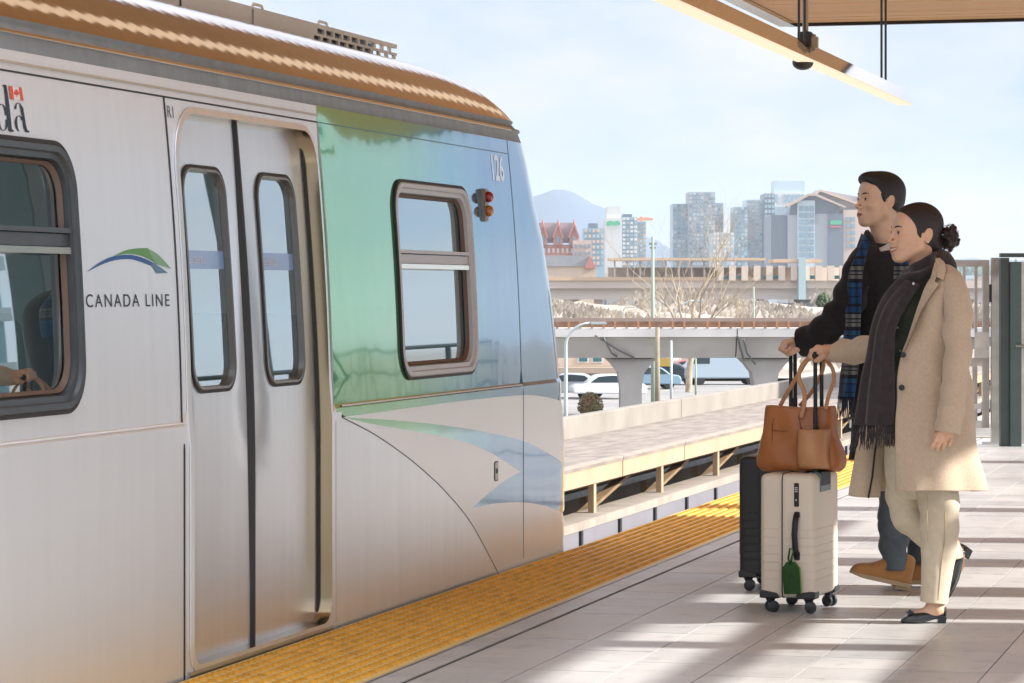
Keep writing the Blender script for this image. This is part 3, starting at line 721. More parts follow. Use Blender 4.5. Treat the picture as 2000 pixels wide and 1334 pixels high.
mb = MB(); mb.grid([[door_P(s, z, -rec + (.010 if abs(s - 10.43) < .01 else -.006)) for z in np.linspace(.03, 1.925, 12)] for s in (10.395, 10.4225, 10.43, 10.4375, 10.465)]); tb_(mb, 'door_seal', M['rubber'], None)
mb = MB()
# jamb: the reveal round the opening, and a polished portal lip
G = []
po = rrect(9.69 - .014, 11.17 + .03, .005, 1.928, (.09, .11, .16, .215))
pi_ = door_o
for k in list(range(len(pi_))) + [0]: G.append([side_P(*po[k], .001), side_P(*po[k], .006), side_P(*pi_[k], .010), side_P(*pi_[k], -.02), side_P(*pi_[k], -.10)])
mb.grid([r[:3] for r in G]); tb_(mb, 'portal_lip', M['tr_brushed'], smooth=True, autos=30)
mb = MB(); mb.grid([r[2:] for r in G]); tb_(mb, 'portal_reveal', M['reveal'], smooth=True, autos=30)
mb = MB(); mb.grid([[door_P(s, z, -rec + o_) for z in np.linspace(.03, 1.90, 14)] for s, o_ in ((11.150, .001), (11.152, .006), (11.170, .008), (11.174, .0))]); tb_(mb, 'door_edge_seal', M['rubber'])
mb = MB(); mb.box(-3.80, -3.695, 9.70, 11.15, -.02, .030, M=None); tb_(mb, 'threshold', M['steel'])
mb = MB(); mb.box(-3.712, -3.690, 9.66, 11.19, -.06, .020); tb_(mb, 'threshold_edge', M['steel'])
for (x0_, x1_) in ((-3.725, -3.719), (-3.735, -3.731)):
    mb = MB(); mb.box(x0_, x1_, 9.72, 11.14, .03, .034); tb_(mb, 'threshold_groove', M['dark_steel'])
# marker lamps
ml = empty('marker_lamp', (0, 0, 0)); ml.parent = train
cl = side_P(13.55, 1.69, .012)
def lm(mb, name, m, **k): mb.v = [tuple(TI @ Vector(q)) for q in mb.v]; return mb.build(name, m, ml, **k)
mb = MB(); mb.box(cl.x - .02, cl.x + .006, 13.52, 13.585, 1.615, 1.765, bev=.004); lm(mb, 'lamp_plate', mat('lamp_plate', (.35, .27, .22), .4, metal=.6))
mb = MB(); mb.sphere((cl.x + .014, 13.553, 1.727), (.024, .024, .026), 14, 10); lm(mb, 'red_lens', mat('red_lens', (.38, .012, .012), .15, coat=1), smooth=True)
mb = MB(); mb.sphere((cl.x + .014, 13.553, 1.663), (.024, .024, .026), 14, 10); lm(mb, 'amber_lens', mat('amber_lens', (.55, .17, .015), .15, coat=1), smooth=True)
# hatch with key lock
hs, hz = uv2sz(969, 920)
mb = MB(); G_ = rrect(hs - .033, hs + .033, hz - .045, hz + .045, .008, 3); mb._a([side_P(a, b, .0015) for a, b in G_], [tuple(range(len(G_)))]); tb_(mb, 'lock_hatch', M['rubber'])
mb = MB(); G_ = rrect(hs - .027, hs + .027, hz - .040, hz + .040, .006, 3); mb._a([side_P(a, b, .003) for a, b in G_], [tuple(range(len(G_)))]); tb_(mb, 'lock_plate', mat('lock_plate', (.5, .5, .46), .4, metal=.5))
mb = MB(); mb.sphere(side_P(hs, hz, .004), (.004, .010, .012), 12, 8); tb_(mb, 'lock', M['dark_steel'], smooth=True)

# lettering and emblem
ink = mat('ink_navy', (.02, .035, .055), .5)
def side_map(s0, z0, off=.0012): return lambda v: side_P(s0 + v.x, z0 + v.y, off + v.z * .3)
def txt(s_, s0, z0, size, sq, m, space=1.0, bold=0, name='lettering', w=None):
    o = text_mesh(name, s_, size, m, train, lambda v: v, sq, bold, space)
    xs = [q.co.x for q in o.data.vertices]; k = 1 if not w else w / (max(xs) - min(xs)); x0 = min(xs)
    for q in o.data.vertices: q.co = TI @ side_P(s0 + (q.co.x - x0) * k, z0 + q.co.y, .0012)
    split_object(o)
sA, zA = uv2sz(168, 600, -3.722); sB, _ = uv2sz(331, 597, -3.722)
txt('CANADA LINE', sA, zA, .058, 1, ink, space=1.25, bold=0, w=sB - sA)
s1_, z1_ = uv2sz(325, 229, -3.772); s2_, _ = uv2sz(337, 229, -3.772)
txt('R1', s1_, z1_, .058, 1, mat('ink_grey', (.16, .18, .2), .5), w=s2_ - s1_)
s1_, z1_ = uv2sz(965, 350, -3.755); s2_, _ = uv2sz(988, 352, -3.755)
txt('126', s1_, z1_, .165, 1, mat('number_white', (.80, .84, .84), .1, coat=1), w=s2_ - s1_, bold=.004)
# 'Canada' wordmark: serif letters drawn as strokes
s1_, z1_ = uv2sz(0, 250, -3.765); s2_, _ = uv2sz(52, 262, -3.765)
def stroke_poly(pts): 
    return pts
def decal(poly, m, name, off=.0014, t=None):
    mb = MB(); pv = [Vector(p) for p in poly]; n = len(pv)
    a, b, c, _, _, _ = delaunay_2d_cdt(pv, [(i, (i + 1) % n) for i in range(n)], [list(range(n))], 1, 1e-6)
    mb._a([side_P(q.x, q.y, off) for q in a], c); return tb_(mb, name, m)
def uvp(pts, t): return [uv2sz(x, y, t) for x, y in pts]
def z3(x, y): return (x / 2.857, y / 2.857)
TT = -3.765
def Cc_(pts, n): return [tuple(p) for p in catmull(pts, n)]
# d
def ellring(cx, cy, rx, ry, n=28, a0=0, a1=360): return [(cx + rx * math.cos(math.radians(a0 + (a1 - a0) * k / n)), cy + ry * math.sin(math.radians(a0 + (a1 - a0) * k / n))) for k in range(n + 1)]
decal(uvp([z3(*p) for p in [(20, 474), (36, 471), (44, 478), (50, 600), (52, 720), (66, 733), (44, 738), (32, 730), (30, 600), (28, 490)]], TT), ink, 'lettering')
def thick_arc(cx, cy, rx, ry, w0, w1, a0, a1, n=20):
    G = []; mb = MB()
    for k in range(n + 1):
        a = math.radians(a0 + (a1 - a0) * k / n); wd = w0 + (w1 - w0) * abs(math.cos(a))
        G.append([side_P(*uv2sz(*z3(cx + (rx - wd * e) * math.cos(a), cy + (ry - wd * e * .6) * math.sin(a)), TT), .0014) for e in (0, 1)])
    mb.grid(G); tb_(mb, 'lettering', ink)
thick_arc(4, 655, 34, 76, 5, 17, 10, 350)
thick_arc(98, 690, 26, 45, 5, 14, 100, 330)
thick_arc(100, 615, 24, 42, 5, 12, 190, 360)
decal(uvp([z3(*p) for p in [(108, 590), (126, 600), (134, 700), (140, 728), (151, 730), (148, 740), (128, 738), (118, 715), (114, 640)]], TT), ink, 'lettering')
red = mat('flag_red', (.70, .10, .05), .5); flagw = mat('flag_white', (.75, .75, .74), .5)
decal(uvp([z3(*p) for p in [(54, 478), (76, 481), (80, 556), (58, 553)]], TT), red, 'flag_bar')
decal(uvp([z3(*p) for p in [(110, 485), (127, 488), (132, 562), (114, 560)]], TT), red, 'flag_bar')
decal(uvp([z3(*p) for p in [(76, 481), (110, 485), (114, 560), (80, 556)]], TT), flagw, 'flag_field', off=.0010)
leaf = [(95, 492), (99, 504), (105, 500), (103, 514), (109, 510), (111, 520), (104, 530), (98, 531), (99, 543), (94, 543), (94, 531), (86, 530), (80, 519), (83, 509), (88, 513), (86, 500), (91, 504)]
decal(uvp([z3(*p) for p in leaf], TT), red, 'flag_emblem')
# swoosh emblem above the lettering
def z2(x, y): return (x / 2.964, 450 + y / 2.964)
TT2 = -3.735
gm1 = mat('emblem_green', (.12, .33, .10), .45); gm2 = mat('emblem_green_pale', (.22, .42, .25), .45); bm1 = mat('emblem_blue', (.02, .10, .30), .45); bm2 = mat('emblem_blue_pale', (.10, .22, .33), .45)
decal(uvp([z2(*p) for p in Cc_([(487, 242), (560, 190), (640, 152), (740, 141), (820, 160), (880, 190)], 16) + Cc_([(865, 205), (800, 180), (740, 166), (660, 172), (580, 196), (487, 242)], 14)[:-1]], TT2), bm1, 'emblem')
decal(uvp([z2(*p) for p in [(862, 198), (884, 190), (958, 246), (895, 249)]], TT2), bm2, 'emblem', off=.0018)
decal(uvp([z2(*p) for p in Cc_([(648, 150), (720, 116), (790, 104), (850, 102)], 12) + Cc_([(905, 198), (850, 165), (790, 142), (720, 136), (655, 150)], 12)[:-1]], TT2), gm1, 'emblem')
decal(uvp([z2(*p) for p in Cc_([(846, 103), (900, 135), (940, 175), (977, 221)], 10) + Cc_([(970, 220), (930, 204), (890, 192)], 6)], TT2), gm2, 'emblem', off=.0018)

# roof equipment
cream = mat('equipment_cream', (.88, .85, .79), .5, noise=.06, nscale=3)
dkin = mat('grille_dark', (.03, .045, .06), .3)
AT, AZ0, AZ1, AE = -4.42, 2.30, 2.503, 14.39
mb = MB(); mb.box(AT - 1.3, AT - .02, 3.2, AE - 1.35, AZ0, AZ1).box(AT - 1.3, AT - 1.26, AE - 1.35, AE, AZ0, AZ1); mb.box(AT - 1.3, AT - .013, AE - 1.35, AE - .4, AZ1 - .012, AZ1 - .001).box(AT - 1.3, AT - .03, AE - 1.34, AE - .32, AZ0, AZ1 - .016); tb_(mb, 'equipment_box', cream)
# perforated fascia: built as a frame of bars round real holes
mb = MB()
def grille(ya, yb, rows_, hole=(.095, .023), pit=(.125, .035), z1=AZ1 - .012):
    zt = AZ1; y = ya
    mb.box(AT - .012, AT, ya, yb, zt - .020, zt)
    for r in range(rows_):
        ztop = zt - .020 - r * pit[1]; zb = ztop - hole[1]; off = (r % 2) * -.05
        yy = ya; k = 0
        while yy < yb - .001:
            e = min(yb, yy + (pit[0] - hole[0]) + (off + .05 if k == 0 else 0)); mb.box(AT - .012, AT, yy, e, zb, ztop); yy = e + hole[0]; k += 1
        mb.box(AT - .012, AT, ya, yb, zb - (pit[1] - hole[1]), zb)
grille(AE - 1.30, AE, 4)
mb.box(AT - .012, AT, AE - 1.36, AE - 1.30, AZ0, AZ1); mb.box(AT - .012, AT, 3.2, AE - 1.36, AZ0, AZ1)
tb_(mb, 'equipment_fascia', cream)
mb = MB(); mb.box(AT - .05, AT - .028, AE - 1.3, AE - .30, AZ0, AZ1 - .02); tb_(mb, 'grille_backing', dkin)
mb = MB(); mb.box(AT - .016, AT + .002, 10.15, 11.35, AZ1 - .045, AZ1 - .020)
mb2 = MB()
for yy in (10.2, 10.28, 10.36, 10.44, 10.52):
    for r in range(3): mb2.box(AT - .01, AT + .001, yy + r * .02, yy + .055 + r * .02, AZ1 - .05 - r * .04, AZ1 - .02 - r * .04)
tb_(mb2, 'vent_slot', dkin)
for yy in (11.55, 12.42, 13.3):
    mb = MB(); mb.tube([(AT - .02, yy - .07, AZ1), (AT - .02, yy - .05, AZ1 + .018), (AT - .02, yy + .05, AZ1 + .018), (AT - .02, yy + .07, AZ1)], .007, 6); tb_(mb, 'lifting_ring', cream)
mb = MB(); mb.tube([(AT + .004, 11.45, AZ1 - .02), (AT + .004, 11.45, 2.40), (AT + .004, 12.30, 2.40)], .004, 6); tb_(mb, 'panel_seam', dkin)
mb = MB(); mb.tube([(AT + .004, 12.30, AZ1 - .01), (AT + .004, 12.30, 2.40)], .002, 6); tb_(mb, 'panel_seam', dkin)
for yy in (11.55, 12.2): mb = MB(); mb.tube([(AT + .012, yy - .02, 2.40), (AT + .016, yy - .01, 2.42), (AT + .016, yy + .02, 2.41), (AT + .012, yy + .03, 2.395)], .006, 6); tb_(mb, 'latch', dkin)
mb = MB(); mb.tube([(AT - .3, AE, 2.44), (AT - .25, AE + .4, 2.40), (AT - .2, AE + .75, 2.25)], .025, 8); tb_(mb, 'roof_cable_cover', M['dark_steel'])
# ------------------------------------------------------------------ walkway of the guideway across the track
def rotbox(mb, x0, x1, y0, y1, z0, z1, Mx=None): mb.box(x0, x1, y0, y1, z0, z1, Mx)
wk = empty('guideway_walkway', (-8.2, 30, -.7), label='long pale deck with warm fascia and open truss beside the track', cat='walkway')
cream_c = mat('fascia_cream', (.43, .31, .20), .7, noise=.1, nscale=2, bump=.1, bscale=20)
wl_ = mat('beam_pale', (.33, .28, .23), .7, noise=.15, nscale=3)
dk = mat('deck_grey', (.25, .21, .18), .85, noise=.25, nscale=1.2, stretch=(5, 1, 1), bump=.2, bscale=14)
wood2 = mat('brace_brown', (.26, .17, .09), .75, noise=.25, nscale=4)
def wb(mb, name, m, **k): mb.v = [(x + 8.2, y - 30, z + .7) for x, y, z in mb.v]; return mb.build(name, m, wk, **k)
ED = 150
y = 12.0; seg = []
for (a, b) in ((-6, 12), (12, 24.3), (24.3, 33.9)) + tuple((33.9 + 8.6 * i, 33.9 + 8.6 * (i + 1)) for i in range(14)):
    pass
segs = [(-8, 12), (12, 26), (26, 35.9), (35.9, 39.55)] + [(39.55 + 7.2 * i, 39.55 + 7.2 * (i + 1)) for i in range(16)]
for i, (a, b) in enumerate(segs):
    wb(MB().box(-8.28, -8.2, a + .02, b - .02, -.925, -.735), 'fascia_board', cream_c)
    wb(MB().box(-9.9, -8.19, a + .012, b - .012, -.733, -.70), 'deck_slab', dk)
    wb(MB().box(-8.30, -8.185, a + .012, b - .012, -.699, -.680), 'deck_curb', wl_)
posts = [34.55 + 3.7 * i for i in range(-9, 26)]
for yv in posts:
    if yv > 110: break
    wb(MB().box(-8.29, -8.22, yv - .06, yv + .06, -1.27, -.93), 'truss_post', cream_c)
    wb(MB().prism([(yv - 3.1, -1.34), (yv - 2.8, -1.34), (yv - .1, -.96), (yv - .4, -.96)], 'x', -8.62, -8.50), 'diagonal_brace', wood2)
    wb(MB().box(-9.6, -9.5, yv + 1.2, yv + 1.3, -1.6, -.93), 'rear_post', cream_c)
wb(MB().box(-8.62, -8.50, -8, 150, -1.02, -.93), 'inner_beam', wood2)
wb(MB().box(-9.75, -9.6, -8, 150, -1.08, -.80), 'inner_beam', wood2)
wb(MB().prism([(-8, -1.30), (150, -1.30), (150, -1.22), (-8, -1.22)], 'x', -9.2, -9.1), 'conduit', M['galv'])
wb(MB().box(-8.45, -8.05, -8, 150, -1.37, -1.27), 'lower_beam', wl_)
pg = mat('panel_grey', (.19, .18, .20), .6, noise=.06, nscale=2)
yv = 33.15 - 1.93 * 14
while yv < 100:
    wb(MB().box(-8.09, -8.06, yv + .05, yv + 1.88, -1.60, -1.375), 'side_panel', pg)
    wb(MB().box(-8.12, -8.03, yv - .045, yv + .045, -1.62, -1.372), 'panel_post', M['black']); yv += 1.93
# parapet beyond the deck
pw = empty('parapet_wall', (-9.9, 30, -.7), label='low concrete parapet in long sections along the far side of the deck', cat='wall')
y = 31.9 - 5 * 15.6; k = 0
pc = mat('parapet_concrete', (.28, .25, .215), .85, noise=.14, nscale=1.2, bump=.3, bscale=20)
while y < 150:
    mb = MB(); mb.box(-.16, .0, y + .02 - 30, y + 15.6 - .02 - 30, -1.2, .29); mb.build('wall_section', pc, pw, bevel=.012); y += 15.6
# pier under the walkway guideway
gb = empty('guideway_girder', (-9.2, 30, -1.9), label='concrete girder carrying the track and the deck', cat='bridge')
MB().prism([(-1.2, -1.2), (5.2, -1.2), (5.6, -.05), (-1.6, -.05)], 'y', -60, 120).build('girder', M['concrete'], gb)
for yy in (-40, 0, 40, 80): MB().prism([(1.0, gz + 1.9), (3.2, gz + 1.9), (3.2, -1.2), (1.0, -1.2)], 'y', yy - .8, yy + .8).build('pier', M['concrete'], gb)

# ------------------------------------------------------------------ ground
gm = mat('ground', (.20, .18, .15), .95, noise=.35, nscale=.02)
MB().grid([[(x, y, gz) for x in np.linspace(-5100, 5100, 7)] for y in np.linspace(-1400, 5300, 7)]).build('ground', gm).__setitem__('kind', 'structure')
ra = W(1300, 800, 100)
def cambox(mb, u0, u1, v0, v1, D, dep, z0=None):
    "box facing the camera between pixel edges, D to D+dep away, in local camera-aligned coordinates"
    s = D / FPX; zt = EYE - (v0 - HV) * s; zb = EYE - (v1 - HV) * s if z0 is None else z0
    mb.box((u0 - 1000) * s, (u1 - 1000) * s, D, D + dep, zb, zt); return mb
ROT = Matrix.Rotation(AL, 4, 'Z')
def place(o): o.rotation_euler = (0, 0, AL); return o
# road and car park sheets (camera aligned)
def sheet(name, x0, x1, y0, y1, z, m):
    o = MB(); o._a([ROT @ Vector(p) for p in ((x0, y0, z), (x1, y0, z), (x1, y1, z), (x0, y1, z))], [(0, 1, 2, 3)]); o = o.build(name, m); o['kind'] = 'structure'; return o
sheet('road', -60, 60, 128, 142, gz + .004, M['asphalt'])
sheet('car_park', -30, 60, 150, 215, gz + .004, mat('car_park', (.28, .27, .26), .9, noise=.15, nscale=.3))
mk = mat('road_paint', (.6, .6, .58), .7)
lines = empty('road_marking', (0, 0, 0), kind='structure')
for i in range(24): o = MB(); o._a([ROT @ Vector((-58 + 5 * i + a, 135 + b, gz + .008)) for a, b in ((0, -.08), (2.2, -.08), (2.2, .08), (0, .08))], [(0, 1, 2, 3)]); o.build('dash', mk, lines)

# ------------------------------------------------------------------ elevated guideway across the view
D2 = 150; S2_ = D2 / FPX
def G2(name, label, cat, u=1300, D=D2, **k):
    p = W(u, HV, D); return empty(name, (p.x, p.y, gz), AL, label, cat, **k)
def lx(u, D=D2, u0=1300): return (u - u0) * D / FPX
def lz(v, D=D2): return EYE - (v - HV) * D / FPX - gz
egw = G2('elevated_guideway', 'wide grey concrete guideway crossing the view on flared piers', 'bridge')
cg = mat('guideway_concrete', (.72, .70, .68), .85, noise=.16, nscale=.35, bump=.2, bscale=4)
xs_ = [lx(u) for u in (400, 905, 1440, 1980, 2500)]
for a, b in zip(xs_[:-1], xs_[1:]):
    pr = [(0, lz(641)), (0, lz(658)), (.35, lz(661)), (1.1, lz(700)), (4.6, lz(700)), (5.4, lz(661)), (5.8, lz(658)), (5.8, lz(641))]
    MB().prism([(y_, z_) for y_, z_ in pr], 'x', a + .03, b - .03).build('span', cg, egw)
rust = mat('rust_rail', (.33, .20, .13), .7, noise=.3, nscale=2); ora = mat('bracket_orange', (.50, .26, .13), .7)
MB().box(lx(400), lx(2500), .1, .3, lz(628), lz(621)).build('top_rail', mat('rail_brown', (.36, .28, .24), .7), egw)
MB().box(lx(400), lx(2500), .5, .6, lz(640), lz(627)).build('power_rail', rust, egw)
for i in range(60):
    u = 1088 + 22.6 * i
    if u > 2100: break
    MB().box(lx(u) - .04, lx(u) + .06, -.02, .3, lz(641), lz(628)).build('rail_bracket', ora if i % 3 else rust, egw)
for i, u in enumerate((1235, 1500, 1790)):
    d = 0 if i != 2 else .2
    sp = []
    for v, hw in ((815, 21), (760, 21), (730, 26), (712, 40), (701, 52)): sp.append((v, hw))
    pol = [(lx(u + hw), lz(v)) for v, hw in sp] + [(lx(u - hw), lz(v)) for v, hw in sp[::-1]]
    MB().prism(pol, 'y', 1.4, 3.9).build('pier', M['concrete_pale'], egw)
    MB().box(lx(u - 40), lx(u + 40), 1.2, 4.1, lz(702), lz(697)).build('bearing', M['dark_steel'], egw)
MB().box(lx(1285), lx(1310), .4, .5, lz(716), lz(700)).build('yellow_sign', mat('sign_yellow', (.75, .52, .12), .6), egw)
cabm = mat('crack_grey', (.20, .20, .20), .7)  # thin grey cracks in the concrete, modelled as tubes
for (u0, v0, u1, v1, u2, v2) in ((1163, 655, 1205, 682, 1240, 700), (1178, 658, 1195, 690, 1206, 697), (1440, 655, 1447, 680, 1456, 705), (1452, 662, 1460, 690, 1478, 712)):
    MB().tube([(lx(u0), -.03, lz(v0)), (lx(u1), .4, lz(v1)), (lx(u2), 1.0, lz(v2))], .05, 6).build('concrete_crack', cabm, egw)
# street lamps
lampm = mat('lamp_post_pale', (.50, .56, .57), .5, metal=.2)
def street_lamp(u, vb, u_tip, v_top, D, lab, nm='lamps along the road'):
    t = G2('street_lamp', lab, 'street lamp', u, D, group=nm)
    s = D / FPX; zt = EYE - (v_top - HV) * s - gz; dx = (u_tip - u) * s
    pts = [(0, 0, 0), (0, 0, zt * .35), (0, 0, zt - abs(dx) * .9)] + [(dx * (1 - math.cos(a)) , 0, zt - abs(dx) * .9 + abs(dx) * .9 * math.sin(a)) for a in np.linspace(.2, 1.5, 8)]
    r = [.10, .085, .07] + [.06] * 8; MB().tube(pts, r, 8).build('pole', lampm, t, smooth=True)
    a = -1 if dx < 0 else 1
    MB().box(dx - .05 * a, dx + .62 * a, -.12, .12, zt - .07, zt + .05, bev=.03).build('lamp_head', lampm, t)
street_lamp(1105, 800, 1155, 631, 125, 'tall curved street lamp closest to the train nose')
street_lamp(1312, 620, 1360, 587, 210, 'curved street lamp beyond the brown rail right of the bare tree')
street_lamp(1218, 620, 1225, 600, 260, 'small curved street lamp left of the wooden pole')
# poles
wp = mat('pole_wood', (.30, .26, .18), .8, noise=.2, nscale=2); wpg = mat('pole_green', (.30, .36, .30), .7)
def simple_pole(u, v0, D, w_, m, lab, cross=None, name='utility_pole', grp='poles behind the guideway'):
    t = G2(name, lab, 'pole', u, D, group=grp); s = D / FPX; zt = EYE - (v0 - HV) * s - gz
    MB().tube([(0, 0, 0), (0, 0, zt)], [w_ * s / 2 * 1.15, w_ * s / 2 * .85], 10).build('pole', m, t, smooth=True)
    if cross:
        for c in cross: MB().box(-c[1] * s, c[1] * s, -.06, .06, zt - c[0] * s - .06, zt - c[0] * s + .06).build('crossarm', m, t)
    return t
simple_pole(1275, 462, 170, 7, wpg, 'tall slim utility pole rising above the rail beside the bare tree', [(14, 8), (22, 6)])
simple_pole(1284, 640, 146, 10, wp, 'thick brown wooden pole standing right of the flared pier')
simple_pole(1472, 560, 260, 4, wpg, 'slim green pole below the far station on the right')
simple_pole(1311, 665, 144, 5, lampm, 'thin pale pole right of the yellow sign')
simple_pole(1359, 700, 175, 4, wpg, 'thin dark pole in the car park')

# ------------------------------------------------------------------ buildings seen under and over the guideway
wall_cream = mat('wall_cream', (.62, .50, .38), .8, noise=.06, nscale=.5); win_teal = mat('window_teal', (.05, .16, .19), .15, coat=.5)
roofm = mat('roof_grey', (.30, .31, .33), .7, noise=.1, nscale=.5); whit = mat('wall_white', (.66, .65, .62), .8, noise=.05, nscale=.4); redw = mat('wall_salmon', (.50, .27, .20), .8)
def bldg(name, lab, u0, u1, v0, D, dep, m, cat='building', vb=None, grp=None):
    s = D / FPX; t = G2(name, lab, cat, (u0 + u1) / 2, D, group=grp); hw = (u1 - u0) / 2 * s
    z1 = EYE - (v0 - HV) * s - gz; MB().box(-hw, hw, 0, dep, -1, z1).build('wall', m, t); t['_'] = 0; del t['_']
    return t, hw, z1, s
def rect(t, x0, x1, z0, z1, m, name='window', d=.0, th=.12):
    f = MB().box(x0, x1, -th + d, d + .02, z0, z1).build(name, m, t); return f
def win_px(t, uc, D, us, vs, m, name='window', frame=None):
    s = D / FPX
    for (u0, u1) in us:
        for (v0, v1) in vs:
            a, b = (u0 - uc) * s, (u1 - uc) * s; z1 = EYE - (v0 - HV) * s - gz; z0 = EYE - (v1 - HV) * s - gz
            w_ = MB().box(a, b, -.03, .02, z0, z1).build(name, frame or whit, t)
            MB().box(a + .1, b - .1, -.06, -.031, z0 + .1, z1 - .1).build('pane', m, w_)
t, hw, z1, s = bldg('low_building', 'two-storey cream building behind the guideway left of the flared pier', 1060, 1205, 688, 205, 12, wall_cream)
win_px(t, 1132.5, 205, [(1128, 1150), (1155, 1178)], [(693, 709)], win_teal); rect(t, -hw - .3, hw + .3, lz(728, 205), lz(717, 205), mat('awning_tan', (.42, .33, .25), .8), 'awning', d=-.1, th=1.4)
win_px(t, 1132.5, 205, [(1134, 1152), (1156, 1177)], [(741, 775)], redw, 'door'); win_px(t, 1132.5, 205, [(1100, 1120)], [(742, 770)], win_teal)
t, hw, z1, s = bldg('low_building', 'white warehouse with pale gable behind the car park', 1312, 1480, 699, 240, 25, whit)
MB().prism([(-hw, z1), (hw, z1), (hw * .2, z1 + 1.6)], 'y', 0, 25).build('roof', roofm, t); win_px(t, 1396, 240, [(1330, 1352), (1362, 1385), (1400, 1420)], [(722, 740)], win_teal)
t, hw, z1, s = bldg('low_building', 'pale salmon shop behind the car park between the poles', 1195, 1300, 706, 250, 12, mat('wall_peach', (.60, .45, .38), .8))
win_px(t, 1247, 250, [(1205, 1225), (1255, 1280)], [(722, 742)], win_teal)
t, hw, z1, s = bldg('low_building', 'long cream building low behind the man and suitcases', 1490, 1700, 712, 220, 12, wall_cream)
win_px(t, 1595, 220, [(1500 + 32 * i, 1520 + 32 * i) for i in range(6)], [(722, 738)], win_teal)
t, hw, z1, s = bldg('low_building', 'pale building visible through the gate bars', 1820, 2010, 640, 200, 12, whit)
win_px(t, 1915, 200, [(1830 + 32 * i, 1850 + 32 * i) for i in range(5)], [(655, 675), (700, 720)], win_teal)
rect(t, -hw, hw, lz(790, 200), lz(745, 200), mat('wall_rust', (.42, .20, .12), .8), 'dado', d=-.03, th=.1)
# white van and cars
tyre = mat('tyre', (.02, .02, .02), .8); cgl = mat('car_glass', (.03, .05, .06), .1, coat=.6)
def car(u, D, m, lab, kind='car', flip=1, sc=1.0):
    t = G2('parked_' + kind, lab, kind, u, D, group='vehicles parked below the guideway'); t.rotation_euler[2] = AL + (.15 if flip > 0 else math.pi - .1); t.scale = (sc,) * 3
    if kind == 'car':
        pr = [tuple(p) for p in catmull([(-2.15, .35), (-2.2, .65), (-2.05, .85), (-1.35, .95), (-.75, 1.38), (.15, 1.45), (.85, 1.38), (1.45, .98), (2.0, .88), (2.15, .6), (2.1, .3)], 30)]
    else:
        pr = [(-2.5, .4), (-2.5, 1.1), (-2.2, 1.25), (-1.7, 2.1), (-1.4, 2.3), (2.4, 2.35), (2.5, 2.2), (2.5, .4)]
    MB().prism(pr, 'y', -.86, .86).build('body', m, t, bevel=.08, smooth=True, autos=35)
    gp = [(-1.2, .98), (-.72, 1.32), (.15, 1.39), (.8, 1.32), (1.25, .98)] if kind == 'car' else [(-2.1, 1.3), (-1.68, 1.98), (-1.0, 2.0), (-1.0, 1.3)]
    MB().prism(gp, 'y', -.875, .875).build('side_window', cgl, t)
    wx = 1.35 if kind == 'car' else 1.6
    for x in (-wx, wx):
        for y in (-.72, .72): MB().tube([(x, y - .1, .32), (x, y + .1, .32)], .32, 16).build('wheel', tyre, t)
    MB().box((-2.21 if kind == 'car' else -2.52), -2.0, -.75, .75, .62, .74).build('headlight', mat('lamp_clear', (.7, .7, .7), .2), t)
cw = mat('paint_white', (.72, .74, .76), .3, coat=.5); cb_ = mat('paint_blue', (.20, .32, .42), .3, coat=.5); cs_ = mat('paint_silver', (.45, .47, .5), .3, metal=.4, coat=.5); cd_ = mat('paint_dark', (.05, .055, .06), .3, coat=.5); cr_ = mat('paint_red', (.45, .09, .06), .3, coat=.5)
car(1188, 178, cw, 'white car parked behind the green shrub'); car(1120, 180, cs_, 'silver car parked left of the green shrub', flip=-1)
car(1305, 205, cd_, 'dark car parked between the two poles', flip=-1); car(1262, 196, cb_, 'pale blue car half hidden behind the flared pier')
car(1345, 215, cr_, 'red car parked right of the thin pale pole')
car(1412, 205, mat('paint_greyblue', (.36, .45, .52), .4, coat=.3), 'grey blue van parked left of the second pier', 'van', sc=1.1)
car(1380, 222, cw, 'small white car in the back of the car park')
car(1160, 215, cb_, 'blue car at the front of the cream building', flip=-1)

# ------------------------------------------------------------------ far viaduct with station
D3 = 420; S3 = D3 / FPX
pale = mat('viaduct_pale', (.60, .52, .45), .8, noise=.1, nscale=.1); pale2 = mat('viaduct_cream', (.62, .46, .32), .8)
vd = G2('far_viaduct', 'long pale viaduct with a station on it in the middle distance', 'bridge', 1300, D3)
def L3(u): return (u - 1300) * S3
def Z3(v): return EYE - (v - HV) * S3 - gz
MB().box(L3(1000), L3(2050), 0, 9, Z3(563), Z3(548)).build('deck', pale, vd)
MB().box(L3(1000), L3(2050), 1, 7, Z3(585), Z3(563)).build('girder', mat('girder_white', (.66, .60, .55), .8), vd)
MB().box(L3(1000), L3(1560), -.2, .2, Z3(548), Z3(541)).build('parapet', pale2, vd)
for u in (1060, 1112, 1170, 1250, 1330, 1405, 1490, 1570, 1660, 1900): MB().box(L3(u - 8), L3(u + 8), 2, 5, -1, Z3(585)).build('pier', pale, vd)
for u in (1062, 1118, 1408, 1572): MB().prism([(L3(u - 16), Z3(585)), (L3(u + 16), Z3(585)), (L3(u + 7), Z3(604)), (L3(u - 7), Z3(604))], 'y', 2.1, 4.9).build('pier_head', pale, vd)
stn = G2('far_station', 'low cream station with flat roofs on the far viaduct', 'building', 1300, D3 - 1)
MB().box(L3(1190), L3(1495), 0, 8, Z3(509), Z3(504)).build('roof', pale2, stn); MB().box(L3(1510), L3(1605), 0, 8, Z3(513), Z3(506)).build('roof', pale2, stn)
MB().box(L3(1190), L3(1700), 5, 7, Z3(548), Z3(522)).build('rear_wall', pale, stn)
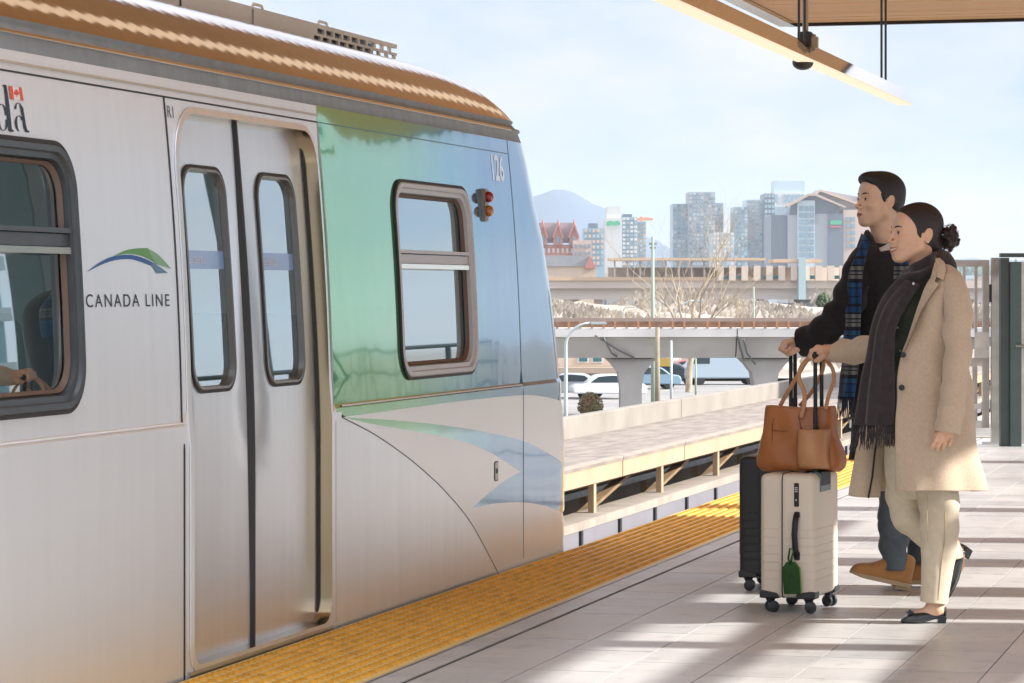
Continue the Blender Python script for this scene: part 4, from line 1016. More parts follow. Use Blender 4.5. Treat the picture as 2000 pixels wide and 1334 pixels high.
for i in range(14):
    u = 1400 + 24 * i
    MB().box(L3(u), L3(u + 13), 0, 1.2, Z3(548), Z3(519)).build('wall_panel', mat('panel_cream', (.66, .56, .46), .8) if i == 0 else bpy.data.materials['panel_cream'], stn)
    if i % 3 != 2: MB().box(L3(u + 14), L3(u + 23), .5, .9, Z3(545), Z3(538)).build('window', win_teal, stn)
for u in range(1200, 1400, 25): MB().box(L3(u), L3(u + 3), 1, 1.6, Z3(548), Z3(509)).build('column', pale, stn)
MB().box(L3(1558), L3(1572), -1, 1, Z3(585), Z3(503)).build('lift_shaft', mat('lift_glass', (.42, .55, .58), .3), stn)
MB().box(L3(1450), L3(1590), 1, 8, -1, Z3(592)).build('base_shed', mat('shed_dark', (.20, .22, .22), .7), stn)
MB().box(L3(1400), L3(1700), -2, -1, Z3(621), Z3(606)).build('fence_wall', whit, stn)
# scrub bank
scr = mat('scrub', (.40, .35, .29), .95, noise=.4, nscale=.5)
mb = MB()
for i in range(15000):
    a = RNG.rand(); X = RNG.uniform(-30, 60); Y = 215 + 90 * a; hh = (1.2 + 5.2 * a) * (.75 + .25 * math.sin(X * .35 + a * 9) ) + RNG.rand() * .5
    b = ROT @ Vector((X, Y, gz)); tp = b + Vector((RNG.uniform(-.5, .5), RNG.uniform(-.5, .5), hh)); r = .07 + .22 * RNG.rand()
    mb._a([tp + Vector((-r, 0, -r * .6)), tp + Vector((0, 0, r)), tp + Vector((r, 0, -r * .4)), tp + Vector((0, -.1, -r * 2.2))], [(0, 3, 1), (1, 3, 2)])
tag(mb.build('scrub_thicket', scr, None), kind='stuff')
G = []
for j in range(16):
    G.append([ROT @ Vector((-32 + i * 1.2, 213 + j * 6, gz + (.2 if j == 0 else (.9 + 4.9 * j / 15 * (.8 + .2 * math.sin(i * .42 + j))) - .3 + .5 * RNG.rand()))) for i in range(80)])
mb = MB(); mb.grid(G); tag(mb.build('scrub_bank', scr, None, smooth=True), kind='structure')

# ------------------------------------------------------------------ towers
def tower(name, lab, u0, u1, v0, D, m, bands=None, cols_=None, m2=None, dep=30, grp='towers on the skyline', crown=None, vb=520, xoff=0):
    t, hw, z1, s = bldg(name, lab, u0, u1, v0, D, dep, m, 'tower', grp=grp)
    zb = EYE - (vb - HV) * s - gz
    if bands:
        n = bands; mb = MB()
        if n * (cols_ or 1) <= 400 and cols_:
            cwid = 2 * hw / cols_; hh = (z1 - zb) / n
            me = None
            for i in range(n):
                for j in range(cols_):
                    x0 = -hw + j * cwid + cwid * .14; z0 = zb + i * hh + hh * .25
                    if me is None: me = {}
                    r_ = RNG.rand(); kk_ = 0 if r_ < .6 else (1 if r_ < .8 else 2)
                    if RNG.rand() < .05: continue
                    if kk_ not in me: o = MB().box(0, cwid * .72, -.5, .3, 0, hh * .6).build('window', (m2, gT2, gT3 if m2 == gT else gA)[kk_], t); me[kk_] = o.data
                    else: o = bpy.data.objects.new('window', me[kk_]); C.objects.link(o); o.parent = t
                    o.location = (x0, 0, z0)
    if crown: 
        for (a, b, c, mm_) in crown: MB().box((a - (u0 + u1) / 2) * s, (b - (u0 + u1) / 2) * s, 2, dep * .7, z1, EYE - (c - HV) * s - gz).build('upper_block', mm_, t)
    return t
gA = mat('tower_glass_blue', (.26, .38, .44), .35, noise=.1, nscale=.05); gB = mat('tower_glass_pale', (.45, .56, .60), .4, noise=.08, nscale=.05); gC = mat('tower_grey', (.36, .38, .40), .6, noise=.06, nscale=.05)
gD = mat('tower_dark', (.12, .15, .19), .4); gW = mat('tower_white', (.62, .62, .60), .7); gT = mat('tower_window', (.20, .30, .36), .25); gT2 = mat('tower_window_pale', (.38, .46, .50), .3); gT3 = mat('tower_window_dark', (.13, .19, .24), .2)
gP = mat('tower_peach', (.55, .42, .34), .7)
DT = 1700
tower('tower', 'widest pale grey glass tower above the bare tree', 1345, 1397, 375, DT, gC, 18, 7, gT)
tower('tower', 'dark blue narrow tower on the left flank of the widest grey tower', 1314, 1346, 398, DT + 10, gA, 14, 4, gT)
tower('tower', 'grey narrow tower on the right flank of the widest grey tower', 1396, 1413, 396, DT + 20, gC, 14, 3, gT)
tower('tower', 'blue glass tower left half of the pale pair', 1434, 1460, 404, DT, gA, 16, 4, gT)
tower('tower', 'tall pale aqua tower with white balconies right half of the pale pair', 1458, 1491, 390, DT + 15, gB, 20, 4, gW)
tower('tower', 'low pale aqua block in front of the pale pair', 1392, 1434, 454, DT - 50, gB, 8, 6, gW)
tower('tower', 'dark slate slab tower left of the white topped tower', 1493, 1513, 378, DT, gD, 14, 3, gA)
tower('tower', 'white topped tower with a blocky crown behind the gabled hall', 1512, 1572, 376, DT + 40, gW, 6, 7, gA, crown=[(1512, 1572, 353, gB)])
# gabled hall
hall = G2('gabled_building', 'large grey hall with overlapping pitched roofs left of the man', 'building', 1600, 1400)
def LH(u): return (u - 1600) * 1400 / FPX
def ZH(v): return EYE - (v - HV) * 1400 / FPX - gz
MB().box(LH(1506), LH(1538), 0, 40, 0, ZH(420)).build('wall', gD, hall); MB().box(LH(1538), LH(1556), -2, 40, 0, ZH(420)).build('wall', gC, hall)
MB().box(LH(1556), LH(1590), -4, 30, 0, ZH(392)).build('glass_tower', gB, hall); MB().box(LH(1590), LH(1616), -2, 40, 0, ZH(418)).build('wall', gC, hall)
MB().box(LH(1616), LH(1646), -3, 40, 0, ZH(417)).build('wall', gD, hall); MB().box(LH(1646), LH(1720), -2, 40, 0, ZH(410)).build('wall', gP, hall)
MB().box(LH(1620), LH(1642), -3.6, -3, ZH(439), ZH(431)).build('green_sign', mat('sign_green', (.05, .40, .20), .6), hall)
MB().box(LH(1620), LH(1640), -3.6, -3, ZH(445), ZH(441)).build('red_sign', mat('sign_red', (.45, .10, .14), .6), hall)
rf_ = mat('hall_roof', (.33, .32, .33), .7); ed = mat('roof_edge_tan', (.48, .38, .28), .7)
def gable(pts, y0, y1, nm='roof', m=rf_): MB().prism([(LH(a), ZH(b)) for a, b in pts], 'y', y0, y1).build(nm, m, hall)
gable([(1590, 380), (1604, 369), (1720, 390), (1720, 410), (1690, 412), (1640, 412)], 10, 30)
gable([(1586, 383), (1604, 369), (1680, 396), (1680, 400), (1604, 373), (1588, 387)], 4, 10, 'roof_edge', ed)
gable([(1534, 402), (1576, 379), (1590, 378), (1650, 404), (1648, 407), (1590, 383), (1578, 383), (1536, 406)], -6, 4, 'roof_edge', ed)
gable([(1540, 420), (1545, 402), (1578, 383), (1590, 383), (1640, 404), (1640, 418)], -1, 20, 'gable', gD)
gable([(1690, 378), (1720, 375), (1720, 412), (1690, 412)], 6, 20, 'gable', gP)
for i in range(8):
    for j in range(3): MB().box(LH(1559 + j * 10.5), LH(1567 + j * 10.5), -4.4, -4, ZH(412 + i * 13), ZH(403 + i * 13)).build('window', gT, hall)
for i in range(5):
    for j in range(2): MB().box(LH(1652 + j * 10), LH(1659 + j * 10), -2.5, -2, ZH(432 + i * 13), ZH(424 + i * 13)).build('window', gT, hall)
# red gabled terrace, sign tower and cranes on the left
brick = mat('brick_red', (.52, .24, .18), .8, noise=.15, nscale=.2); rp_ = mat('roof_red', (.46, .19, .14), .8)
D4 = 900
tt = G2('gabled_terrace', 'red brick building with three pointed gables beside the train nose', 'building', 1090, D4)
def L4(u): return (u - 1090) * D4 / FPX
def Z4(v): return EYE - (v - HV) * D4 / FPX - gz
MB().box(L4(1030), L4(1128), 0, 25, 0, Z4(478)).build('wall', brick, tt); MB().box(L4(1118), L4(1155), -3, 20, 0, Z4(470)).build('wall', mat('wall_pink', (.58, .42, .36), .8), tt)
MB().prism([(L4(1030), Z4(472)), (L4(1045), Z4(434)), (L4(1122), Z4(434)), (L4(1134), Z4(472))], 'y', 6, 22).build('roof', mat('slate', (.34, .34, .37), .7), tt)
for u in (1060, 1090, 1121):
    MB().prism([(L4(u - 9), Z4(478)), (L4(u + 9), Z4(478)), (L4(u + 9), Z4(462)), (L4(u), Z4(440)), (L4(u - 9), Z4(462))], 'y', -1.5, 6).build('gable', brick, tt)
    MB().prism([(L4(u - 11), Z4(464)), (L4(u), Z4(433)), (L4(u + 11), Z4(464)), (L4(u + 9), Z4(466)), (L4(u), Z4(442)), (L4(u - 9), Z4(466))], 'y', -2.2, 6.2).build('gable_roof', rp_, tt)
    MB().tube([(L4(u), -1, Z4(440)), (L4(u), -1, Z4(427))], [.5, .05], 6).build('finial', rp_, tt)
    MB().box(L4(u - 3), L4(u + 3), -1.8, -1.5, Z4(474), Z4(462)).build('window', gT, tt)
for i in range(2):
    for u in range(1052, 1128, 9): MB().box(L4(u), L4(u + 4), -.3, 0, Z4(494 + 14 * i), Z4(485 + 14 * i)).build('window', whit, tt)
for i in range(2):
    for u in range(1122, 1152, 9): MB().box(L4(u), L4(u + 4), -3.3, -3, Z4(484 + 14 * i), Z4(477 + 14 * i)).build('window', gT, tt)
t5 = G2('low_hall', 'grey roofed hall with small red gables in front of the brick terrace', 'building', 1110, 700)
s5 = 700 / FPX
MB().box(-70 * s5, 55 * s5, 0, 15, 0, EYE - (520 - HV) * s5 - gz).build('wall', wall_cream, t5)
MB().prism([(-70 * s5, EYE - (520 - HV) * s5 - gz), (55 * s5, EYE - (520 - HV) * s5 - gz), (38 * s5, EYE - (499 - HV) * s5 - gz), (-40 * s5, EYE - (499 - HV) * s5 - gz)], 'y', -.5, 14).build('roof', roofm, t5)
for u in (42,): MB().prism([((u - 11) * s5, EYE - (524 - HV) * s5 - gz), (u * s5, EYE - (500 - HV) * s5 - gz), ((u + 11) * s5, EYE - (524 - HV) * s5 - gz)], 'y', -2, 6).build('gable', rp_, t5)
tower('tower', 'slim pale tower with green sign near its top', 1182, 1215, 426, 1300, gW, 0, 0, gT, crown=[(1185, 1212, 403, gW)])
sg_ = G2('roof_sign', 'green sign on the slim pale tower', 'sign', 1198, 1298)
s6 = 1298 / FPX
def gwave(k): return
MB().prism([(x * s6, EYE - (v - HV) * s6 - gz) for x, v in ((-15, 440), (-13, 433), (-6, 431), (0, 433), (8, 431), (13, 434), (13, 440), (5, 441), (-4, 440), (-10, 442))], 'y', -.6, 0).build('sign_board', mat('sign_green2', (.06, .42, .20), .6), sg_)
tower('tower', 'grey blue block between the brick terrace and the slim tower', 1140, 1180, 446, 1250, gA, 7, 5, gP, crown=[(1150, 1168, 436, gD)])
tower('tower', 'blue tower under construction right of the slim pale tower', 1215, 1245, 424, 1350, gA, 12, 4, gW, crown=[(1217, 1235, 418, gD)])
tower('tower', 'pale concrete frame tower below the orange crane', 1243, 1262, 432, 1360, gP, 10, 3, gT)
tower('tower', 'low grey block behind the utility pole', 1262, 1300, 505, 1360, gC, 3, 5, gT)
cr = G2('tower_crane', 'orange construction crane over the concrete frame tower', 'crane', 1252, 1365); s7 = 1365 / FPX; oc = mat('crane_orange', (.60, .26, .12), .6)
zt = EYE - (430 - HV) * s7 - gz
MB().box(-.6, .6, -.6, .6, 0, zt + 1.5).build('mast', oc, cr); MB().box(-12 * s7, 23 * s7, -.5, .5, zt - .1, zt + .9).build('jib', oc, cr); MB().box(-12 * s7, -7 * s7, -1, 1, zt - 2, zt).build('counterweight', gD, cr)
MB().tube([(0, 0, zt + 1.5), (18 * s7, 0, zt + .9)], .2, 5).build('tie', oc, cr)
# low distant blocks filling the skyline
for i in range(40):
    u = 1040 + i * 24 + RNG.uniform(-6, 6)
    if u > 2080: break
    tower('distant_block', '%s distant block low on the skyline %s' % (['grey', 'peach', 'white', 'pale aqua'][i % 4], ['left of the slim pale tower', 'below the crane', 'behind the utility pole', 'behind the largest bare tree', 'below the pale pair of towers', 'left of the gabled hall', 'behind the gabled hall', 'behind the man', 'behind the woman', 'behind the gate', 'behind the green frame'][min(10, i // 4)]), u, u + RNG.uniform(12, 26), RNG.uniform(528, 545), 1100 + RNG.uniform(0, 300), [gC, gP, gW, gB][i % 4], dep=20, grp='small blocks along the horizon')
# far tree line on the right
ft = mat('far_trees', (.05, .09, .05), .9)
mb = MB()
for i in range(2600):
    u = RNG.uniform(1700, 2060); D = RNG.uniform(2600, 3000); p = W(u, HV, D); h = 22 + 7 * RNG.rand() ** 2 + (6 if RNG.rand() < .01 else 0); r = 3 + 3 * RNG.rand()
    mb.tube([(p.x, p.y, gz), (p.x, p.y, gz + h * .3 + 6), (p.x, p.y, gz + h - 4), (p.x, p.y, gz + h)], [r * .7, r, r * .8, .3], 5, cap=False)
tag(mb.build('far_tree_line', ft), kind='stuff')

# ------------------------------------------------------------------ mountain
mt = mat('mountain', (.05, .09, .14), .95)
G = []
for j in range(14):
    row = []
    fj = j / 13
    for i in range(90):
        u = 800 + i * 20
        pk = lerp([(800, 470), (900, 440), (1000, 395), (1045, 375), (1080, 361), (1110, 362), (1140, 378), (1190, 405), (1260, 450), (1340, 492), (1440, 512), (1600, 508), (1760, 500), (1900, 496), (2000, 500), (2300, 520), (2600, 540)], u)
        D = 4200 - 1400 * (1 - fj); top = (HV - pk) / FPX * 4200
        h = top * fj ** 1.3 * (1 + .10 * math.sin(i * .9 + j) * (1 - fj)) + (math.sin(i * 2.1) + math.sin(i * 3.7 + 1)) * 1.2 * fj
        x = (u - 1000) / FPX * 4200; row.append(ROT @ Vector((x, D, gz + h)))
    G.append(row)
row = [ROT @ Vector(((800 + i * 20 - 1000) / FPX * 4200, 4900, gz)) for i in range(90)]; G.append(row)
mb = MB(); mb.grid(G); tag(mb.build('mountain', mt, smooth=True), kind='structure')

# ------------------------------------------------------------------ bare trees and shrub
bark = mat('bark', (.38, .31, .22), .9, noise=.3, nscale=3)
def bare_tree(u, D, H, seed, lab, spread=.55, v=None, lean=0):
    rg = random.Random(seed); t = G2('bare_tree', lab, 'tree', u, D, group='bare winter trees'); tr_, br = MB(), MB()
    def grow(mb, p, d, L, r, lev):
        n = 4; pts = [p]; rs = [r]; q = p.copy(); dd = d.copy()
        for i in range(n):
            dd = (dd + Vector((rg.uniform(-.16, .16), rg.uniform(-.16, .16), rg.uniform(-.02, .12)))).normalized(); q = q + dd * L / n; pts.append(q.copy()); rs.append(r * (1 - .45 * (i + 1) / n))
        mb.tube(pts, rs, 6 if lev < 2 else 3, cap=False)
        if lev >= 5: return
        k = 4 if lev < 2 else 3
        for i in range(k + (lev == 0) * 3 + (lev == 4)):
            j = rg.choice([2, 3, 4, 4]) if lev else rg.choice([2, 3, 3, 4, 4]); a = rg.uniform(0, 6.28); sp = spread * rg.uniform(.6, 1.3)
            nd = (dd + Vector((math.cos(a) * sp, math.sin(a) * sp, rg.uniform(0, .25)))).normalized(); grow(br, pts[j], nd, L * rg.uniform(.58, .75), rs[j] * .62, lev + 1)
    grow(tr_, Vector((0, 0, 0)), Vector((lean, 0, 1)), H * .36, H * .014, 0)
    tr_.build('trunk', bark, t, smooth=True); br.build('crown', bark, t)
bare_tree(1345, 190, 15.5, 5, 'largest bare tree rising in front of the grey tower', .62)
bare_tree(1288, 215, 9.5, 9, 'bare tree directly right of the utility pole', .7)
bare_tree(1225, 220, 8.5, 12, 'bare tree left of the utility pole', .75)
bare_tree(1180, 235, 7, 14, 'smaller bare tree nearest the train nose', .8)
bare_tree(1445, 235, 8, 17, 'bare tree right of the largest one', .8)
leafm = mat('shrub_leaf', (.20, .24, .10), .8, noise=.4, nscale=1.5, col2=(.34, .18, .09))
sh = G2('shrub', 'rounded green and rust shrub above the parapet', 'shrub', 1153, 152)
mb = MB(); s8 = 152 / FPX; zc = lz(795, 152)
for i in range(2600):
    a = RNG.normal(size=3); a /= np.linalg.norm(a); r = RNG.rand() ** .4
    p = Vector((a[0] * 26 * s8 * r, a[1] * .7 * r, zc + a[2] * 30 * s8 * r * (1.0 if a[2] > 0 else .6)))
    e1 = Vector(RNG.normal(size=3)).normalized() * .055; e2 = e1.orthogonal().normalized() * .035; mb._a([p - e1, p + e2, p + e1, p - e2], [(0, 1, 2, 3)])
mb.build('foliage', leafm, sh); MB().tube([(0, 0, 0), (.05, 0, zc)], [.08, .05], 6).build('stem', bark, sh)
for i, (u, D, r, lb) in enumerate(((1668, 330, 16, 'dark green conifer behind the man and the far station'), (1608, 300, 14, 'round green shrub under the far station'))):
    t = G2('tree', lb, 'tree', u, D); s9 = D / FPX; mb = MB(); 
    for k in range(900):
        a = RNG.normal(size=3); a /= np.linalg.norm(a); q = RNG.rand() ** .4; p = Vector((a[0] * r * s9 * q, a[1] * r * s9 * q, EYE - (598 - HV) * s9 - gz + a[2] * 26 * s9 * q))
        e1 = Vector(RNG.normal(size=3)).normalized() * .22; e2 = e1.orthogonal().normalized() * .15; mb._a([p - e1, p + e2, p + e1, p - e2], [(0, 1, 2, 3)])
    mb.build('crown', mat('leaf_dark', (.08, .12, .05), .85), t); MB().tube([(0, 0, 0), (0, 0, EYE - (598 - HV) * s9 - gz)], [.25, .1], 6).build('trunk', bark, t)

# glass office block across the street right of the station (mirrored in the left carriage window)
ob = empty('office_block', (25, 62, gz), math.radians(0), label='teal glass office block mirrored in the left carriage window', cat='building')
tg = mat('curtain_glass', (.10, .30, .34), .12, coat=.6, noise=.3, nscale=.3); tf = mat('spandrel_pale', (.45, .55, .56), .5)
MB().box(0, 50, 0, 10, 0, 26).build('glass_wall', tg, ob)
for i in range(14): MB().box(-.25, 50, -.25, 0, i * 2.0, i * 2.0 + .55).build('spandrel', tf, ob); MB().box(-.25, 0, 0, 10, i * 2.0, i * 2.0 + .55).build('spandrel', tf, ob)
for i in range(25): MB().box(i * 2, i * 2 + .15, -.35, 0, 0, 26).build('mullion', tf, ob)
for i in range(5): MB().box(-.35, 0, i * 2, i * 2 + .15, 0, 26).build('mullion', tf, ob)

# haze: pale air round the whole scene
hz_ = bpy.data.materials.new('haze'); hz_.use_nodes = True; t_ = hz_.node_tree; t_.nodes.clear()
o_ = t_.nodes.new('ShaderNodeOutputMaterial'); pv_ = t_.nodes.new('ShaderNodeVolumePrincipled'); pv_.inputs['Color'].default_value = (.78, .88, 1, 1); pv_.inputs['Density'].default_value = HAZE = .00011; pv_.inputs['Anisotropy'].default_value = .0
t_.links.new(pv_.outputs[0], o_.inputs['Volume'])
hz = MB().box(-5200, 5200, -1500, 5400, gz - 1, 165).build('haze', hz_); hz['kind'] = 'stuff'
# ------------------------------------------------------------------ signed-distance kit for rounded organic shapes
class SDF:
    def __init__(s, lo, hi, h):
        s.h = h; s.lo = np.array(lo, float); n = np.ceil((np.array(hi, float) - s.lo) / h).astype(int) + 1; s.n = n
        s.F = np.full(tuple(n), 1.0, np.float32)
    def _win(s, lo, hi, pad):
        a = np.clip(np.floor((np.array(lo) - pad - s.lo) / s.h).astype(int), 0, s.n - 1); b = np.clip(np.ceil((np.array(hi) + pad - s.lo) / s.h).astype(int) + 1, 1, s.n)
        if np.any(b <= a): return None
        g = [s.lo[i] + s.h * np.arange(a[i], b[i]) for i in range(3)]
        X, Y, Z = np.meshgrid(*g, indexing='ij'); return tuple(slice(a[i], b[i]) for i in range(3)), X.astype(np.float32), Y.astype(np.float32), Z.astype(np.float32)
    def _mix(s, sl, d, k, op):
        F = s.F[sl]
        if op == '-': d = -d; F2 = -F; hh = np.maximum(k - np.abs(F2 - d * -1 * -1), 0) if False else None
        if op == '+':
            hh = np.maximum(k - np.abs(F - d), 0) / k if k > 0 else 0; s.F[sl] = np.minimum(F, d) - hh * hh * k * .25
        else:   # subtract: max(F, -d0) with d already negated
            hh = np.maximum(k - np.abs(F - d), 0) / k if k > 0 else 0; s.F[sl] = np.maximum(F, d) + hh * hh * k * .25
    def cap(s, p, q, r0, r1=None, k=.01, op='+', flat=None):
        r1 = r0 if r1 is None else r1; p = np.array(p, float); q = np.array(q, float); R = max(r0, r1)
        w = s._win(np.minimum(p, q), np.maximum(p, q), R + k + 3 * s.h)
        if w is None: return s
        sl, X, Y, Z = w; d = q - p; L2 = max(d @ d, 1e-12)
        t = np.clip(((X - p[0]) * d[0] + (Y - p[1]) * d[1] + (Z - p[2]) * d[2]) / L2, 0, 1)
        D = np.sqrt((X - p[0] - t * d[0]) ** 2 + (Y - p[1] - t * d[1]) ** 2 + (Z - p[2] - t * d[2]) ** 2) - (r0 + (r1 - r0) * t)
        s._mix(sl, D, k, op); return s
    def chain(s, pts, rs, k=.01):
        for i in range(len(pts) - 1): s.cap(pts[i], pts[i + 1], rs[i], rs[i + 1], k)
        return s
    def ell(s, c, r, k=.01, op='+', R=None):
        c = np.array(c, float); r = np.array(r, float); m = r.max()
        w = s._win(c - m, c + m, k + 3 * s.h)
        if w is None: return s
        sl, X, Y, Z = w; P = np.stack([X - c[0], Y - c[1], Z - c[2]], -1)
        if R is not None: P = P @ np.array(R, dtype=np.float32)        # rows into local axes
        q = P / r; k0 = np.linalg.norm(q, axis=-1); k1 = np.linalg.norm(q / r, axis=-1) + 1e-9; D = k0 * (k0 - 1) / k1
        s._mix(sl, D.astype(np.float32), k, op); return s
    def mesh(s):
        F = s.F; n = np.array(F.shape); ins = F < 0
        c = np.zeros(tuple(n - 1), bool); allin = np.ones(tuple(n - 1), bool)
        for dx in (0, 1):
            for dy in (0, 1):
                for dz in (0, 1):
                    v = ins[dx:n[0] - 1 + dx, dy:n[1] - 1 + dy, dz:n[2] - 1 + dz]; c |= v; allin &= v
        act = c & ~allin; idx = -np.ones(act.shape, int); I = np.argwhere(act); idx[act] = np.arange(len(I))
        acc = np.zeros((len(I), 3)); cnt = np.zeros(len(I))
        cor = [(a, b, e) for a in (0, 1) for b in (0, 1) for e in (0, 1)]
        for a in cor:
            for ax in range(3):
                if a[ax]: continue
                b = list(a); b[ax] = 1; fa = F[I[:, 0] + a[0], I[:, 1] + a[1], I[:, 2] + a[2]]; fb = F[I[:, 0] + b[0], I[:, 1] + b[1], I[:, 2] + b[2]]
                m = (fa < 0) != (fb < 0); t = np.where(m, fa / np.where(m, fa - fb, 1), 0); p = np.tile(np.array(a, float), (len(I), 1)); p[:, ax] += t
                acc[m] += p[m]; cnt[m] += 1
        V = (acc / cnt[:, None] + I) * s.h + s.lo; quads = []
        for ax in range(3):
            u, v = (ax + 1) % 3, (ax + 2) % 3
            sa = [slice(1, -1)] * 3; sa[ax] = slice(0, n[ax] - 1); sb = list(sa); sb[ax] = slice(1, n[ax])
            A = ins[tuple(sa)]; B = ins[tuple(sb)]
            E_ = np.argwhere(A != B); 
            if not len(E_): continue
            flip = A[tuple(E_.T)]; off = np.ones(3, int); off[ax] = 0; E_ = E_ + off
            def g(du, dv):
                q = E_.copy(); q[:, u] += du; q[:, v] += dv; return idx[q[:, 0], q[:, 1], q[:, 2]]
            q = np.stack([g(-1, -1), g(0, -1), g(0, 0), g(-1, 0)], 1); q[~flip] = q[~flip][:, ::-1]; quads.append(q)
        Q = np.concatenate(quads); Q = Q[(Q >= 0).all(1)]
        return V, Q
def sdf_obj(name, S_list, m, parent, xf=None, smooth_it=1, disp=None):
    "one object from one or more fields; xf maps points into the parent's frame"
    Vs, Qs, o = [], [], 0
    for S_, T_ in S_list:
        V, Q = S_.mesh()
        for _ in range(smooth_it):
            A = np.zeros_like(V); c = np.zeros(len(V))
            for i in range(4):
                j = (i + 1) % 4; np.add.at(A, Q[:, i], V[Q[:, j]]); np.add.at(A, Q[:, j], V[Q[:, i]]); np.add.at(c, Q[:, i], 1); np.add.at(c, Q[:, j], 1)
            V = V * .5 + .5 * A / np.maximum(c, 1)[:, None]
        if disp is not None: V = disp(V)
        if T_ is not None: V = V @ np.array(T_.to_3x3()).T + np.array(T_.translation)
        Vs.append(V); Qs.append(Q + o); o += len(V)
    V = np.concatenate(Vs); Q = np.concatenate(Qs)
    me = bpy.data.meshes.new(name); me.vertices.add(len(V)); me.vertices.foreach_set('co', V.astype(np.float32).ravel())
    me.loops.add(Q.size); me.loops.foreach_set('vertex_index', Q.ravel().astype(np.int32)); me.polygons.add(len(Q)); me.polygons.foreach_set('loop_start', np.arange(0, Q.size, 4, dtype=np.int32)); me.polygons.foreach_set('loop_total', np.full(len(Q), 4, np.int32))
    me.update(); me.validate(); me.polygons.foreach_set('use_smooth', [True] * len(me.polygons))
    for q in (m if isinstance(m, (list, tuple)) else [m]): me.materials.append(q)
    ob = bpy.data.objects.new(name, me); C.objects.link(ob); ob.parent = parent; return ob
from mathutils import noise as mn
def loft(name, sections, m, parent, nu=48, nv=60, wr=0, wsc=(8, 8, 8), solid=.004, closed=False, seed=0, fold=None, smooth=True, sub=0):
    "sections: list of control polylines (x, y, z); resampled smoothly in both directions"
    rows = [catmull(s, nu) for s in sections]; cols = np.stack(rows)          # k, nu, 3
    G = np.stack([catmull(cols[:, j], nv) for j in range(nu)], 1) if len(sections) > 2 else np.stack([cols[0] + (cols[1] - cols[0]) * t for t in np.linspace(0, 1, nv)])
    if wr or fold:
        du = np.roll(G, -1, 1) - np.roll(G, 1, 1); du[:, 0] = G[:, 1] - G[:, 0]; du[:, -1] = G[:, -1] - G[:, -2]
        dv_ = np.roll(G, -1, 0) - np.roll(G, 1, 0); dv_[0] = G[1] - G[0]; dv_[-1] = G[-1] - G[-2]
        nn = np.cross(du, dv_); nn /= np.linalg.norm(nn, axis=-1, keepdims=True) + 1e-9
        for i in range(G.shape[0]):
            for j in range(G.shape[1]):
                p = G[i, j]; a = 0
                if wr: a += wr * mn.noise(Vector((p[0] * wsc[0] + seed, p[1] * wsc[1], p[2] * wsc[2])))
                if fold: a += fold(j / (nu - 1), i / (nv - 1), p)
                G[i, j] = p + nn[i, j] * a
    if closed: G[:, -1] = G[:, 0]
    mb = MB(); mb.grid([[tuple(q) for q in r] for r in G]); o = mb.build(name, m, parent, smooth=smooth, solid=solid, off=0, weld=closed)
    return o
def tubeloft(name, path, radii, m, parent, n=28, nv=50, wr=.003, wsc=(14, 14, 14), solid=.003, seed=0, twist=0, fold=None, up=(0, 1, 0), capend=False):
    "sleeve or trouser leg: path points with (rx, ry) radii; up = direction of ry"
    P = catmull([tuple(p) for p in path], nv); R = catmull([tuple(r) if hasattr(r, '__len__') else (r, r) for r in radii], nv) if len(radii) == len(path) else None
    dd = np.r_[0, np.cumsum(np.linalg.norm(np.diff(np.array(path, float), axis=0), axis=1))]; tt = np.linspace(0, dd[-1], nv)
    rr = np.array([r if hasattr(r, '__len__') else (r, r) for r in radii], float); R = np.stack([np.interp(tt, dd, rr[:, 0]), np.interp(tt, dd, rr[:, 1])], 1)
    up = np.array(up, float); G = []
    for i in range(nv):
        d = P[min(i + 1, nv - 1)] - P[max(i - 1, 0)]; d /= np.linalg.norm(d); e2 = up - d * (up @ d); e2 /= np.linalg.norm(e2); e1 = np.cross(e2, d); row = []
        for j in range(n + 1):
            a = 2 * math.pi * (j % n) / n; c, s_ = math.cos(a), math.sin(a); v = c * e1 * R[i, 0] + s_ * e2 * R[i, 1]; L_ = np.linalg.norm(v); p = P[i] + v
            k = wr * mn.noise(Vector((p[0] * wsc[0] + seed, p[1] * wsc[1], p[2] * wsc[2])))
            if fold: k += fold(a, i / (nv - 1), p)
            row.append(tuple(p + v / max(L_, 1e-6) * k))
        G.append(row)
    mb = MB(); mb.grid(G)
    if capend: mb._a(G[-1][:-1], [tuple(range(n))])
    return mb.build(name, m, parent, smooth=True, solid=solid, off=0, weld=True)
def cloth(name, col, rough=.85, weave=700, bump=.25, noise=.1, sheen=.3, nscale=30, stretch=(1, 1, 1)):
    m = mat(name, col, rough, noise=noise, nscale=nscale, bump=bump, bscale=weave, sheen=sheen, spec=.25, stretch=stretch); return m

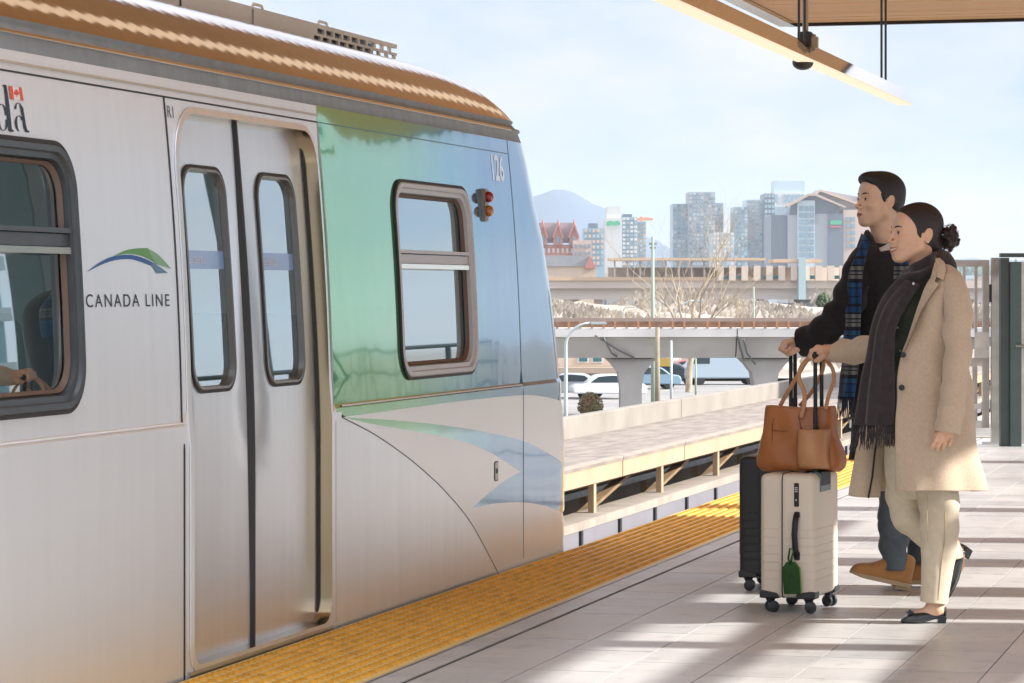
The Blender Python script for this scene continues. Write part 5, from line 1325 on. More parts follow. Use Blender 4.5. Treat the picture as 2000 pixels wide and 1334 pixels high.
# ------------------------------------------------------------------ luggage
DW = 1.3 / (1203 - HV) * FPX
SW = DW / FPX
def frame_at(u, v_ground, name, label, cat, rz=0, group=None):
    D = 1.3 * FPX / (v_ground - HV); p = W(u, v_ground, D); return empty(name, (p.x, p.y, 0), AL + rz, label, cat, group=group), D / FPX
shell_m = mat('shell_beige', (.80, .71, .58), .42, noise=.03, nscale=3, bump=.06, bscale=400, coat=.1); shell_k = mat('shell_black', (.022, .023, .027), .45, bump=.1, bscale=400)
wheel_m = mat('wheel_black', (.025, .03, .032), .4); tealm = mat('handle_cup', (.13, .19, .19), .35)
def suitcase(label, u, vg, shell, rz, H=.50, wd=.385, dp=.215, black=False, hz=.62):
    """local frame: x = along the wide side away from the camera left face, y = depth; origin under the centre.
    The narrow face with the lock looks towards -x', the wide handle face towards -y'."""
    t, S_ = frame_at(u, vg, 'suitcase', label, 'suitcase', rz, 'hard shell cabin suitcases')
    z0 = .062; z1 = z0 + H
    def body(x0, x1, nm):
        bm = bmesh.new(); bmesh.ops.create_cube(bm, size=1)
        for q in bm.verts: q.co = Vector(((x0 + x1) / 2 + q.co.x * (x1 - x0), q.co.y * wd, (z0 + z1) / 2 + q.co.z * H))
        ed_ = [e for e in bm.edges]; bmesh.ops.bevel(bm, geom=ed_, offset=.028, segments=6, profile=.55, affect='EDGES')
        me = bpy.data.meshes.new(nm); bm.to_mesh(me); bm.free(); me.materials.append(shell); me.polygons.foreach_set('use_smooth', [True] * len(me.polygons)); me.set_sharp_from_angle(angle=math.radians(40))
        o = bpy.data.objects.new(nm, me); C.objects.link(o); o.parent = t; return o
    # x axis = thickness (narrow), y axis = width. narrow face visible at y = -wd/2
    body(-dp / 2, dp / 2, 'shell')
    bx = lambda nm, m, *a, **k: MB().box(*a, **k).build(nm, m, t)
    # zipper groove round the middle, ribs round the lower half
    xz = -.020
    for x, w_ in ((xz - .010, .0018), (xz, .003), (xz + .010, .0018)):
        pts = [(p[0], p[1]) for p in rrect(-wd / 2 - .0008, wd / 2 + .0008, z0 - .0008, z1 + .0008, .030, 8)]
        mb = MB(); mb.tube([(x, p[0], p[1]) for p in pts] + [(x, pts[0][0], pts[0][1])], w_, 6); mb.build('zip', M['dark_steel'] if w_ > .002 else shell, t, smooth=True)
    for i in range(7):
        z = z0 + .075 + i * .0335
        a = dp / 2 + .0006; b = wd / 2 + .0006; r = .027
        pl = rrect(-a, a, -b, b, r, 6)
        mb = MB(); mb.tube([(p[0], p[1], z) for p in pl] + [(pl[0][0], pl[0][1], z)], .0016, 6); mb.build('rib', shell, t, smooth=True)
    # wheels
    for (x, y) in ((-dp / 2 + .034, -wd / 2 + .040), (dp / 2 - .034, -wd / 2 + .040), (-dp / 2 + .034, wd / 2 - .040), (dp / 2 - .034, wd / 2 - .040)):
        a = tile_rng.uniform(-.5, .7); wh = empty('wheel', (x, y, 0)); wh.parent = t; wh.rotation_euler = (0, 0, a)
        MB().tube([(0, 0, .040), (0, 0, .075)], [.014, .030], 14).build('fork', wheel_m, wh, smooth=True, autos=40)
        MB().box(-.008, .014, -.012, .012, .016, .058, bev=.005).build('yoke', wheel_m, wh)
        for s_ in (-1, 1): MB().tube([(.006, s_ * .009, .0235), (.006, s_ * .011, .0235), (.006, s_ * .022, .0235), (.006, s_ * .024, .0235)], [.019, .0235, .0235, .019], 20).build('tyre', wheel_m, wh, smooth=True, autos=40)
        sx = 1 if x > 0 else -1; sy = 1 if y > 0 else -1
        ca_ = MB(); ca_.prism([(x + sx * .036, .058), (x + sx * .0365, .086), (x + sx * .015, .092), (x - sx * .040, .082), (x - sx * .046, .058)], 'y', y - sy * .030, y + sy * .0415); ca_.build('corner_guard', wheel_m, t, bevel=.006, smooth=True, autos=40)
    return t, S_, z0, z1
# beige case: narrow face seen from about u 1480 to 1590, wide face 1590 to 1642
RZB = math.radians(-21)
bc, SB_, z0, z1 = suitcase('beige hard shell suitcase with green tag carrying the tan bag', 1562, 1189, shell_m, RZB, H=.498, wd=.38, dp=.228)
wdB, dpB = .38, .228
def bcb(nm, m, *a, **k): return MB().box(*a, **k).build(nm, m, bc)
yf = -wdB / 2
bcb('lock', M['black'], .030, .050, yf - .004, yf + .002, z1 - .130, z1 - .035, bev=.002)
for i in range(3): bcb('lock_dial', M['steel'], .034, .046, yf - .0052, yf - .003, z1 - .055 - i * .008, z1 - .051 - i * .008)
MB().sphere((.040, yf - .005, z1 - .103), (.004, .002, .004), 8, 6).build('keyhole', M['steel'], bc)
bcb('handle_mount', M['black'], .030, .054, yf - .006, yf + .002, z1 - .175, z1 - .150, bev=.003)
bcb('handle_mount', M['black'], .030, .054, yf - .006, yf + .002, z1 - .345, z1 - .310, bev=.003)
mb = MB(); mb.tube([(.042, yf - .006, z1 - .160), (.040, yf - .020, z1 - .190), (.038, yf - .026, z1 - .240), (.040, yf - .020, z1 - .300), (.043, yf - .007, z1 - .330)], .0125, 10, flat=.45, up=(1, 0, 0)); mb.build('side_handle', M['black'], bc, smooth=True)
# telescopic handle cup on the wide face (+x)
xf = dpB / 2
bcb('handle_cup', tealm, xf - .050, xf + .0035, -.03 - .085, -.03 + .085, z1 - .080, z1 + .0035, bev=.006)
bcb('cup_recess', M['black'], xf - .040, xf + .005, -.03 - .068, -.03 + .068, z1 - .050, z1 + .006)
TZB, TLB, TZK, TLK = 1.035, -.002, 1.05, -.004
# luggage tag
tg_ = empty('luggage_tag', (0, 0, 0), label='dark green leather luggage tag hanging from the side handle of the beige suitcase', cat='luggage tag')
tg_.parent = None
green = cloth('tag_green', (.022, .080, .016), .5, weave=300, bump=.2, sheen=0); green_e = mat('tag_edge', (.20, .34, .05), .6)
bcM = Matrix.Translation(bc.location) @ Matrix.Rotation(AL + RZB, 4, 'Z')
p = bcM @ Vector((.020, yf - .030, z1 - .315)); tg_.location = p; tg_.rotation_euler = (math.radians(4), math.radians(-3), AL + RZB)
pl = [(-.036, -.165), (.034, -.165), (.036, -.060), (.018, -.035), (-.016, -.035), (-.036, -.060)]
MB().prism(pl, 'y', -.002, .002).build('tag', green, tg_, bevel=.001)
MB().prism([(.0355, -.165), (.038, -.165), (.0395, -.060), (.021, -.034), (.018, -.035), (.0362, -.060)], 'y', -.0022, .0022).build('tag_edge', green_e, tg_)
MB().tube([(0, -.002, -.045), (-.004, -.012, -.02), (.004, -.008, .02), (.018, .004, .012), (.006, .002, -.02), (.001, -.003, -.045)], .0045, 6).build('strap', green, tg_, smooth=True)
dk_g = mat('tag_print', (.012, .045, .012), .6)
MB().tube([(-.010, -.0026, -.098), (0, -.0026, -.086), (.010, -.0026, -.098), (-.010, -.0026, -.098)], .0012, 4).build('tag_mark', dk_g, tg_)
for x in (-.018, -.003, .012): MB().prism([(x, -.122), (x + .008, -.122), (x + .004, -.112)], 'y', -.0028, -.0018).build('tag_mark', dk_g, tg_)
for x in (-.024, -.002, .018): MB().prism([(x, -.142), (x + .007, -.142), (x + .0035, -.132)], 'y', -.0028, -.0018).build('tag_mark', dk_g, tg_)
# telescopic handles
def tele(t, x, ys, z_a, z_b, grip=True, lean=0, r=.0085, m=None):
    h = empty('telescopic_handle', (0, 0, 0)); h.parent = t
    for y in ys: MB().tube([(x, y, z_a), (x + lean * .6, y, z_a + (z_b - z_a) * .55), (x + lean * .6, y, z_a + (z_b - z_a) * .551), (x + lean, y, z_b)], [r * 1.15, r * 1.15, r, r], 12).build('rod', m or M['black'], h, smooth=True, autos=50)
    MB().box(x + lean - .015, x + lean + .015, ys[0] - .018, ys[1] + .018, z_b - .016, z_b + .016, bev=.009).build('grip', M['black'], h)
    return h
tele(bc, xf - .022, (-.090, .006), z1 - .02, TZB, lean=TLB)
kc, SK_, k0, k1 = suitcase('black hard shell suitcase half hidden behind the beige one', 1511, 1148, shell_k, math.radians(-16), H=.52, wd=.36, dp=.235)
MB().box(-.235 / 2 - .012, -.235 / 2 + .02, -.12, .12, .14, .55, bev=.012).build('front_pocket', shell_k, kc)
tele(kc, .085, (-.03, .07), k1 - .02, TZK, lean=TLK)

# tan tote bag resting on the beige case, strapped round the handle
tan = mat('leather_tan', (.42, .145, .035), .42, noise=.10, nscale=9, bump=.12, bscale=120, coat=.12); tan_e = mat('leather_edge', (.28, .10, .035), .5); tan_p = mat('leather_pale', (.56, .28, .13), .45, noise=.08, nscale=9, bump=.1, bscale=120)
UB = 1560; DB = 12.525; SBg = DB / FPX
bpz = .062 + .498 + .003
pb = W(UB, 935, DB); bag = empty('tote_bag', (pb.x, pb.y, bpz), AL - math.radians(22), 'tan leather tote bag with looped handles sitting on the beige suitcase', 'bag')
def bl_(u, v, y=0): return ((u - UB) * SBg * 1.03, y, (935 - v) * SBg * .93)
# body sections bottom to top: closed ring (left end, front, right end, back)
def bag_ring(ul, uf, ur, v, yf_, yb, sag=0):
    "ring seen from the camera: left edge ul, front crease uf, right edge ur"
    pts = []
    L_, R_ = (ul - UB) * SBg * 1.03, (ur - UB) * SBg * 1.03; F_ = (uf - UB) * SBg * 1.03; z = (935 - v) * SBg * .93
    raw = [(L_, 0), (L_ + .012, -yf_ * .75), ((L_ + F_) / 2, -yf_ * .98), (F_, -yf_), ((F_ + R_) / 2, -yf_ * .93), (R_ - .010, -yf_ * .60), (R_, 0), (R_ - .012, yb * .8), (0, yb), (L_ + .014, yb * .8)]
    return [(x, y, z - sag * (1 - abs(2 * (x - L_) / (R_ - L_) - 1))) for x, y in raw] + [(raw[0][0], raw[0][1], z)]
secs = [bag_ring(1490, 1570, 1632, 934, .040, .05), bag_ring(1481, 1566, 1641, 922, .058, .07), bag_ring(1482, 1570, 1640, 893, .062, .075), bag_ring(1489, 1572, 1632, 850, .055, .066, .004), bag_ring(1496, 1570, 1627, 815, .046, .052, .006), bag_ring(1500, 1568, 1624, 799, .038, .042, .008)]
loft('bag_body', secs, tan, bag, nu=72, nv=40, wr=.012, wsc=(13, 13, 9), solid=.004, closed=True, fold=lambda a, b, p: .004 * math.sin(b * 7 + a * 12) * (1 - b))
MB()._a if False else None
mb = MB(); bt = secs[0]; mb._a([(x, y, z) for x, y, z in catmull(bt, 40)][:-1], [tuple(range(39))]); mb.build('bag_base', tan, bag)
top = [tuple(p) for p in catmull(secs[-1], 60)]
MB().tube(top, .0032, 6, cap=False).build('bag_rim', tan_p, bag, smooth=True)
# sewn panels and trolley sleeve
def on_bag(u, v, off=.004):
    "front surface point"
    z = (935 - v) * SBg * .93; vs_ = [931, 921, 893, 850, 815, 799]; i = int(np.argmin([abs(v - q) for q in vs_]))
    yf_ = float(np.interp(-v, [-q for q in vs_], [.040, .058, .062, .055, .046, .038])); ul = float(np.interp(-v, [-q for q in vs_], [1492, 1481, 1482, 1489, 1496, 1500])); ur = float(np.interp(-v, [-q for q in vs_], [1628, 1640, 1640, 1633, 1628, 1625])); uf = 1571
    f_ = (u - ul) / (ur - ul); xs__ = [0, .06, (uf - ul) / (ur - ul) / 2, (uf - ul) / (ur - ul), .80, .94, 1]; ys__ = [0, -.75, -.98, -1, -.93, -.6, 0]
    return ((u - UB) * SBg * 1.03, float(np.interp(f_, xs__, ys__)) * yf_ - off, z)
MB().tube([on_bag(*q, .005) for q in ((1514, 836), (1516, 870), (1516, 905), (1517, 928))], .0016, 5).build('seam', tan_e, bag, smooth=True)
MB().tube([on_bag(*q, .005) for q in ((1516, 849), (1540, 850), (1570, 847))], .0016, 5).build('seam', tan_e, bag, smooth=True)
MB().tube([on_bag(*q, .004) for q in ((1518, 808), (1517, 830), (1514, 838))], .0012, 5).build('seam', tan_e, bag, smooth=True)
pp = [[on_bag(u, v, .006 + .056 * math.sin(min(1, max(0, (u - 1567) / 59)) * 3.14) ** .6 * (.75 + .25 * (v < 900))) for u in np.linspace(1567, 1626, 10)] for v in np.linspace(845, 926, 10)]
mb = MB(); mb.grid(pp); mb.build('trolley_sleeve', tan_p, bag, smooth=True, solid=.004)  # paler leather here stands for sunlight on the lower right of the bag
for q in (((1567, 817), (1570, 832), (1574, 847)), ((1600, 816), (1604, 832), (1607, 847))): MB().tube([on_bag(*w_, .006) for w_ in q], .0022, 5).build('seam', tan_e, bag, smooth=True)
def strap_(pts, wd_=.010, m=tan_p, nm='bag_handle'):
    P = catmull([bl_(*q) for q in pts], 34); MB().tube([tuple(q) for q in P], wd_, 8, flat=.30, up=(1, .2, 0)).build(nm, m, bag, smooth=True)
strap_([(1573, 822, -.060), (1579, 790, -.056), (1577, 765, -.05), (1567, 740, -.045), (1571, 715, -.04), (1585, 697, -.03), (1600, 690, -.02)], .009)
strap_([(1619, 803, -.046), (1625, 775, -.045), (1634, 745, -.04), (1632, 722, -.035), (1620, 703, -.03), (1606, 694, -.02)], .008)
strap_([(1519, 799, .03), (1535, 768, .03), (1555, 735, .02), (1574, 706, .0), (1590, 692, -.01)], .0085)
strap_([(1556, 799, .04), (1580, 770, .035), (1600, 735, .02), (1609, 712, .0), (1608, 696, -.01)], .008)
strap_([(1519, 799, .03), (1519, 812, .0), (1519, 822, -.05)], .008)
# ------------------------------------------------------------------ people
skin_w = mat('skin_warm', (.76, .47, .31), .45, noise=.10, nscale=14); skin_m = mat('skin_tan', (.78, .51, .35), .45, noise=.10, nscale=14)
for q in (skin_w, skin_m):
    b = q.node_tree.nodes['Principled BSDF']; b.inputs['Subsurface Weight'].default_value = .12; b.inputs['Subsurface Radius'].default_value = (.4, .15, .08); b.inputs['Subsurface Scale'].default_value = .02
hair_w = mat('hair_dark_brown', (.020, .012, .011), .5, noise=.25, nscale=160, stretch=(1, 1, 1), bump=.5, bscale=130, spec=.5)
hair_m = mat('hair_black', (.010, .009, .011), .42, noise=.2, nscale=160, bump=.4, bscale=160)
lip = mat('lip', (.42, .12, .09), .4); lip_m = mat('lip_pale', (.42, .17, .12), .45); teeth = mat('teeth', (.80, .72, .62), .6); eye_w = mat('eye_white', (.62, .58, .54), .25); iris = mat('iris_brown', (.03, .015, .01), .1, coat=1); lash = mat('lash', (.012, .008, .008), .6)
def head_field(h=.0022, woman=True, ex=0):
    "head frame: +x face, +y left, +z up, origin at eye level between the ears"
    S = SDF((-.13, -.10, -.20), (.13, .10, .145), h)
    w = .96 if woman else 1.03
    S.ell((-.018, 0, .036), (.094, .074 * w, .082), .01)
    S.ell((.036, 0, .034), (.052, .062 * w, .055), .03)
    S.ell((.038, 0, -.030), (.047, .056 * w, .072), .03)
    S.ell((.050, 0, -.078), (.034, .034 * w, .030), .025)
    S.ell((.072, 0, -.101), (.0165, .019, .014), .02)
    for s in (-1, 1):
        S.cap((.000, s * .054 * w, -.055), (.058, s * .018, -.100), .018, .014, .025)
        S.cap((-.005, s * .060 * w, -.01), (.0, s * .054 * w, -.055), .012, .016, .02)
        S.ell((.062, s * .040, -.028), (.020, .019, .018), .02)                 # cheek
        S.cap((.083, s * .008, .017), (.066, s * .044, .018), .008, .008, .014)  # brow ridge
    S.ell((.074, 0, -.064), (.022, .028, .026), .02)                            # muzzle
    for s in (-1, 1): S.ell((.0905, s * .032, -.001), (.0105, .015, .0085), .010, '-')
    nl = .110 if woman else .1085
    for s in (-1, 1): S.ell((.074, s * .017, -.026), (.017, .011, .018), .014); S.ell((.080, s * .013, -.018), (.011, .009, .016), .010)
    S.cap((.086, 0, .010), (nl - .004, 0, -.030), .0052, .0068, .010)
    S.ell((nl + .001, 0, -.0335), (.0082, .0082, .0070), .007)
    for s in (-1, 1): S.ell((.0975, s * .0125, -.0385), (.0092, .0055, .0062), .006)
    S.ell((.096, 0, -.0475), (.006, .004, .010), .006)
    if woman:
        S.ell((.0905, 0, -.0585), (.0075, .022, .0042), .004); S.ell((.0890, 0, -.0785), (.0085, .018, .0048), .005)
        for s in (-1, 1): S.ell((.067, s * .036, -.050), (.016, .013, .018), .016)
    else:
        S.ell((.0915, 0, -.0625), (.0075, .020, .0042), .004); S.ell((.0895, 0, -.0745), (.0085, .017, .0055), .005)
        S.ell((.099, 0, -.0680), (.009, .021, .0016), .003, '-')
    # ears
    for s in (-1, 1):
        y = s * .0735 * w; R_ = Matrix.Rotation(math.radians(-12), 3, 'Y')
        S.ell((-.017 - ex, y, -.006), (.018, .0072, .031), .004, '+', R_); S.ell((-.014 - ex, y + s * .0065, -.001), (.0115, .0065, .020), .002, '-', R_); S.ell((-.008 - ex, y + s * .004, -.012), (.006, .006, .009), .002, '-'); S.ell((-.013 - ex, y + s * .001, -.031), (.008, .0050, .008), .004)
        S.cap((-.002 - ex, y * .97, -.006), (-.002 - ex, y, -.014), .0038, .0035, .003)
    nk = .046 if woman else .058
    S.cap((-.028, 0, -.06), (-.045, 0, -.22), nk, nk + .006, .03)
    return S
def proj_patch(field, pts2, off=.001, ny=1):
    pass
def surf_x(F_, y, z):
    "x of the face surface in the head field at (y, z)"
    j = (y - F_.lo[1]) / F_.h; k = (z - F_.lo[2]) / F_.h; j0, k0 = int(j), int(k); fj, fk = j - j0, k - k0
    col = (F_.F[:, j0, k0] * (1 - fj) + F_.F[:, j0 + 1, k0] * fj) * (1 - fk) + (F_.F[:, j0, k0 + 1] * (1 - fj) + F_.F[:, j0 + 1, k0 + 1] * fj) * fk
    i = int(np.where(col < 0)[0][-1]); return F_.lo[0] + F_.h * (i + col[i] / (col[i] - col[i + 1]))
def on_face(F_, pts, off=0): return [(surf_x(F_, y, z) + off, y, z) for _, y, z in pts]
def face_bits(parent, T, woman, side, F_):
    "eyes, brows, lips; T maps head frame into the parent frame"
    def add(mb, name, m, sm=True): mb.v = [tuple(T @ Vector(q)) for q in mb.v]; return mb.build(name, m, parent, smooth=sm)
    for s in (-1, 1):
        e = add(MB().sphere((.0728, s * .0315, -.0015), .0125, 20, 14), 'eye', eye_w)
        Rr = Matrix.Rotation(s * math.radians(2), 3, 'Z')
        ip = Vector((.0728, s * .0315, -.0015)) + Vector((.0105, -s * .0005, -.0008))
        i_ = MB().sphere(ip, (.0032, .0070, .0070), 14, 8); add(i_, 'iris', iris)
        # lids: skin shells above and below the eye opening
        for top in (1, 0):
            mb = MB(); G = []
            for a in np.linspace(-1.45, 1.45, 21):
                row = []
                cc = max(0, math.cos(min(1, abs(a) / .95) * 1.5708)); up = (.50 if woman else .42) * cc if top else -(.26 if woman else .28) * cc
                up = up - .06 + (.10 if not woman else .05) * a * s
                for k in np.linspace(0, 1, 6):
                    el = up + (1.25 - up) * k if top else up + (-1.25 - up) * k
                    r = .0134; row.append((.0728 + r * math.cos(el) * math.cos(a), s * .0315 + r * math.cos(el) * math.sin(a), -.0015 + r * math.sin(el)))
                G.append(row)
            mb.grid(G); add(mb, 'eyelid', skin_w if woman else skin_m)
            if top: add(MB().tube([Vector(r[0]) + Vector((.0006, 0, .0002)) for r in G[4:17]], .0013 if woman else .0010, 6), 'lashes', lash)
    for s in (-1, 1):
        pts = [(.0925, s * .012, .0195), (.0915, s * .022, .0225), (.0860, s * .036, .0245), (.0745, s * .0475, .0205)]
        P = on_face(F_, catmull(pts, 14), -.0004); add(MB().tube([tuple(q) for q in P], [.0010 + .0013 * math.sin(math.pi * min(1, i / 10)) for i in range(14)], 6, flat=1.7, up=(1, 0, 0)), 'eyebrow', lash)
    lm = lip if woman else lip_m
    def lipline(ys, zf, rf, nm, off=.0): 
        P = on_face(F_, [(0, y, zf(y)) for y in ys], off); n = len(P); add(MB().tube(P, [rf(y) for y in ys], 8), nm, lm)
    if woman:
        hw = .031; ys = np.linspace(-hw, hw, 25); c = lambda y: 1 - (y / hw) ** 2
        up_ = lambda y: -.0585 - .0035 * c(y) + .0012 * math.exp(-(y / .003) ** 2) * -1; lo_ = lambda y: -.0592 - .0165 * c(y) ** .8
        mb = MB(); mb.grid([[(surf_x(F_, y, z) + .0007, y, z) for z in np.linspace(up_(y), lo_(y), 5)] for y in np.linspace(-.0295, .0295, 23)]); add(mb, 'teeth', teeth)
        lipline(ys, up_, lambda y: .0009 + .0021 * c(y), 'upper_lip'); lipline(ys, lambda y: lo_(y) - .0010, lambda y: .0009 + .0028 * c(y), 'lower_lip')
    else:
        hw = .0235; ys = np.linspace(-hw, hw, 21); c = lambda y: 1 - (y / hw) ** 2
        lipline(ys, lambda y: -.0665 + .0022 * c(y), lambda y: .0008 + .0020 * c(y), 'upper_lip', -.0004); lipline(ys, lambda y: -.0680 - .0060 * c(y), lambda y: .0008 + .0030 * c(y), 'lower_lip', -.0006)
def head_T(pos, yaw, pitch=0, roll=0, sc=1.0):
    "yaw 0 faces -x of the person frame (picture left); positive yaw turns the face towards the camera"
    return Matrix.Translation(pos) @ Matrix.Rotation(math.pi + yaw, 4, 'Z') @ Matrix.Rotation(pitch, 4, 'Y') @ Matrix.Rotation(roll, 4, 'X') @ Matrix.Scale(sc, 4)
def hand_field(S, wrist, knuck, side_ax, palm_dir, fingers, thumb, wd=.078, th=.026, r=.0085, k=.006):
    "wrist, knuck: centre points; side_ax unit vector from little finger towards the index; fingers: list of 4 lists of points relative to their knuckle"
    wrist, knuck, side_ax = Vector(wrist), Vector(knuck), Vector(side_ax).normalized()
    for i in range(4):
        o = side_ax * wd * (.36 - .24 * i); a = wrist + side_ax * (.018 - .012 * i); b = knuck + o
        S.cap(a, b, th * .5, th * .40, .012); pts = [b] + [b + Vector(f) for f in fingers[i]]
        rs = [r * 1.08 * (1, 1, .96, .84)[i], r * (1, 1.02, .96, .82)[i], r * (.92, .95, .9, .76)[i], r * (.80, .82, .78, .66)[i]][:len(pts)]
        S.chain(pts, rs, k)
    S.chain([Vector(q) for q in thumb], [.013, .0115, .0100, .0085][:len(thumb)], .009)
    return S

# ================================================================= the woman
DWm = 7800 / (1213 - HV); SWm = DWm / FPX; U0 = 1800
pw_ = W(U0, 1213, DWm)
wom = empty('person', (pw_.x, pw_.y, 0), AL, 'woman in long beige coat and dark fringed scarf walking beside the beige suitcase', 'person')
def A(u, v, y=0): return (((u - 1000) * (DWm + y) - (U0 - 1000) * DWm) / FPX, y, EYE - (v - HV) * (DWm + y) / FPX)
# head: origin (eye level between the ears)
TH = head_T(Vector(A(1786, 456, 0)), math.radians(17), math.radians(-2), sc=.985)
hf = head_field(.0022, True, .012)
bodyS = SDF((-.50, -.32, -.01), (.26, .50, 1.48), .008)
# torso, hips, arms and legs under the clothes
bodyS.ell(A(1815, 620, 0), (.07, .10, .18), .05).ell(A(1815, 760, 0), (.06, .09, .14), .05).ell(A(1815, 850, 0), (.06, .10, .10), .05)
bodyS.cap(A(1815, 520, 0), A(1815, 570, 0), .045, .05, .03)
bodyS.cap(A(1815, 870, -.06), A(1834, 980, -.07), .055, .040, .03).cap(A(1834, 980, -.07), A(1824, 1180, -.07), .040, .030, .03)
bodyS.cap(A(1805, 860, .07), A(1770, 970, .08), .055, .036, .03).cap(A(1770, 970, .08), A(1862, 1080, .09), .034, .028, .03)
bodyS.chain([A(1832, 590, -.05), A(1860, 580, -.14), A(1870, 620, -.195), A(1867, 700, -.225), A(1850, 835, -.25)], [.035, .03, .03, .028, .024], .02)
bodyS.chain([A(1815, 560, .06), A(1790, 590, .15), A(1756, 645, .19), A(1690, 682, .30), A(1622, 686, .38)], [.035, .03, .03, .026, .020], .02)
# near hand, hanging
nh = SDF((.0, -.32, .58), (.18, -.18, .82), .0022)
w0 = Vector(A(1848, 836, -.25)); kn = Vector(A(1845, 858 - 2, -.250))
nh.cap(w0 + Vector((0, 0, .03)), w0, .024, .022, .01)
fg = []
for i, (ln, bx) in enumerate(((.066, -.012), (.072, -.008), (.066, -.002), (.052, .005))):
    fg.append([(-.004 + bx * .5, -.002, -ln * .42), (-.010 + bx, .006, -ln * .72), (-.012 + bx, .014, -ln * .92)])
hand_field(nh, w0, Vector(A(1846, 846, -.250)), (-1, -.15, .12), None, fg, [w0 + Vector((-.014, .012, -.004)), w0 + Vector((-.034, .016, -.026)), w0 + Vector((-.038, .016, -.050)), w0 + Vector((-.034, .014, -.068))], wd=.068, th=.026, r=.0080)
# far hand, closed round the suitcase grip at (1597, 697)
fh = SDF((-.50, .24, .96), (-.28, .50, 1.14), .0022)
HY = .38
g0 = Vector(A(1597, 700, HY)); wr_ = Vector(A(1619, 684, HY - .01))
fh.cap(Vector(A(1640, 686, HY - .03)), wr_, .026, .023, .01)
kk = Vector(A(1598, 679, HY + .0))
fgr = []
for i in range(4):
    s_ = (1, 1.02, .97, .86)[i]
    fgr.append([(-.026 * s_, 0, -.014 * s_), (-.034 * s_, 0, -.036 * s_), (-.014 * s_, 0, -.050 * s_)])
fh.ell(wr_ + Vector((-.040, 0, -.018)), (.022, .032, .022), .010)
hand_field(fh, wr_, kk, (0, -1, 0), None, fgr, [wr_ + Vector((-.008, -.028, -.008)), wr_ + Vector((-.026, -.040, -.022)), wr_ + Vector((-.044, -.040, -.036)), wr_ + Vector((-.056, -.032, -.042))], wd=.074, th=.028, r=.0092)
# feet (skin shows above the shoes)
ft_ = SDF((-.12, -.16, -.005), (.18, .16, .34), .004)
ft_.cap(A(1824, 1150, -.07), A(1826, 1188, -.07), .034, .032, .02).cap(A(1828, 1192, -.07), A(1785, 1206, -.07), .030, .020, .02)
ft_.cap(A(1858, 1060, .09), A(1878, 1085, .09), .032, .026, .02).cap(A(1880, 1085, .09), A(1857, 1140, .09), .026, .018, .02)
sdf_obj('body', [(hf, TH), (bodyS, None), (nh, None), (fh, None), (ft_, None)], skin_w, wom)
face_bits(wom, TH, True, -1, hf)
# ring on the near hand, earring, finger nails are below a pixel
MB().tube([tuple(Vector(A(1851, 862, -.252)) + Vector((.0088 * math.cos(a), .0088 * math.sin(a), .002 * math.sin(a)))) for a in np.linspace(0, 6.283, 16)], .0012, 5).build('ring', mat('gold', (.8, .55, .2), .2, metal=1), wom)
MB().sphere(TH @ Vector((-.026, .0765, -.036)), .0032, 10, 8).build('earring', mat('pearl', (.8, .78, .72), .2, coat=1), wom, smooth=True)
# hair: swept back into a bun
hs = SDF((-.14, -.10, -.12), (.12, .10, .15), .0025)
hs.ell((-.022, 0, .040), (.098, .0785, .086), .01).ell((.032, 0, .050), (.052, .060, .048), .03).cap((-.05, 0, -.01), (-.085, 0, -.035), .060, .040, .03)
for s in (-1, 1): hs.cap((.008, s * .062, .004), (.004, s * .068, -.016), .009, .004, .010)
hs.ell((.152, 0, -.030), (.139, .30, .139), .006, '-')
for s in (-1, 1): hs.ell((-.029, s * .094, -.008), (.023, .034, .036), .005, '-')
def strands(V, amp=.0018, fr=240):
    a = np.arctan2(V[:, 1], V[:, 2] - .02); return V * (1 + (amp / .09) * np.sin(a * 57 + V[:, 0] * 50 + 3 * np.sin(V[:, 2] * 40))[:, None] * .28)
sdf_obj('hair', [(hs, TH)], hair_w, wom, disp=lambda V: strands(V))
bun = SDF((-.09, -.09, -.09), (.09, .09, .09), .003)
bun.ell((0, 0, 0), (.026, .034, .036), .02)
rb = random.Random(4)
for i in range(46):
    a = rb.uniform(0, 6.28); b_ = rb.uniform(-1.1, 1.1); c = Vector((.026 * math.cos(a) * math.cos(b_), .034 * math.sin(b_), .040 * math.sin(a) * math.cos(b_)))
    r = rb.uniform(.009, .015); d = Vector((rb.uniform(-1, 1), rb.uniform(-1, 1), rb.uniform(-1, 1))).normalized() * rb.uniform(.008, .018)
    bun.cap(c - d, c + d * .6, r * .7, r * .5, .006)
BU = Matrix.Translation(A(1855, 463, .012)); sdf_obj('hair_bun', [(bun, BU)], hair_w, wom)
mb = MB()
for i in range(70):
    a = rb.uniform(0, 6.28); c0 = Vector(A(1855, 463, .012)) + Vector((.027 * math.cos(a), rb.uniform(-.03, .03), .042 * math.sin(a)))
    t_ = Vector((-math.sin(a), rb.uniform(-.6, .6), math.cos(a))) * rb.uniform(.012, .026) * rb.choice((-1, 1)); o_v = Vector((math.cos(a), 0, math.sin(a)))
    mb.tube([c0 - t_ * .3, c0 + t_ * .5 + o_v * rb.uniform(.004, .012), c0 + t_ + o_v * rb.uniform(-.002, .007)], [.0007, .0006, .0003], 3, cap=False)
for i in range(60):
    x = rb.uniform(-.06, .06); q = TH @ Vector((x - .02, rb.uniform(-.05, .05), .12)); 
for i in range(40):
    c0 = Vector(A(1838 + rb.uniform(-6, 16), 488 + rb.uniform(-4, 8), rb.uniform(-.03, .03))); mb.tube([c0, c0 + Vector((rb.uniform(-.006, .012), rb.uniform(-.01, .01), -.012)), c0 + Vector((rb.uniform(-.016, .012), rb.uniform(-.01, .01), -.026))], [.0011, .0009, .0004], 3, cap=False)
mb.build('hair_wisps', mat('hair_wisp', (.10, .045, .022), .4), wom)

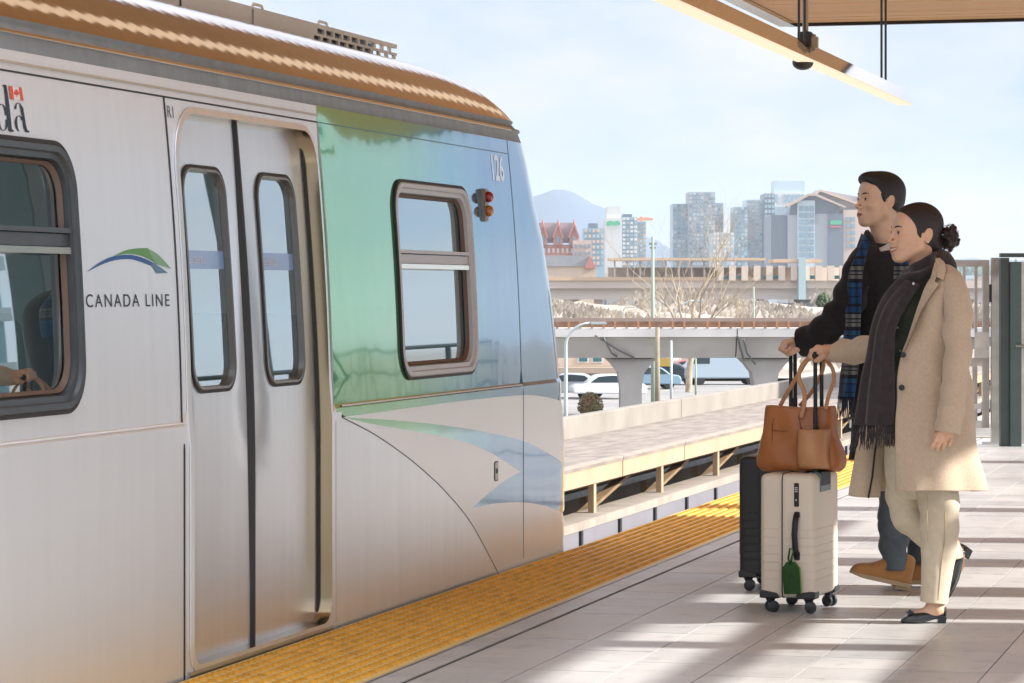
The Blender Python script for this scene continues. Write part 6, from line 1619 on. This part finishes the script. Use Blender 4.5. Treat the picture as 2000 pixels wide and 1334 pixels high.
# ---- coat
coat_m = cloth('coat_beige', (.60, .475, .345), .9, weave=260, bump=.22, noise=.06, nscale=90, sheen=.35)
lin = cloth('coat_lining', (.035, .028, .025), .6, sheen=0)
def ringc(v, near_x, back_x, far_x, far_hem_x=None, yn=-.16, yf=.17, mid=None):
    "open ring at height v: starts at the near front edge, goes round the back, ends at the far front edge (all u pixels)"
    m_ = mid or (near_x + back_x) / 2
    return [A(near_x, v, yn * .80), A(near_x + (back_x - near_x) * .25, v, yn * 1.04), A(m_, v, yn * 1.12), A(near_x + (back_x - near_x) * .78, v, yn * .92), A(back_x - 2, v, yn * .42), A(back_x, v, yf * .15), A(back_x - 12, v, yf * .72), A(m_ + 10, v, yf * 1.05), A(near_x + 10, v, yf * 1.04), A(far_x, v, yf * .80)]
secs = [ringc(959, 1751, 1919, 1662, yn=-.20, yf=.23), ringc(935, 1751, 1917, 1664, yn=-.198, yf=.225), ringc(880, 1751, 1909, 1676, yn=-.19, yf=.21), ringc(800, 1752, 1900, 1694, yn=-.175, yf=.19), ringc(730, 1755, 1892, 1708, yn=-.165, yf=.175), ringc(690, 1764, 1888, 1726, yn=-.162, yf=.172), ringc(640, 1782, 1888, 1735, yn=-.165, yf=.165), ringc(590, 1798, 1889, 1748, yn=-.172, yf=.165), ringc(556, 1812, 1880, 1764, yn=-.165, yf=.155), ringc(534, 1822, 1866, 1782, yn=-.135, yf=.125), ringc(516, 1826, 1846, 1800, yn=-.075, yf=.075)]
def coat_fold(a, b, p):
    k = max(0, 1 - b * 1.6); return k * (.013 * math.sin(a * 19 + 1.2 + b * 2) + .006 * math.sin(a * 43 + b * 5)) + .0045 * math.sin(b * 24 + a * 11 + 2 * math.sin(a * 7)) * (1 - k) + .006 * math.exp(-((b - .42) / .12) ** 2) * math.sin(a * 30 + b * 30)
loft('coat', secs, coat_m, wom, nu=90, nv=110, wr=.010, wsc=(9, 9, 5), fold=coat_fold, solid=.006, seed=3)
# shoulder cap and near sleeve
slv = [A(1846, 530, -.085), A(1858, 549, -.138), A(1866, 580, -.176), A(1871, 640, -.205), A(1869, 700, -.225), A(1861, 770, -.243), A(1849, 845, -.250)]
def slf(a, t, p): return .0045 * math.sin(t * 30 + 2.2 * math.sin(a + .6)) * math.exp(-((t - .45) / .18) ** 2) * 1.3 + .002 * math.sin(t * 60 + a * 2) * (t > .7)
tubeloft('coat_sleeve', slv, [(.026, .03), (.044, .045), (.051, .052), (.053, .050), (.051, .048), (.049, .046), (.046, .044)], coat_m, wom, n=36, nv=80, wr=.008, wsc=(12, 12, 8), fold=slf, solid=.005, seed=8)
# far sleeve reaching to the handle
slv2 = [A(1815, 548, .11), A(1793, 585, .15), A(1758, 640, .19), A(1722, 671, .24), A(1680, 684, .30), A(1645, 687, .35), A(1609, 687, .375)]
tubeloft('coat_sleeve', slv2, [(.045, .04), (.056, .05), (.056, .052), (.054, .050), (.052, .045), (.044, .038), (.028, .030)], coat_m, wom, n=32, nv=70, wr=.009, wsc=(14, 14, 14), fold=lambda a, t, p: .004 * math.sin(t * 38 + a) * (t > .5), solid=.005, seed=18)
# lapel and collar on the near side
def panel(name, pts, m, depth=.007, bev=.0025, y0=0):
    "cloth panel from (u, v, y) outline, thickened away from the camera"
    mb = MB(); n = len(pts); F_ = [Vector(A(*p)) for p in pts]; Bk = [q + Vector((0, depth, 0)) for q in F_]
    uvp_ = [Vector((q.x, q.z)) for q in F_]; a, b, c, orig, _, _ = delaunay_2d_cdt(uvp_, [(i, (i + 1) % n) for i in range(n)], [list(range(n))], 1, 1e-7)
    if len(a) == n:
        idx = [o_[0] if o_ else 0 for o_ in orig]; mb._a(F_, [[idx[i] for i in f] for f in c]); mb._a(Bk, [[idx[i] for i in f] for f in c])
    else: mb._a(F_, [tuple(range(n))]); mb._a(Bk, [tuple(range(n))])
    mb._a(F_ + Bk, [(i, (i + 1) % n, n + (i + 1) % n, n + i) for i in range(n)])
    return mb.build(name, m, wom, weld=True, bevel=bev)
panel('lapel', [(1764, 694, -.150), (1778, 655, -.175), (1800, 606, -.190), (1821, 572, -.198), (1834, 557, -.198), (1836, 556, -.199), (1826, 550, -.192), (1829, 540, -.182), (1840, 528, -.160), (1843, 516, -.13), (1836, 507, -.11), (1826, 512, -.122), (1817, 545, -.152), (1806, 562, -.160), (1792, 600, -.160), (1776, 650, -.152), (1768, 675, -.146)], coat_m, .008)
panel('collar', [(1829, 541, -.188), (1843, 547, -.192), (1848, 528, -.165), (1845, 512, -.13), (1835, 503, -.095), (1826, 507, -.115), (1832, 520, -.150)], coat_m, .008)
MB().tube([A(1765, 690, -.158), A(1790, 640, -.181), A(1812, 590, -.197), A(1833, 558, -.203)], .0016, 5).build('lapel_seam', mat('seam_beige', (.30, .22, .145), .9), wom)
MB().tube([A(*p) for p in ((1850, 532, -.125), (1843, 560, -.185), (1842, 600, -.205), (1846, 650, -.212), (1846, 690, -.205))], .0015, 5).build('armhole_seam', bpy.data.materials['seam_beige'], wom)
bt = mat('button_dark', (.015, .012, .012), .3)
for (u, v, y) in ((1764, 693, -.172), (1761, 757, -.168)):
    MB().tube([A(u, v, y), A(u, v, y - .006)], .0115, 20).build('button', bt, wom, bevel=.002)
MB().tube([A(1838, 730, -.193), A(1836, 748, -.193)], .003, 6).build('pocket_edge', coat_m, wom)
# far front flap seen through the opening, with the dark lining edge
loft('coat_flap', [[A(1657, 968, .14), A(1675, 971, .12), A(1700, 972, .13), A(1719, 972, .15)], [A(1665, 920, .14), A(1682, 920, .12), A(1703, 920, .13), A(1722, 920, .15)], [A(1674, 870, .14), A(1690, 870, .12), A(1708, 870, .13), A(1728, 870, .15)], [A(1690, 780, .13), A(1700, 780, .11), A(1716, 780, .12), A(1740, 780, .15)]], coat_m, wom, nu=24, nv=30, wr=.004)
MB().tube([A(1696, 973, .112), A(1704, 930, .112), A(1708, 890, .112), A(1712, 860, .112)], .004, 6).build('lining_edge', lin, wom)
# shirt
shirt_m = cloth('shirt_green', (.040, .055, .038), .75, weave=300, bump=.2, noise=.2, nscale=20, sheen=.1)
loft('shirt', [[A(1752, 870, .10), A(1748, 870, -.02), A(1764, 870, -.08), A(1800, 870, -.10)], [A(1750, 760, .10), A(1744, 760, -.02), A(1760, 760, -.085), A(1800, 760, -.10)], [A(1752, 640, .11), A(1744, 640, -.02), A(1768, 640, -.09), A(1815, 640, -.105)], [A(1760, 580, .10), A(1756, 580, -.02), A(1780, 580, -.09), A(1830, 580, -.10)], [A(1782, 535, .06), A(1775, 535, -.02), A(1800, 540, -.07), A(1830, 540, -.07)]], shirt_m, wom, nu=30, nv=50, wr=.010, wsc=(18, 18, 14), seed=5)
for v in (600, 640, 685): MB().sphere(A(1745 + (640 - v) * -.12 + 8, v, -.088), .0042, 10, 6).build('shirt_button', mat('button_grey', (.35, .35, .32), .3), wom)
MB().sphere(A(1784, 554, -.152), .0055, 12, 8).build('shirt_button', mat('button_pearl', (.75, .75, .72), .2), wom, smooth=True)
# ---- scarf
scarf_m = cloth('scarf_charcoal', (.042, .032, .034), .9, weave=240, bump=.4, noise=.18, nscale=40, sheen=.3)
neck = []
for k, (v, rx, ry, cu, tl) in enumerate(((508, .048, .060, 1800, .0), (522, .066, .078, 1797, .0), (540, .078, .092, 1790, 0), (556, .074, .092, 1786, 0), (570, .060, .080, 1780, 0))):
    ring = []
    for j in range(13):
        a = 2 * math.pi * j / 12; x, y, z = A(cu, v); ring.append((x + rx * math.cos(a), ry * math.sin(a), z + .030 * math.cos(a) * (1 - k * .12)))
    neck.append(ring)
loft('scarf_wrap', neck, scarf_m, wom, nu=60, nv=40, wr=.012, wsc=(14, 14, 34), closed=True, solid=.008, fold=lambda a, b, p: .009 * math.sin(b * 15 + math.sin(a * 6.28) * 2.4))
hang = [[A(1750, 545, -.09), A(1762, 545, -.128), A(1780, 552, -.138), A(1795, 558, -.138)], [A(1716, 590, -.07), A(1735, 590, -.145), A(1755, 590, -.150), A(1774, 592, -.145)], [A(1700, 640, -.06), A(1716, 640, -.140), A(1734, 640, -.150), A(1748, 640, -.135)], [A(1691, 700, -.05), A(1706, 700, -.135), A(1724, 700, -.150), A(1744, 700, -.135)], [A(1679, 760, -.04), A(1696, 760, -.125), A(1718, 760, -.145), A(1746, 760, -.130)], [A(1668, 830, -.03), A(1690, 830, -.110), A(1718, 830, -.135), A(1748, 828, -.130)]]
loft('scarf_tail', hang, scarf_m, wom, nu=50, nv=70, wr=.006, wsc=(14, 14, 6), solid=.006, fold=lambda a, b, p: .011 * math.sin(a * 17 + b * 2) * (.4 + .6 * b), seed=2)
mb = MB(); rb = random.Random(11)
for i in range(64):
    f = i / 63; x0 = 1667 + 81 * f; y0 = -.03 - .10 * math.sin(min(1, f * 1.5) * 1.57) - .004; ln = (40 + rb.uniform(-6, 14)) * (1.12 - .25 * f)
    d = rb.uniform(-5, 5) - 6 * (1 - f); p0 = A(x0, 826, y0); mb.tube([p0, A(x0 + d * .4 + rb.uniform(-1.5, 1.5), 826 + ln * .4, y0 + rb.uniform(-.004, .004)), A(x0 + d * .8 + rb.uniform(-2, 2), 826 + ln * .75, y0 + rb.uniform(-.006, .006)), A(x0 + d + rb.uniform(-1.5, 1.5), 826 + ln, y0)], [.0021, .0026, .0022, .0014], 5)
mb.build('scarf_fringe', scarf_m, wom, smooth=True)
# ---- trousers
tro_m = cloth('trousers_cream', (.68, .59, .44), .85, weave=320, bump=.1, noise=.06, nscale=30, sheen=.15)
tubeloft('trouser_leg', [A(1812, 880, -.06), A(1827, 940, -.068), A(1836, 980, -.07), A(1835, 1050, -.07), A(1829, 1110, -.07), A(1822, 1176, -.07)], [(.10, .09), (.085, .085), (.077, .080), (.068, .073), (.060, .067), (.054, .063)], tro_m, wom, n=48, nv=90, wr=.007, wsc=(11, 11, 5), fold=lambda a, t, p: .004 * math.sin(a * 3 + t * 5) + .003 * math.sin(t * 40) * math.exp(-((t - .5) / .2) ** 2), solid=.004)
MB().tube([A(*p) for p in ((1843, 968, -.151), (1846, 1010, -.149), (1844, 1060, -.142), (1838, 1110, -.136), (1832, 1172, -.130))], .0018, 5).build('crease_seam', mat('seam_cream', (.50, .40, .25), .9), wom)
MB().tube([A(*p) for p in ((1812, 968, -.151), (1811, 1010, -.149), (1812, 1060, -.142))], .0014, 5).build('crease_seam', bpy.data.materials['seam_cream'], wom)
tubeloft('trouser_leg', [A(1800, 850, .07), A(1776, 900, .075), A(1766, 960, .08), A(1776, 1005, .08), A(1812, 1042, .085), A(1850, 1072, .09), A(1858, 1092, .09)], [(.105, .09), (.088, .085), (.068, .078), (.064, .072), (.062, .068), (.052, .062), (.046, .058)], tro_m, wom, n=40, nv=80, wr=.009, wsc=(12, 12, 12), fold=lambda a, t, p: .006 * math.sin(t * 34 + a * 1.3) * math.exp(-((t - .55) / .16) ** 2), solid=.004, seed=9)
loft('trouser_hip', [[A(1735, 870, .12), A(1728, 870, 0), A(1745, 870, -.12), A(1800, 870, -.15), A(1850, 870, -.12)], [A(1736, 930, .12), A(1732, 930, .02), A(1760, 930, -.08), A(1800, 930, -.12), A(1850, 930, -.12)], [A(1740, 975, .12), A(1742, 975, .06), A(1765, 975, .0), A(1800, 975, -.06), A(1850, 975, -.08)]], tro_m, wom, nu=40, nv=30, wr=.005)
# ---- shoes
shoe_m = mat('shoe_black', (.020, .026, .030), .28, coat=.5, noise=.2, nscale=20)
def flat_shoe(T):
    "pump pointing to -x, sole at z=0, heel at x=+.10"
    g = empty('shoe', (0, 0, 0)); g.parent = wom; g.matrix_local = T
    secs_ = []
    # cross-sections from toe to heel: (x, half width, top height, floor z)
    for x, hw, tp, fl in ((-.128, .006, .010, .004), (-.120, .022, .018, .003), (-.098, .034, .028, .003), (-.065, .040, .036, .003), (-.035, .040, .040, .004), (.0, .036, .042, .010), (.04, .031, .044, .018), (.075, .028, .052, .022), (.098, .022, .058, .024), (.108, .006, .058, .026)):
        secs_.append([(x, -hw * .75, fl), (x, -hw, fl + (tp - fl) * .35), (x, -hw * .86, fl + (tp - fl) * .85), (x, -hw * .55 if x > -.05 else -hw * .3, tp), (x, hw * .55 if x > -.05 else hw * .3, tp), (x, hw * .86, fl + (tp - fl) * .85), (x, hw, fl + (tp - fl) * .35), (x, hw * .75, fl), (x, 0, fl - .001), (x, -hw * .75, fl)])
    rows = [catmull(s, 40) for s in secs_]; cols = np.stack(rows); Gg = np.stack([catmull(cols[:, j], 46) for j in range(40)], 1)
    # cut the throat opening: drop faces on top between x -.055 and .09
    vs_ = [tuple(q) for r in Gg for q in r]; fs_ = []
    for i in range(45):
        for j in range(39):
            c = (Gg[i, j] + Gg[i + 1, j + 1]) / 2; hwid = .026 * min(1, max(0, (c[0] + .062) / .03)) ** .5
            if c[0] > -.060 and c[2] > .030 and abs(c[1]) < hwid and c[0] < .098: continue
            fs_.append((i * 40 + j, i * 40 + j + 1, (i + 1) * 40 + j + 1, (i + 1) * 40 + j))
    mb = MB(); mb._a(vs_, fs_); mb.build('upper', shoe_m, g, smooth=True, solid=.003, weld=True)
    MB().prism([(.060, 0), (.103, 0), (.109, .024), (.062, .020)], 'y', -.024, .024).build('heel', shoe_m, g, bevel=.003)
    MB().box(-.105, -.066, -.030, .030, .037, .046, bev=.003).build('bow', shoe_m, g); MB().box(-.090, -.080, -.010, .010, .044, .052, bev=.002).build('bow_knot', shoe_m, g)
    return g
flat_shoe(Matrix.Translation((A(1808, 1213, -.07)[0], -.07, 0)) @ Matrix.Diagonal((.74, .85, 1.0, 1)))
px_ = Vector(A(1870, 1112, .085))
flat_shoe(Matrix.Translation(px_) @ Matrix.Rotation(math.radians(-64), 4, 'Y') @ Matrix.Translation((.0, 0, -.020)) @ Matrix.Diagonal((.90, .9, 1.1, 1)))

# ================================================================= the man
DM = 7800 / (1150 - HV); SM = DM / FPX; UM = 1745
pm_ = W(UM, 1150, DM)
man = empty('person', (pm_.x, pm_.y, 0), AL, 'man in black coat and blue plaid scarf walking behind the woman', 'person')
def B(u, v, y=0): return (((u - 1000) * (DM + y) - (UM - 1000) * DM) / FPX, y, EYE - (v - HV) * (DM + y) / FPX)
THm = head_T(Vector(B(1716, 391, .0)), math.radians(24), math.radians(-3), sc=1.0)
hm = head_field(.0022, False)
mbS = SDF((-.55, -.32, -.01), (.32, .32, 1.62), .009)
mbS.ell(B(1765, 590, 0), (.085, .13, .20), .05).ell(B(1765, 740, 0), (.08, .11, .18), .05).ell(B(1765, 850, 0), (.08, .11, .12), .05).cap(B(1728, 460, 0), B(1745, 540, 0), .055, .07, .03)
mbS.cap(B(1762, 880, -.07), B(1742, 1010, -.08), .06, .045, .03).cap(B(1742, 1010, -.08), B(1746, 1125, -.08), .045, .038, .03)
mbS.cap(B(1785, 880, .08), B(1796, 1010, .09), .06, .045, .03).cap(B(1796, 1010, .09), B(1796, 1120, .09), .045, .034, .03)
mbS.chain([B(1740, 520, -.05), B(1690, 520, -.12), B(1660, 575, -.14), B(1630, 625, -.14), B(1580, 672, -.07)], [.05, .042, .040, .036, .028], .03)
mbS.chain([B(1790, 520, .08), B(1830, 540, .15), B(1848, 640, .18), B(1838, 780, .18)], [.05, .04, .036, .03], .03)
mh = SDF((-.58, -.20, .94), (-.34, .12, 1.20), .0024)
wrm = Vector(B(1569, 673, -.06)); km = Vector(B(1548, 669, -.05)) + Vector((-.004, 0, .008))
mh.cap(Vector(B(1592, 668, -.08)), wrm, .030, .028, .01)
fgm = []
for i in range(4):
    s_ = (1, 1.04, 1.0, .88)[i]; fgm.append([(-.034 * s_, 0, -.010 * s_), (-.046 * s_, 0, -.034 * s_), (-.024 * s_, 0, -.052 * s_)])
mh.ell(wrm + Vector((-.052, 0, -.022)), (.026, .034, .024), .012)
hand_field(mh, wrm, km, (0, -1, .05), None, fgm, [wrm + Vector((-.010, -.034, -.006)), wrm + Vector((-.032, -.048, -.020)), wrm + Vector((-.054, -.046, -.034)), wrm + Vector((-.070, -.036, -.044))], wd=.084, th=.034, r=.0105)
sdf_obj('body', [(hm, THm), (mbS, None), (mh, None)], skin_m, man)
face_bits(man, THm, False, -1, hm)
# hair short at the sides, brushed up at the front
hh = SDF((-.15, -.10, -.10), (.13, .10, .17), .0025)
hh.ell((-.024, 0, .040), (.101, .0815, .087), .01).ell((.028, 0, .058), (.064, .062, .055), .035).ell((.052, .0, .088), (.044, .052, .030), .02)
hh.ell((-.052, 0, .0), (.066, .072, .060), .02)
for s in (-1, 1): hh.cap((.018, s * .068, .02), (.010, s * .071, -.008), .010, .004, .010)
hh.ell((.135, 0, -.028), (.112, .22, .120), .006, '-')
for s in (-1, 1): hh.ell((.080, s * .095, .020), (.040, .060, .074), .008, '-'); hh.ell((-.016, s * .098, -.016), (.022, .032, .034), .005, '-')
hh.ell((-.02, 0, -.12), (.11, .11, .062), .01, '-')
sdf_obj('hair', [(hh, THm)], hair_m, man, disp=lambda V: strands(V, .0022))
mb = MB(); rb = random.Random(6)
for i in range(260):
    x = rb.uniform(-.03, .070); y = rb.uniform(-.048, .048); d = Vector((rb.uniform(-.9, .35), rb.uniform(-.4, .4), rb.uniform(.15, .55))).normalized() * rb.uniform(.008, .016)
    zz = .113 - 4.5 * max(0, x - .045) ** 2 * 2.2 - 12 * y * y; c0 = Vector((x, y, zz))
    mb.tube([THm @ (c0 - d * .7), THm @ (c0 + d * .3), THm @ (c0 + d + Vector((-.003, 0, -.001)))], [.0013, .0010, .0004], 3, cap=False)
mb.build('hair_tufts', hair_m, man)
# coat
mc_ = cloth('coat_black', (.017, .015, .018), .9, weave=240, bump=.35, noise=.25, nscale=50, sheen=.15)
def ringm(v, lx_, rx_, yn, yf): 
    return [B(lx_ + (rx_ - lx_) * f, v, y) for f, y in ((.02, .02), (.0, -.03), (.06, yn * .7), (.25, yn * .98), (.5, yn), (.78, yn * .9), (.96, yn * .45), (1, 0), (.95, yf * .5), (.75, yf * .95), (.45, yf), (.2, yf * .95), (.05, yf * .6), (.02, .03))]
ms = [ringm(898, 1657, 1850, -.20, .20), ringm(860, 1661, 1850, -.2, .2), ringm(780, 1664, 1856, -.195, .195), ringm(700, 1668, 1858, -.19, .19), ringm(630, 1668, 1862, -.20, .20), ringm(570, 1660, 1868, -.20, .215), ringm(530, 1658, 1868, -.195, .215), ringm(503, 1664, 1858, -.165, .19), ringm(486, 1682, 1836, -.118, .13), ringm(476, 1700, 1812, -.080, .10)]
loft('coat', ms, mc_, man, nu=80, nv=80, wr=.012, wsc=(9, 9, 6), solid=.006, seed=4)
tubeloft('coat_sleeve', [B(1706, 494, -.085), B(1683, 518, -.125), B(1670, 556, -.145), B(1652, 600, -.150), B(1625, 636, -.135), B(1592, 662, -.09), B(1562, 670, -.06)], [(.045, .045), (.068, .062), (.070, .064), (.068, .062), (.066, .060), (.066, .058), (.060, .054)], mc_, man, n=36, nv=90, wr=.014, wsc=(13, 13, 13), fold=lambda a, t, p: .008 * math.sin(t * 34 + 1.4 * math.sin(a)) * (.35 + .65 * math.exp(-((t - .55) / .2) ** 2)), solid=.006, seed=14)
tubeloft('coat_sleeve', [B(1830, 520, .14), B(1850, 560, .19), B(1852, 640, .2), B(1846, 720, .19), B(1838, 790, .18)], [(.055, .05), (.066, .06), (.062, .06), (.056, .054), (.052, .05)], mc_, man, n=24, nv=50, wr=.010, solid=.005, seed=24)
def panelm(name, pts, m, depth=.010, bev=.003):
    mb = MB(); n = len(pts); F_ = [Vector(B(*p)) for p in pts]; Bk = [q + Vector((0, depth, 0)) for q in F_]
    mb._a(F_, [tuple(range(n))]); mb._a(Bk, [tuple(range(n))]); mb._a(F_ + Bk, [(i, (i + 1) % n, n + (i + 1) % n, n + i) for i in range(n)]); return mb.build(name, m, man, weld=True, bevel=bev)
loft('coat_collar', [[B(1684, 470, -.03), B(1690, 486, -.10), B(1702, 505, -.145), B(1712, 512, -.16)], [B(1690, 452, -.03), B(1697, 466, -.09), B(1709, 488, -.125), B(1722, 500, -.14)], [B(1696, 450, -.02), B(1703, 460, -.07), B(1714, 482, -.10), B(1728, 494, -.115)]], mc_, man, nu=20, nv=14, solid=.006)
loft('coat_front', [[B(1706, 500, -.165), B(1712, 560, -.205), B(1712, 640, -.205), B(1708, 720, -.2)], [B(1728, 490, -.155), B(1738, 560, -.21), B(1740, 640, -.21), B(1740, 720, -.2)], [B(1752, 490, -.14), B(1762, 560, -.205), B(1764, 640, -.21), B(1764, 720, -.2)]], mc_, man, nu=30, nv=14, solid=.006)
MB().sphere(B(1694, 560, -.212), .008, 12, 8).build('button', bt, man)
wsm = cloth('shirt_white', (.70, .69, .66), .7, weave=300)
loft('shirt_collar', [[B(1698, 492, -.05), B(1708, 500, -.125), B(1722, 497, -.140), B(1738, 490, -.135)], [B(1702, 476, -.05), B(1712, 485, -.095), B(1724, 482, -.110), B(1740, 472, -.110)]], wsm, man, nu=16, nv=8, solid=.004)
# plaid scarf: stripes follow the cloth length through the UV-like attribute built from height
pm = bpy.data.materials.new('scarf_plaid'); pm.use_nodes = True; t_ = pm.node_tree; b_ = t_.nodes['Principled BSDF']; b_.inputs['Roughness'].default_value = .9; b_.inputs['Sheen Weight'].default_value = .2; b_.inputs['Specular IOR Level'].default_value = .2
tc_ = t_.nodes.new('ShaderNodeTexCoord'); sx = t_.nodes.new('ShaderNodeSeparateXYZ'); t_.links.new(tc_.outputs['Object'], sx.inputs[0])
rp = t_.nodes.new('ShaderNodeValToRGB'); rp.color_ramp.interpolation = 'CONSTANT'
mr = t_.nodes.new('ShaderNodeMath'); mr.operation = 'MODULO'; mr.inputs[1].default_value = .205; t_.links.new(sx.outputs[2], mr.inputs[0])
md = t_.nodes.new('ShaderNodeMath'); md.operation = 'DIVIDE'; md.inputs[1].default_value = .205; t_.links.new(mr.outputs[0], md.inputs[0]); t_.links.new(md.outputs[0], rp.inputs[0])
navy, blue, gry, teal_ = (.010, .014, .035, 1), (.012, .065, .19, 1), (.17, .19, .19, 1), (.02, .09, .20, 1)
el = rp.color_ramp.elements; el[0].position = 0; el[0].color = navy; el[1].position = .06; el[1].color = blue
for pos, c in ((.20, navy), (.22, blue), (.38, navy), (.40, teal_), (.50, navy), (.58, gry), (.66, navy), (.68, gry), (.73, navy), (.76, gry), (.84, navy), (.88, blue)):
    e = el.new(pos); e.color = c
n3 = t_.nodes.new('ShaderNodeTexNoise'); n3.inputs['Scale'].default_value = 180; mx_ = t_.nodes.new('ShaderNodeMix'); mx_.data_type = 'RGBA'; mx_.blend_type = 'MULTIPLY'; mx_.inputs[0].default_value = .35
t_.links.new(tc_.outputs['Object'], n3.inputs['Vector']); t_.links.new(rp.outputs[0], mx_.inputs[6]); t_.links.new(n3.outputs['Color'], mx_.inputs[7])
# cross stripes darker, along the width
wv = t_.nodes.new('ShaderNodeMath'); wv.operation = 'SINE'; sc3 = t_.nodes.new('ShaderNodeMath'); sc3.operation = 'MULTIPLY'; sc3.inputs[1].default_value = 210; t_.links.new(sx.outputs[0], sc3.inputs[0]); t_.links.new(sc3.outputs[0], wv.inputs[0])
mr2 = t_.nodes.new('ShaderNodeMapRange'); mr2.inputs[1].default_value = -1; mr2.inputs[2].default_value = 1; mr2.inputs[3].default_value = .55; mr2.inputs[4].default_value = 1.25; t_.links.new(wv.outputs[0], mr2.inputs[0])
mx2 = t_.nodes.new('ShaderNodeVectorMath'); mx2.operation = 'SCALE'; t_.links.new(mx_.outputs[2], mx2.inputs[0]); t_.links.new(mr2.outputs[0], mx2.inputs['Scale']); t_.links.new(mx2.outputs[0], b_.inputs['Base Color'])
ps = [[B(1683, 456, -.06), B(1690, 462, -.11), B(1698, 470, -.14)], [B(1668, 490, -.11), B(1678, 495, -.16), B(1692, 500, -.19)], [B(1657, 530, -.15), B(1668, 532, -.215), B(1684, 535, -.235)], [B(1651, 580, -.16), B(1664, 580, -.235), B(1682, 580, -.245)], [B(1648, 640, -.15), B(1662, 640, -.245), B(1680, 640, -.250)], [B(1645, 700, -.14), B(1660, 700, -.245), B(1678, 700, -.250)], [B(1637, 775, -.13), B(1650, 775, -.235), B(1668, 775, -.245)]]
loft('scarf', ps, pm, man, nu=24, nv=70, wr=.006, wsc=(12, 12, 7), solid=.006, fold=lambda a, b, p: .004 * math.sin(a * 9 + b * 3))
loft('scarf_far_tail', [[B(1752, 470, -.11), B(1766, 480, -.12), B(1780, 490, -.11)], [B(1746, 520, -.19), B(1760, 520, -.215), B(1780, 525, -.2)], [B(1742, 600, -.22), B(1756, 600, -.23), B(1775, 600, -.22)]], pm, man, nu=14, nv=30, wr=.004, solid=.005)
mb = MB(); rb = random.Random(12)
for i in range(30):
    f = i / 29; x0 = 1637 + 31 * f; y0 = -.14 - .10 * math.sin(min(1, f * 1.4) * 1.57); ln = 44 + rb.uniform(-4, 6); mb.tube([B(x0, 773, y0), B(x0 + rb.uniform(-2, 2), 773 + ln * .5, y0), B(x0 + rb.uniform(-2, 2) - 1, 773 + ln, y0)], [.0020, .0022, .0014], 4)
mb.build('scarf_fringe', cloth('fringe_navy', (.012, .016, .04), .9), man, smooth=True)
# jeans and boots
jn = cloth('jeans_blue', (.10, .13, .155), .85, weave=420, bump=.25, noise=.25, nscale=12, sheen=.1)
tubeloft('trouser_leg', [B(1768, 870, -.08), B(1757, 940, -.082), B(1748, 1000, -.08), B(1746, 1050, -.08), B(1746, 1090, -.08), B(1746, 1112, -.08)], [(.10, .10), (.085, .085), (.073, .075), (.062, .066), (.055, .060), (.054, .058)], jn, man, n=36, nv=70, wr=.009, wsc=(12, 12, 12), fold=lambda a, t, p: .004 * math.sin(t * 40 + a) * (t > .6), solid=.004)
tubeloft('trouser_leg', [B(1785, 870, .08), B(1790, 940, .085), B(1796, 1000, .09), B(1799, 1050, .09), B(1797, 1085, .09), B(1795, 1100, .09)], [(.10, .10), (.085, .085), (.072, .075), (.060, .066), (.050, .058), (.048, .055)], jn, man, n=36, nv=60, wr=.009, wsc=(12, 12, 12), solid=.004, seed=6)
bo = cloth('boot_suede', (.47, .235, .085), .85, weave=160, bump=.15, noise=.12, nscale=14, sheen=.4); sol = mat('boot_sole', (.50, .38, .24), .7, noise=.1)
def boot(T):
    g = empty('boot', (0, 0, 0)); g.parent = man; g.matrix_local = T
    secs_ = []
    for x, hw, tp, fl in ((-.172, .010, .034, .020), (-.160, .034, .052, .014), (-.130, .046, .066, .012), (-.090, .049, .076, .012), (-.050, .045, .096, .014), (-.015, .042, .128, .016), (.02, .041, .150, .018), (.06, .039, .152, .018), (.095, .034, .146, .018), (.112, .012, .130, .022)):
        secs_.append([(x, 0, fl), (x, -hw * .9, fl), (x, -hw, fl + (tp - fl) * .3), (x, -hw * .90, fl + (tp - fl) * .7), (x, -hw * .5, tp - .004), (x, 0, tp), (x, hw * .5, tp - .004), (x, hw * .90, fl + (tp - fl) * .7), (x, hw, fl + (tp - fl) * .3), (x, hw * .9, fl), (x, 0, fl)])
    rows = [catmull(s, 36) for s in secs_]; cols = np.stack(rows); Gg = np.stack([catmull(cols[:, j], 40) for j in range(36)], 1)
    mb = MB(); mb.grid([[tuple(q) for q in r] for r in Gg]); mb.build('upper', bo, g, smooth=True, weld=True)
    out = [(-.178, 0), (-.170, -.026), (-.150, -.042), (-.11, -.051), (-.06, -.049), (0, -.044), (.06, -.042), (.10, -.036), (.118, -.014), (.118, .014), (.10, .036), (.06, .042), (0, .044), (-.06, .049), (-.11, .051), (-.150, .042), (-.170, .026)]
    o2 = [tuple(p) for p in catmull(out + [out[0]], 50)][:-1]
    def bend(x): return .012 * max(0, (-x - .10) / .08) ** 2
    mb = MB(); n = len(o2); lo = [(x, y, bend(x)) for x, y in o2]; hi = [(x * .985, y * .96, .020 + bend(x)) for x, y in o2]
    mb._a(lo + hi, [tuple(range(n))[::-1], tuple(range(n, 2 * n))] + [(i, (i + 1) % n, n + (i + 1) % n, n + i) for i in range(n)]); mb.build('sole', sol, g, bevel=.002)
    MB().box(.035, .116, -.038, .038, -.014, .001, bev=.004).build('heel', sol, g)
    return g
# near boot: heel down, toe lifted towards the camera-left
boot(Matrix.Translation((B(1752, 1150, -.08)[0], -.08, 0)) @ Matrix.Rotation(math.radians(4), 4, 'Z') @ Matrix.Rotation(math.radians(13), 4, 'Y') @ Matrix.Translation((-.055, 0, .022)) @ Matrix.Scale(.94, 4))
boot(Matrix.Translation((B(1795, 1140, .09)[0], .09, 0)) @ Matrix.Translation((0, 0, .013)) @ Matrix.Scale(.94, 4))
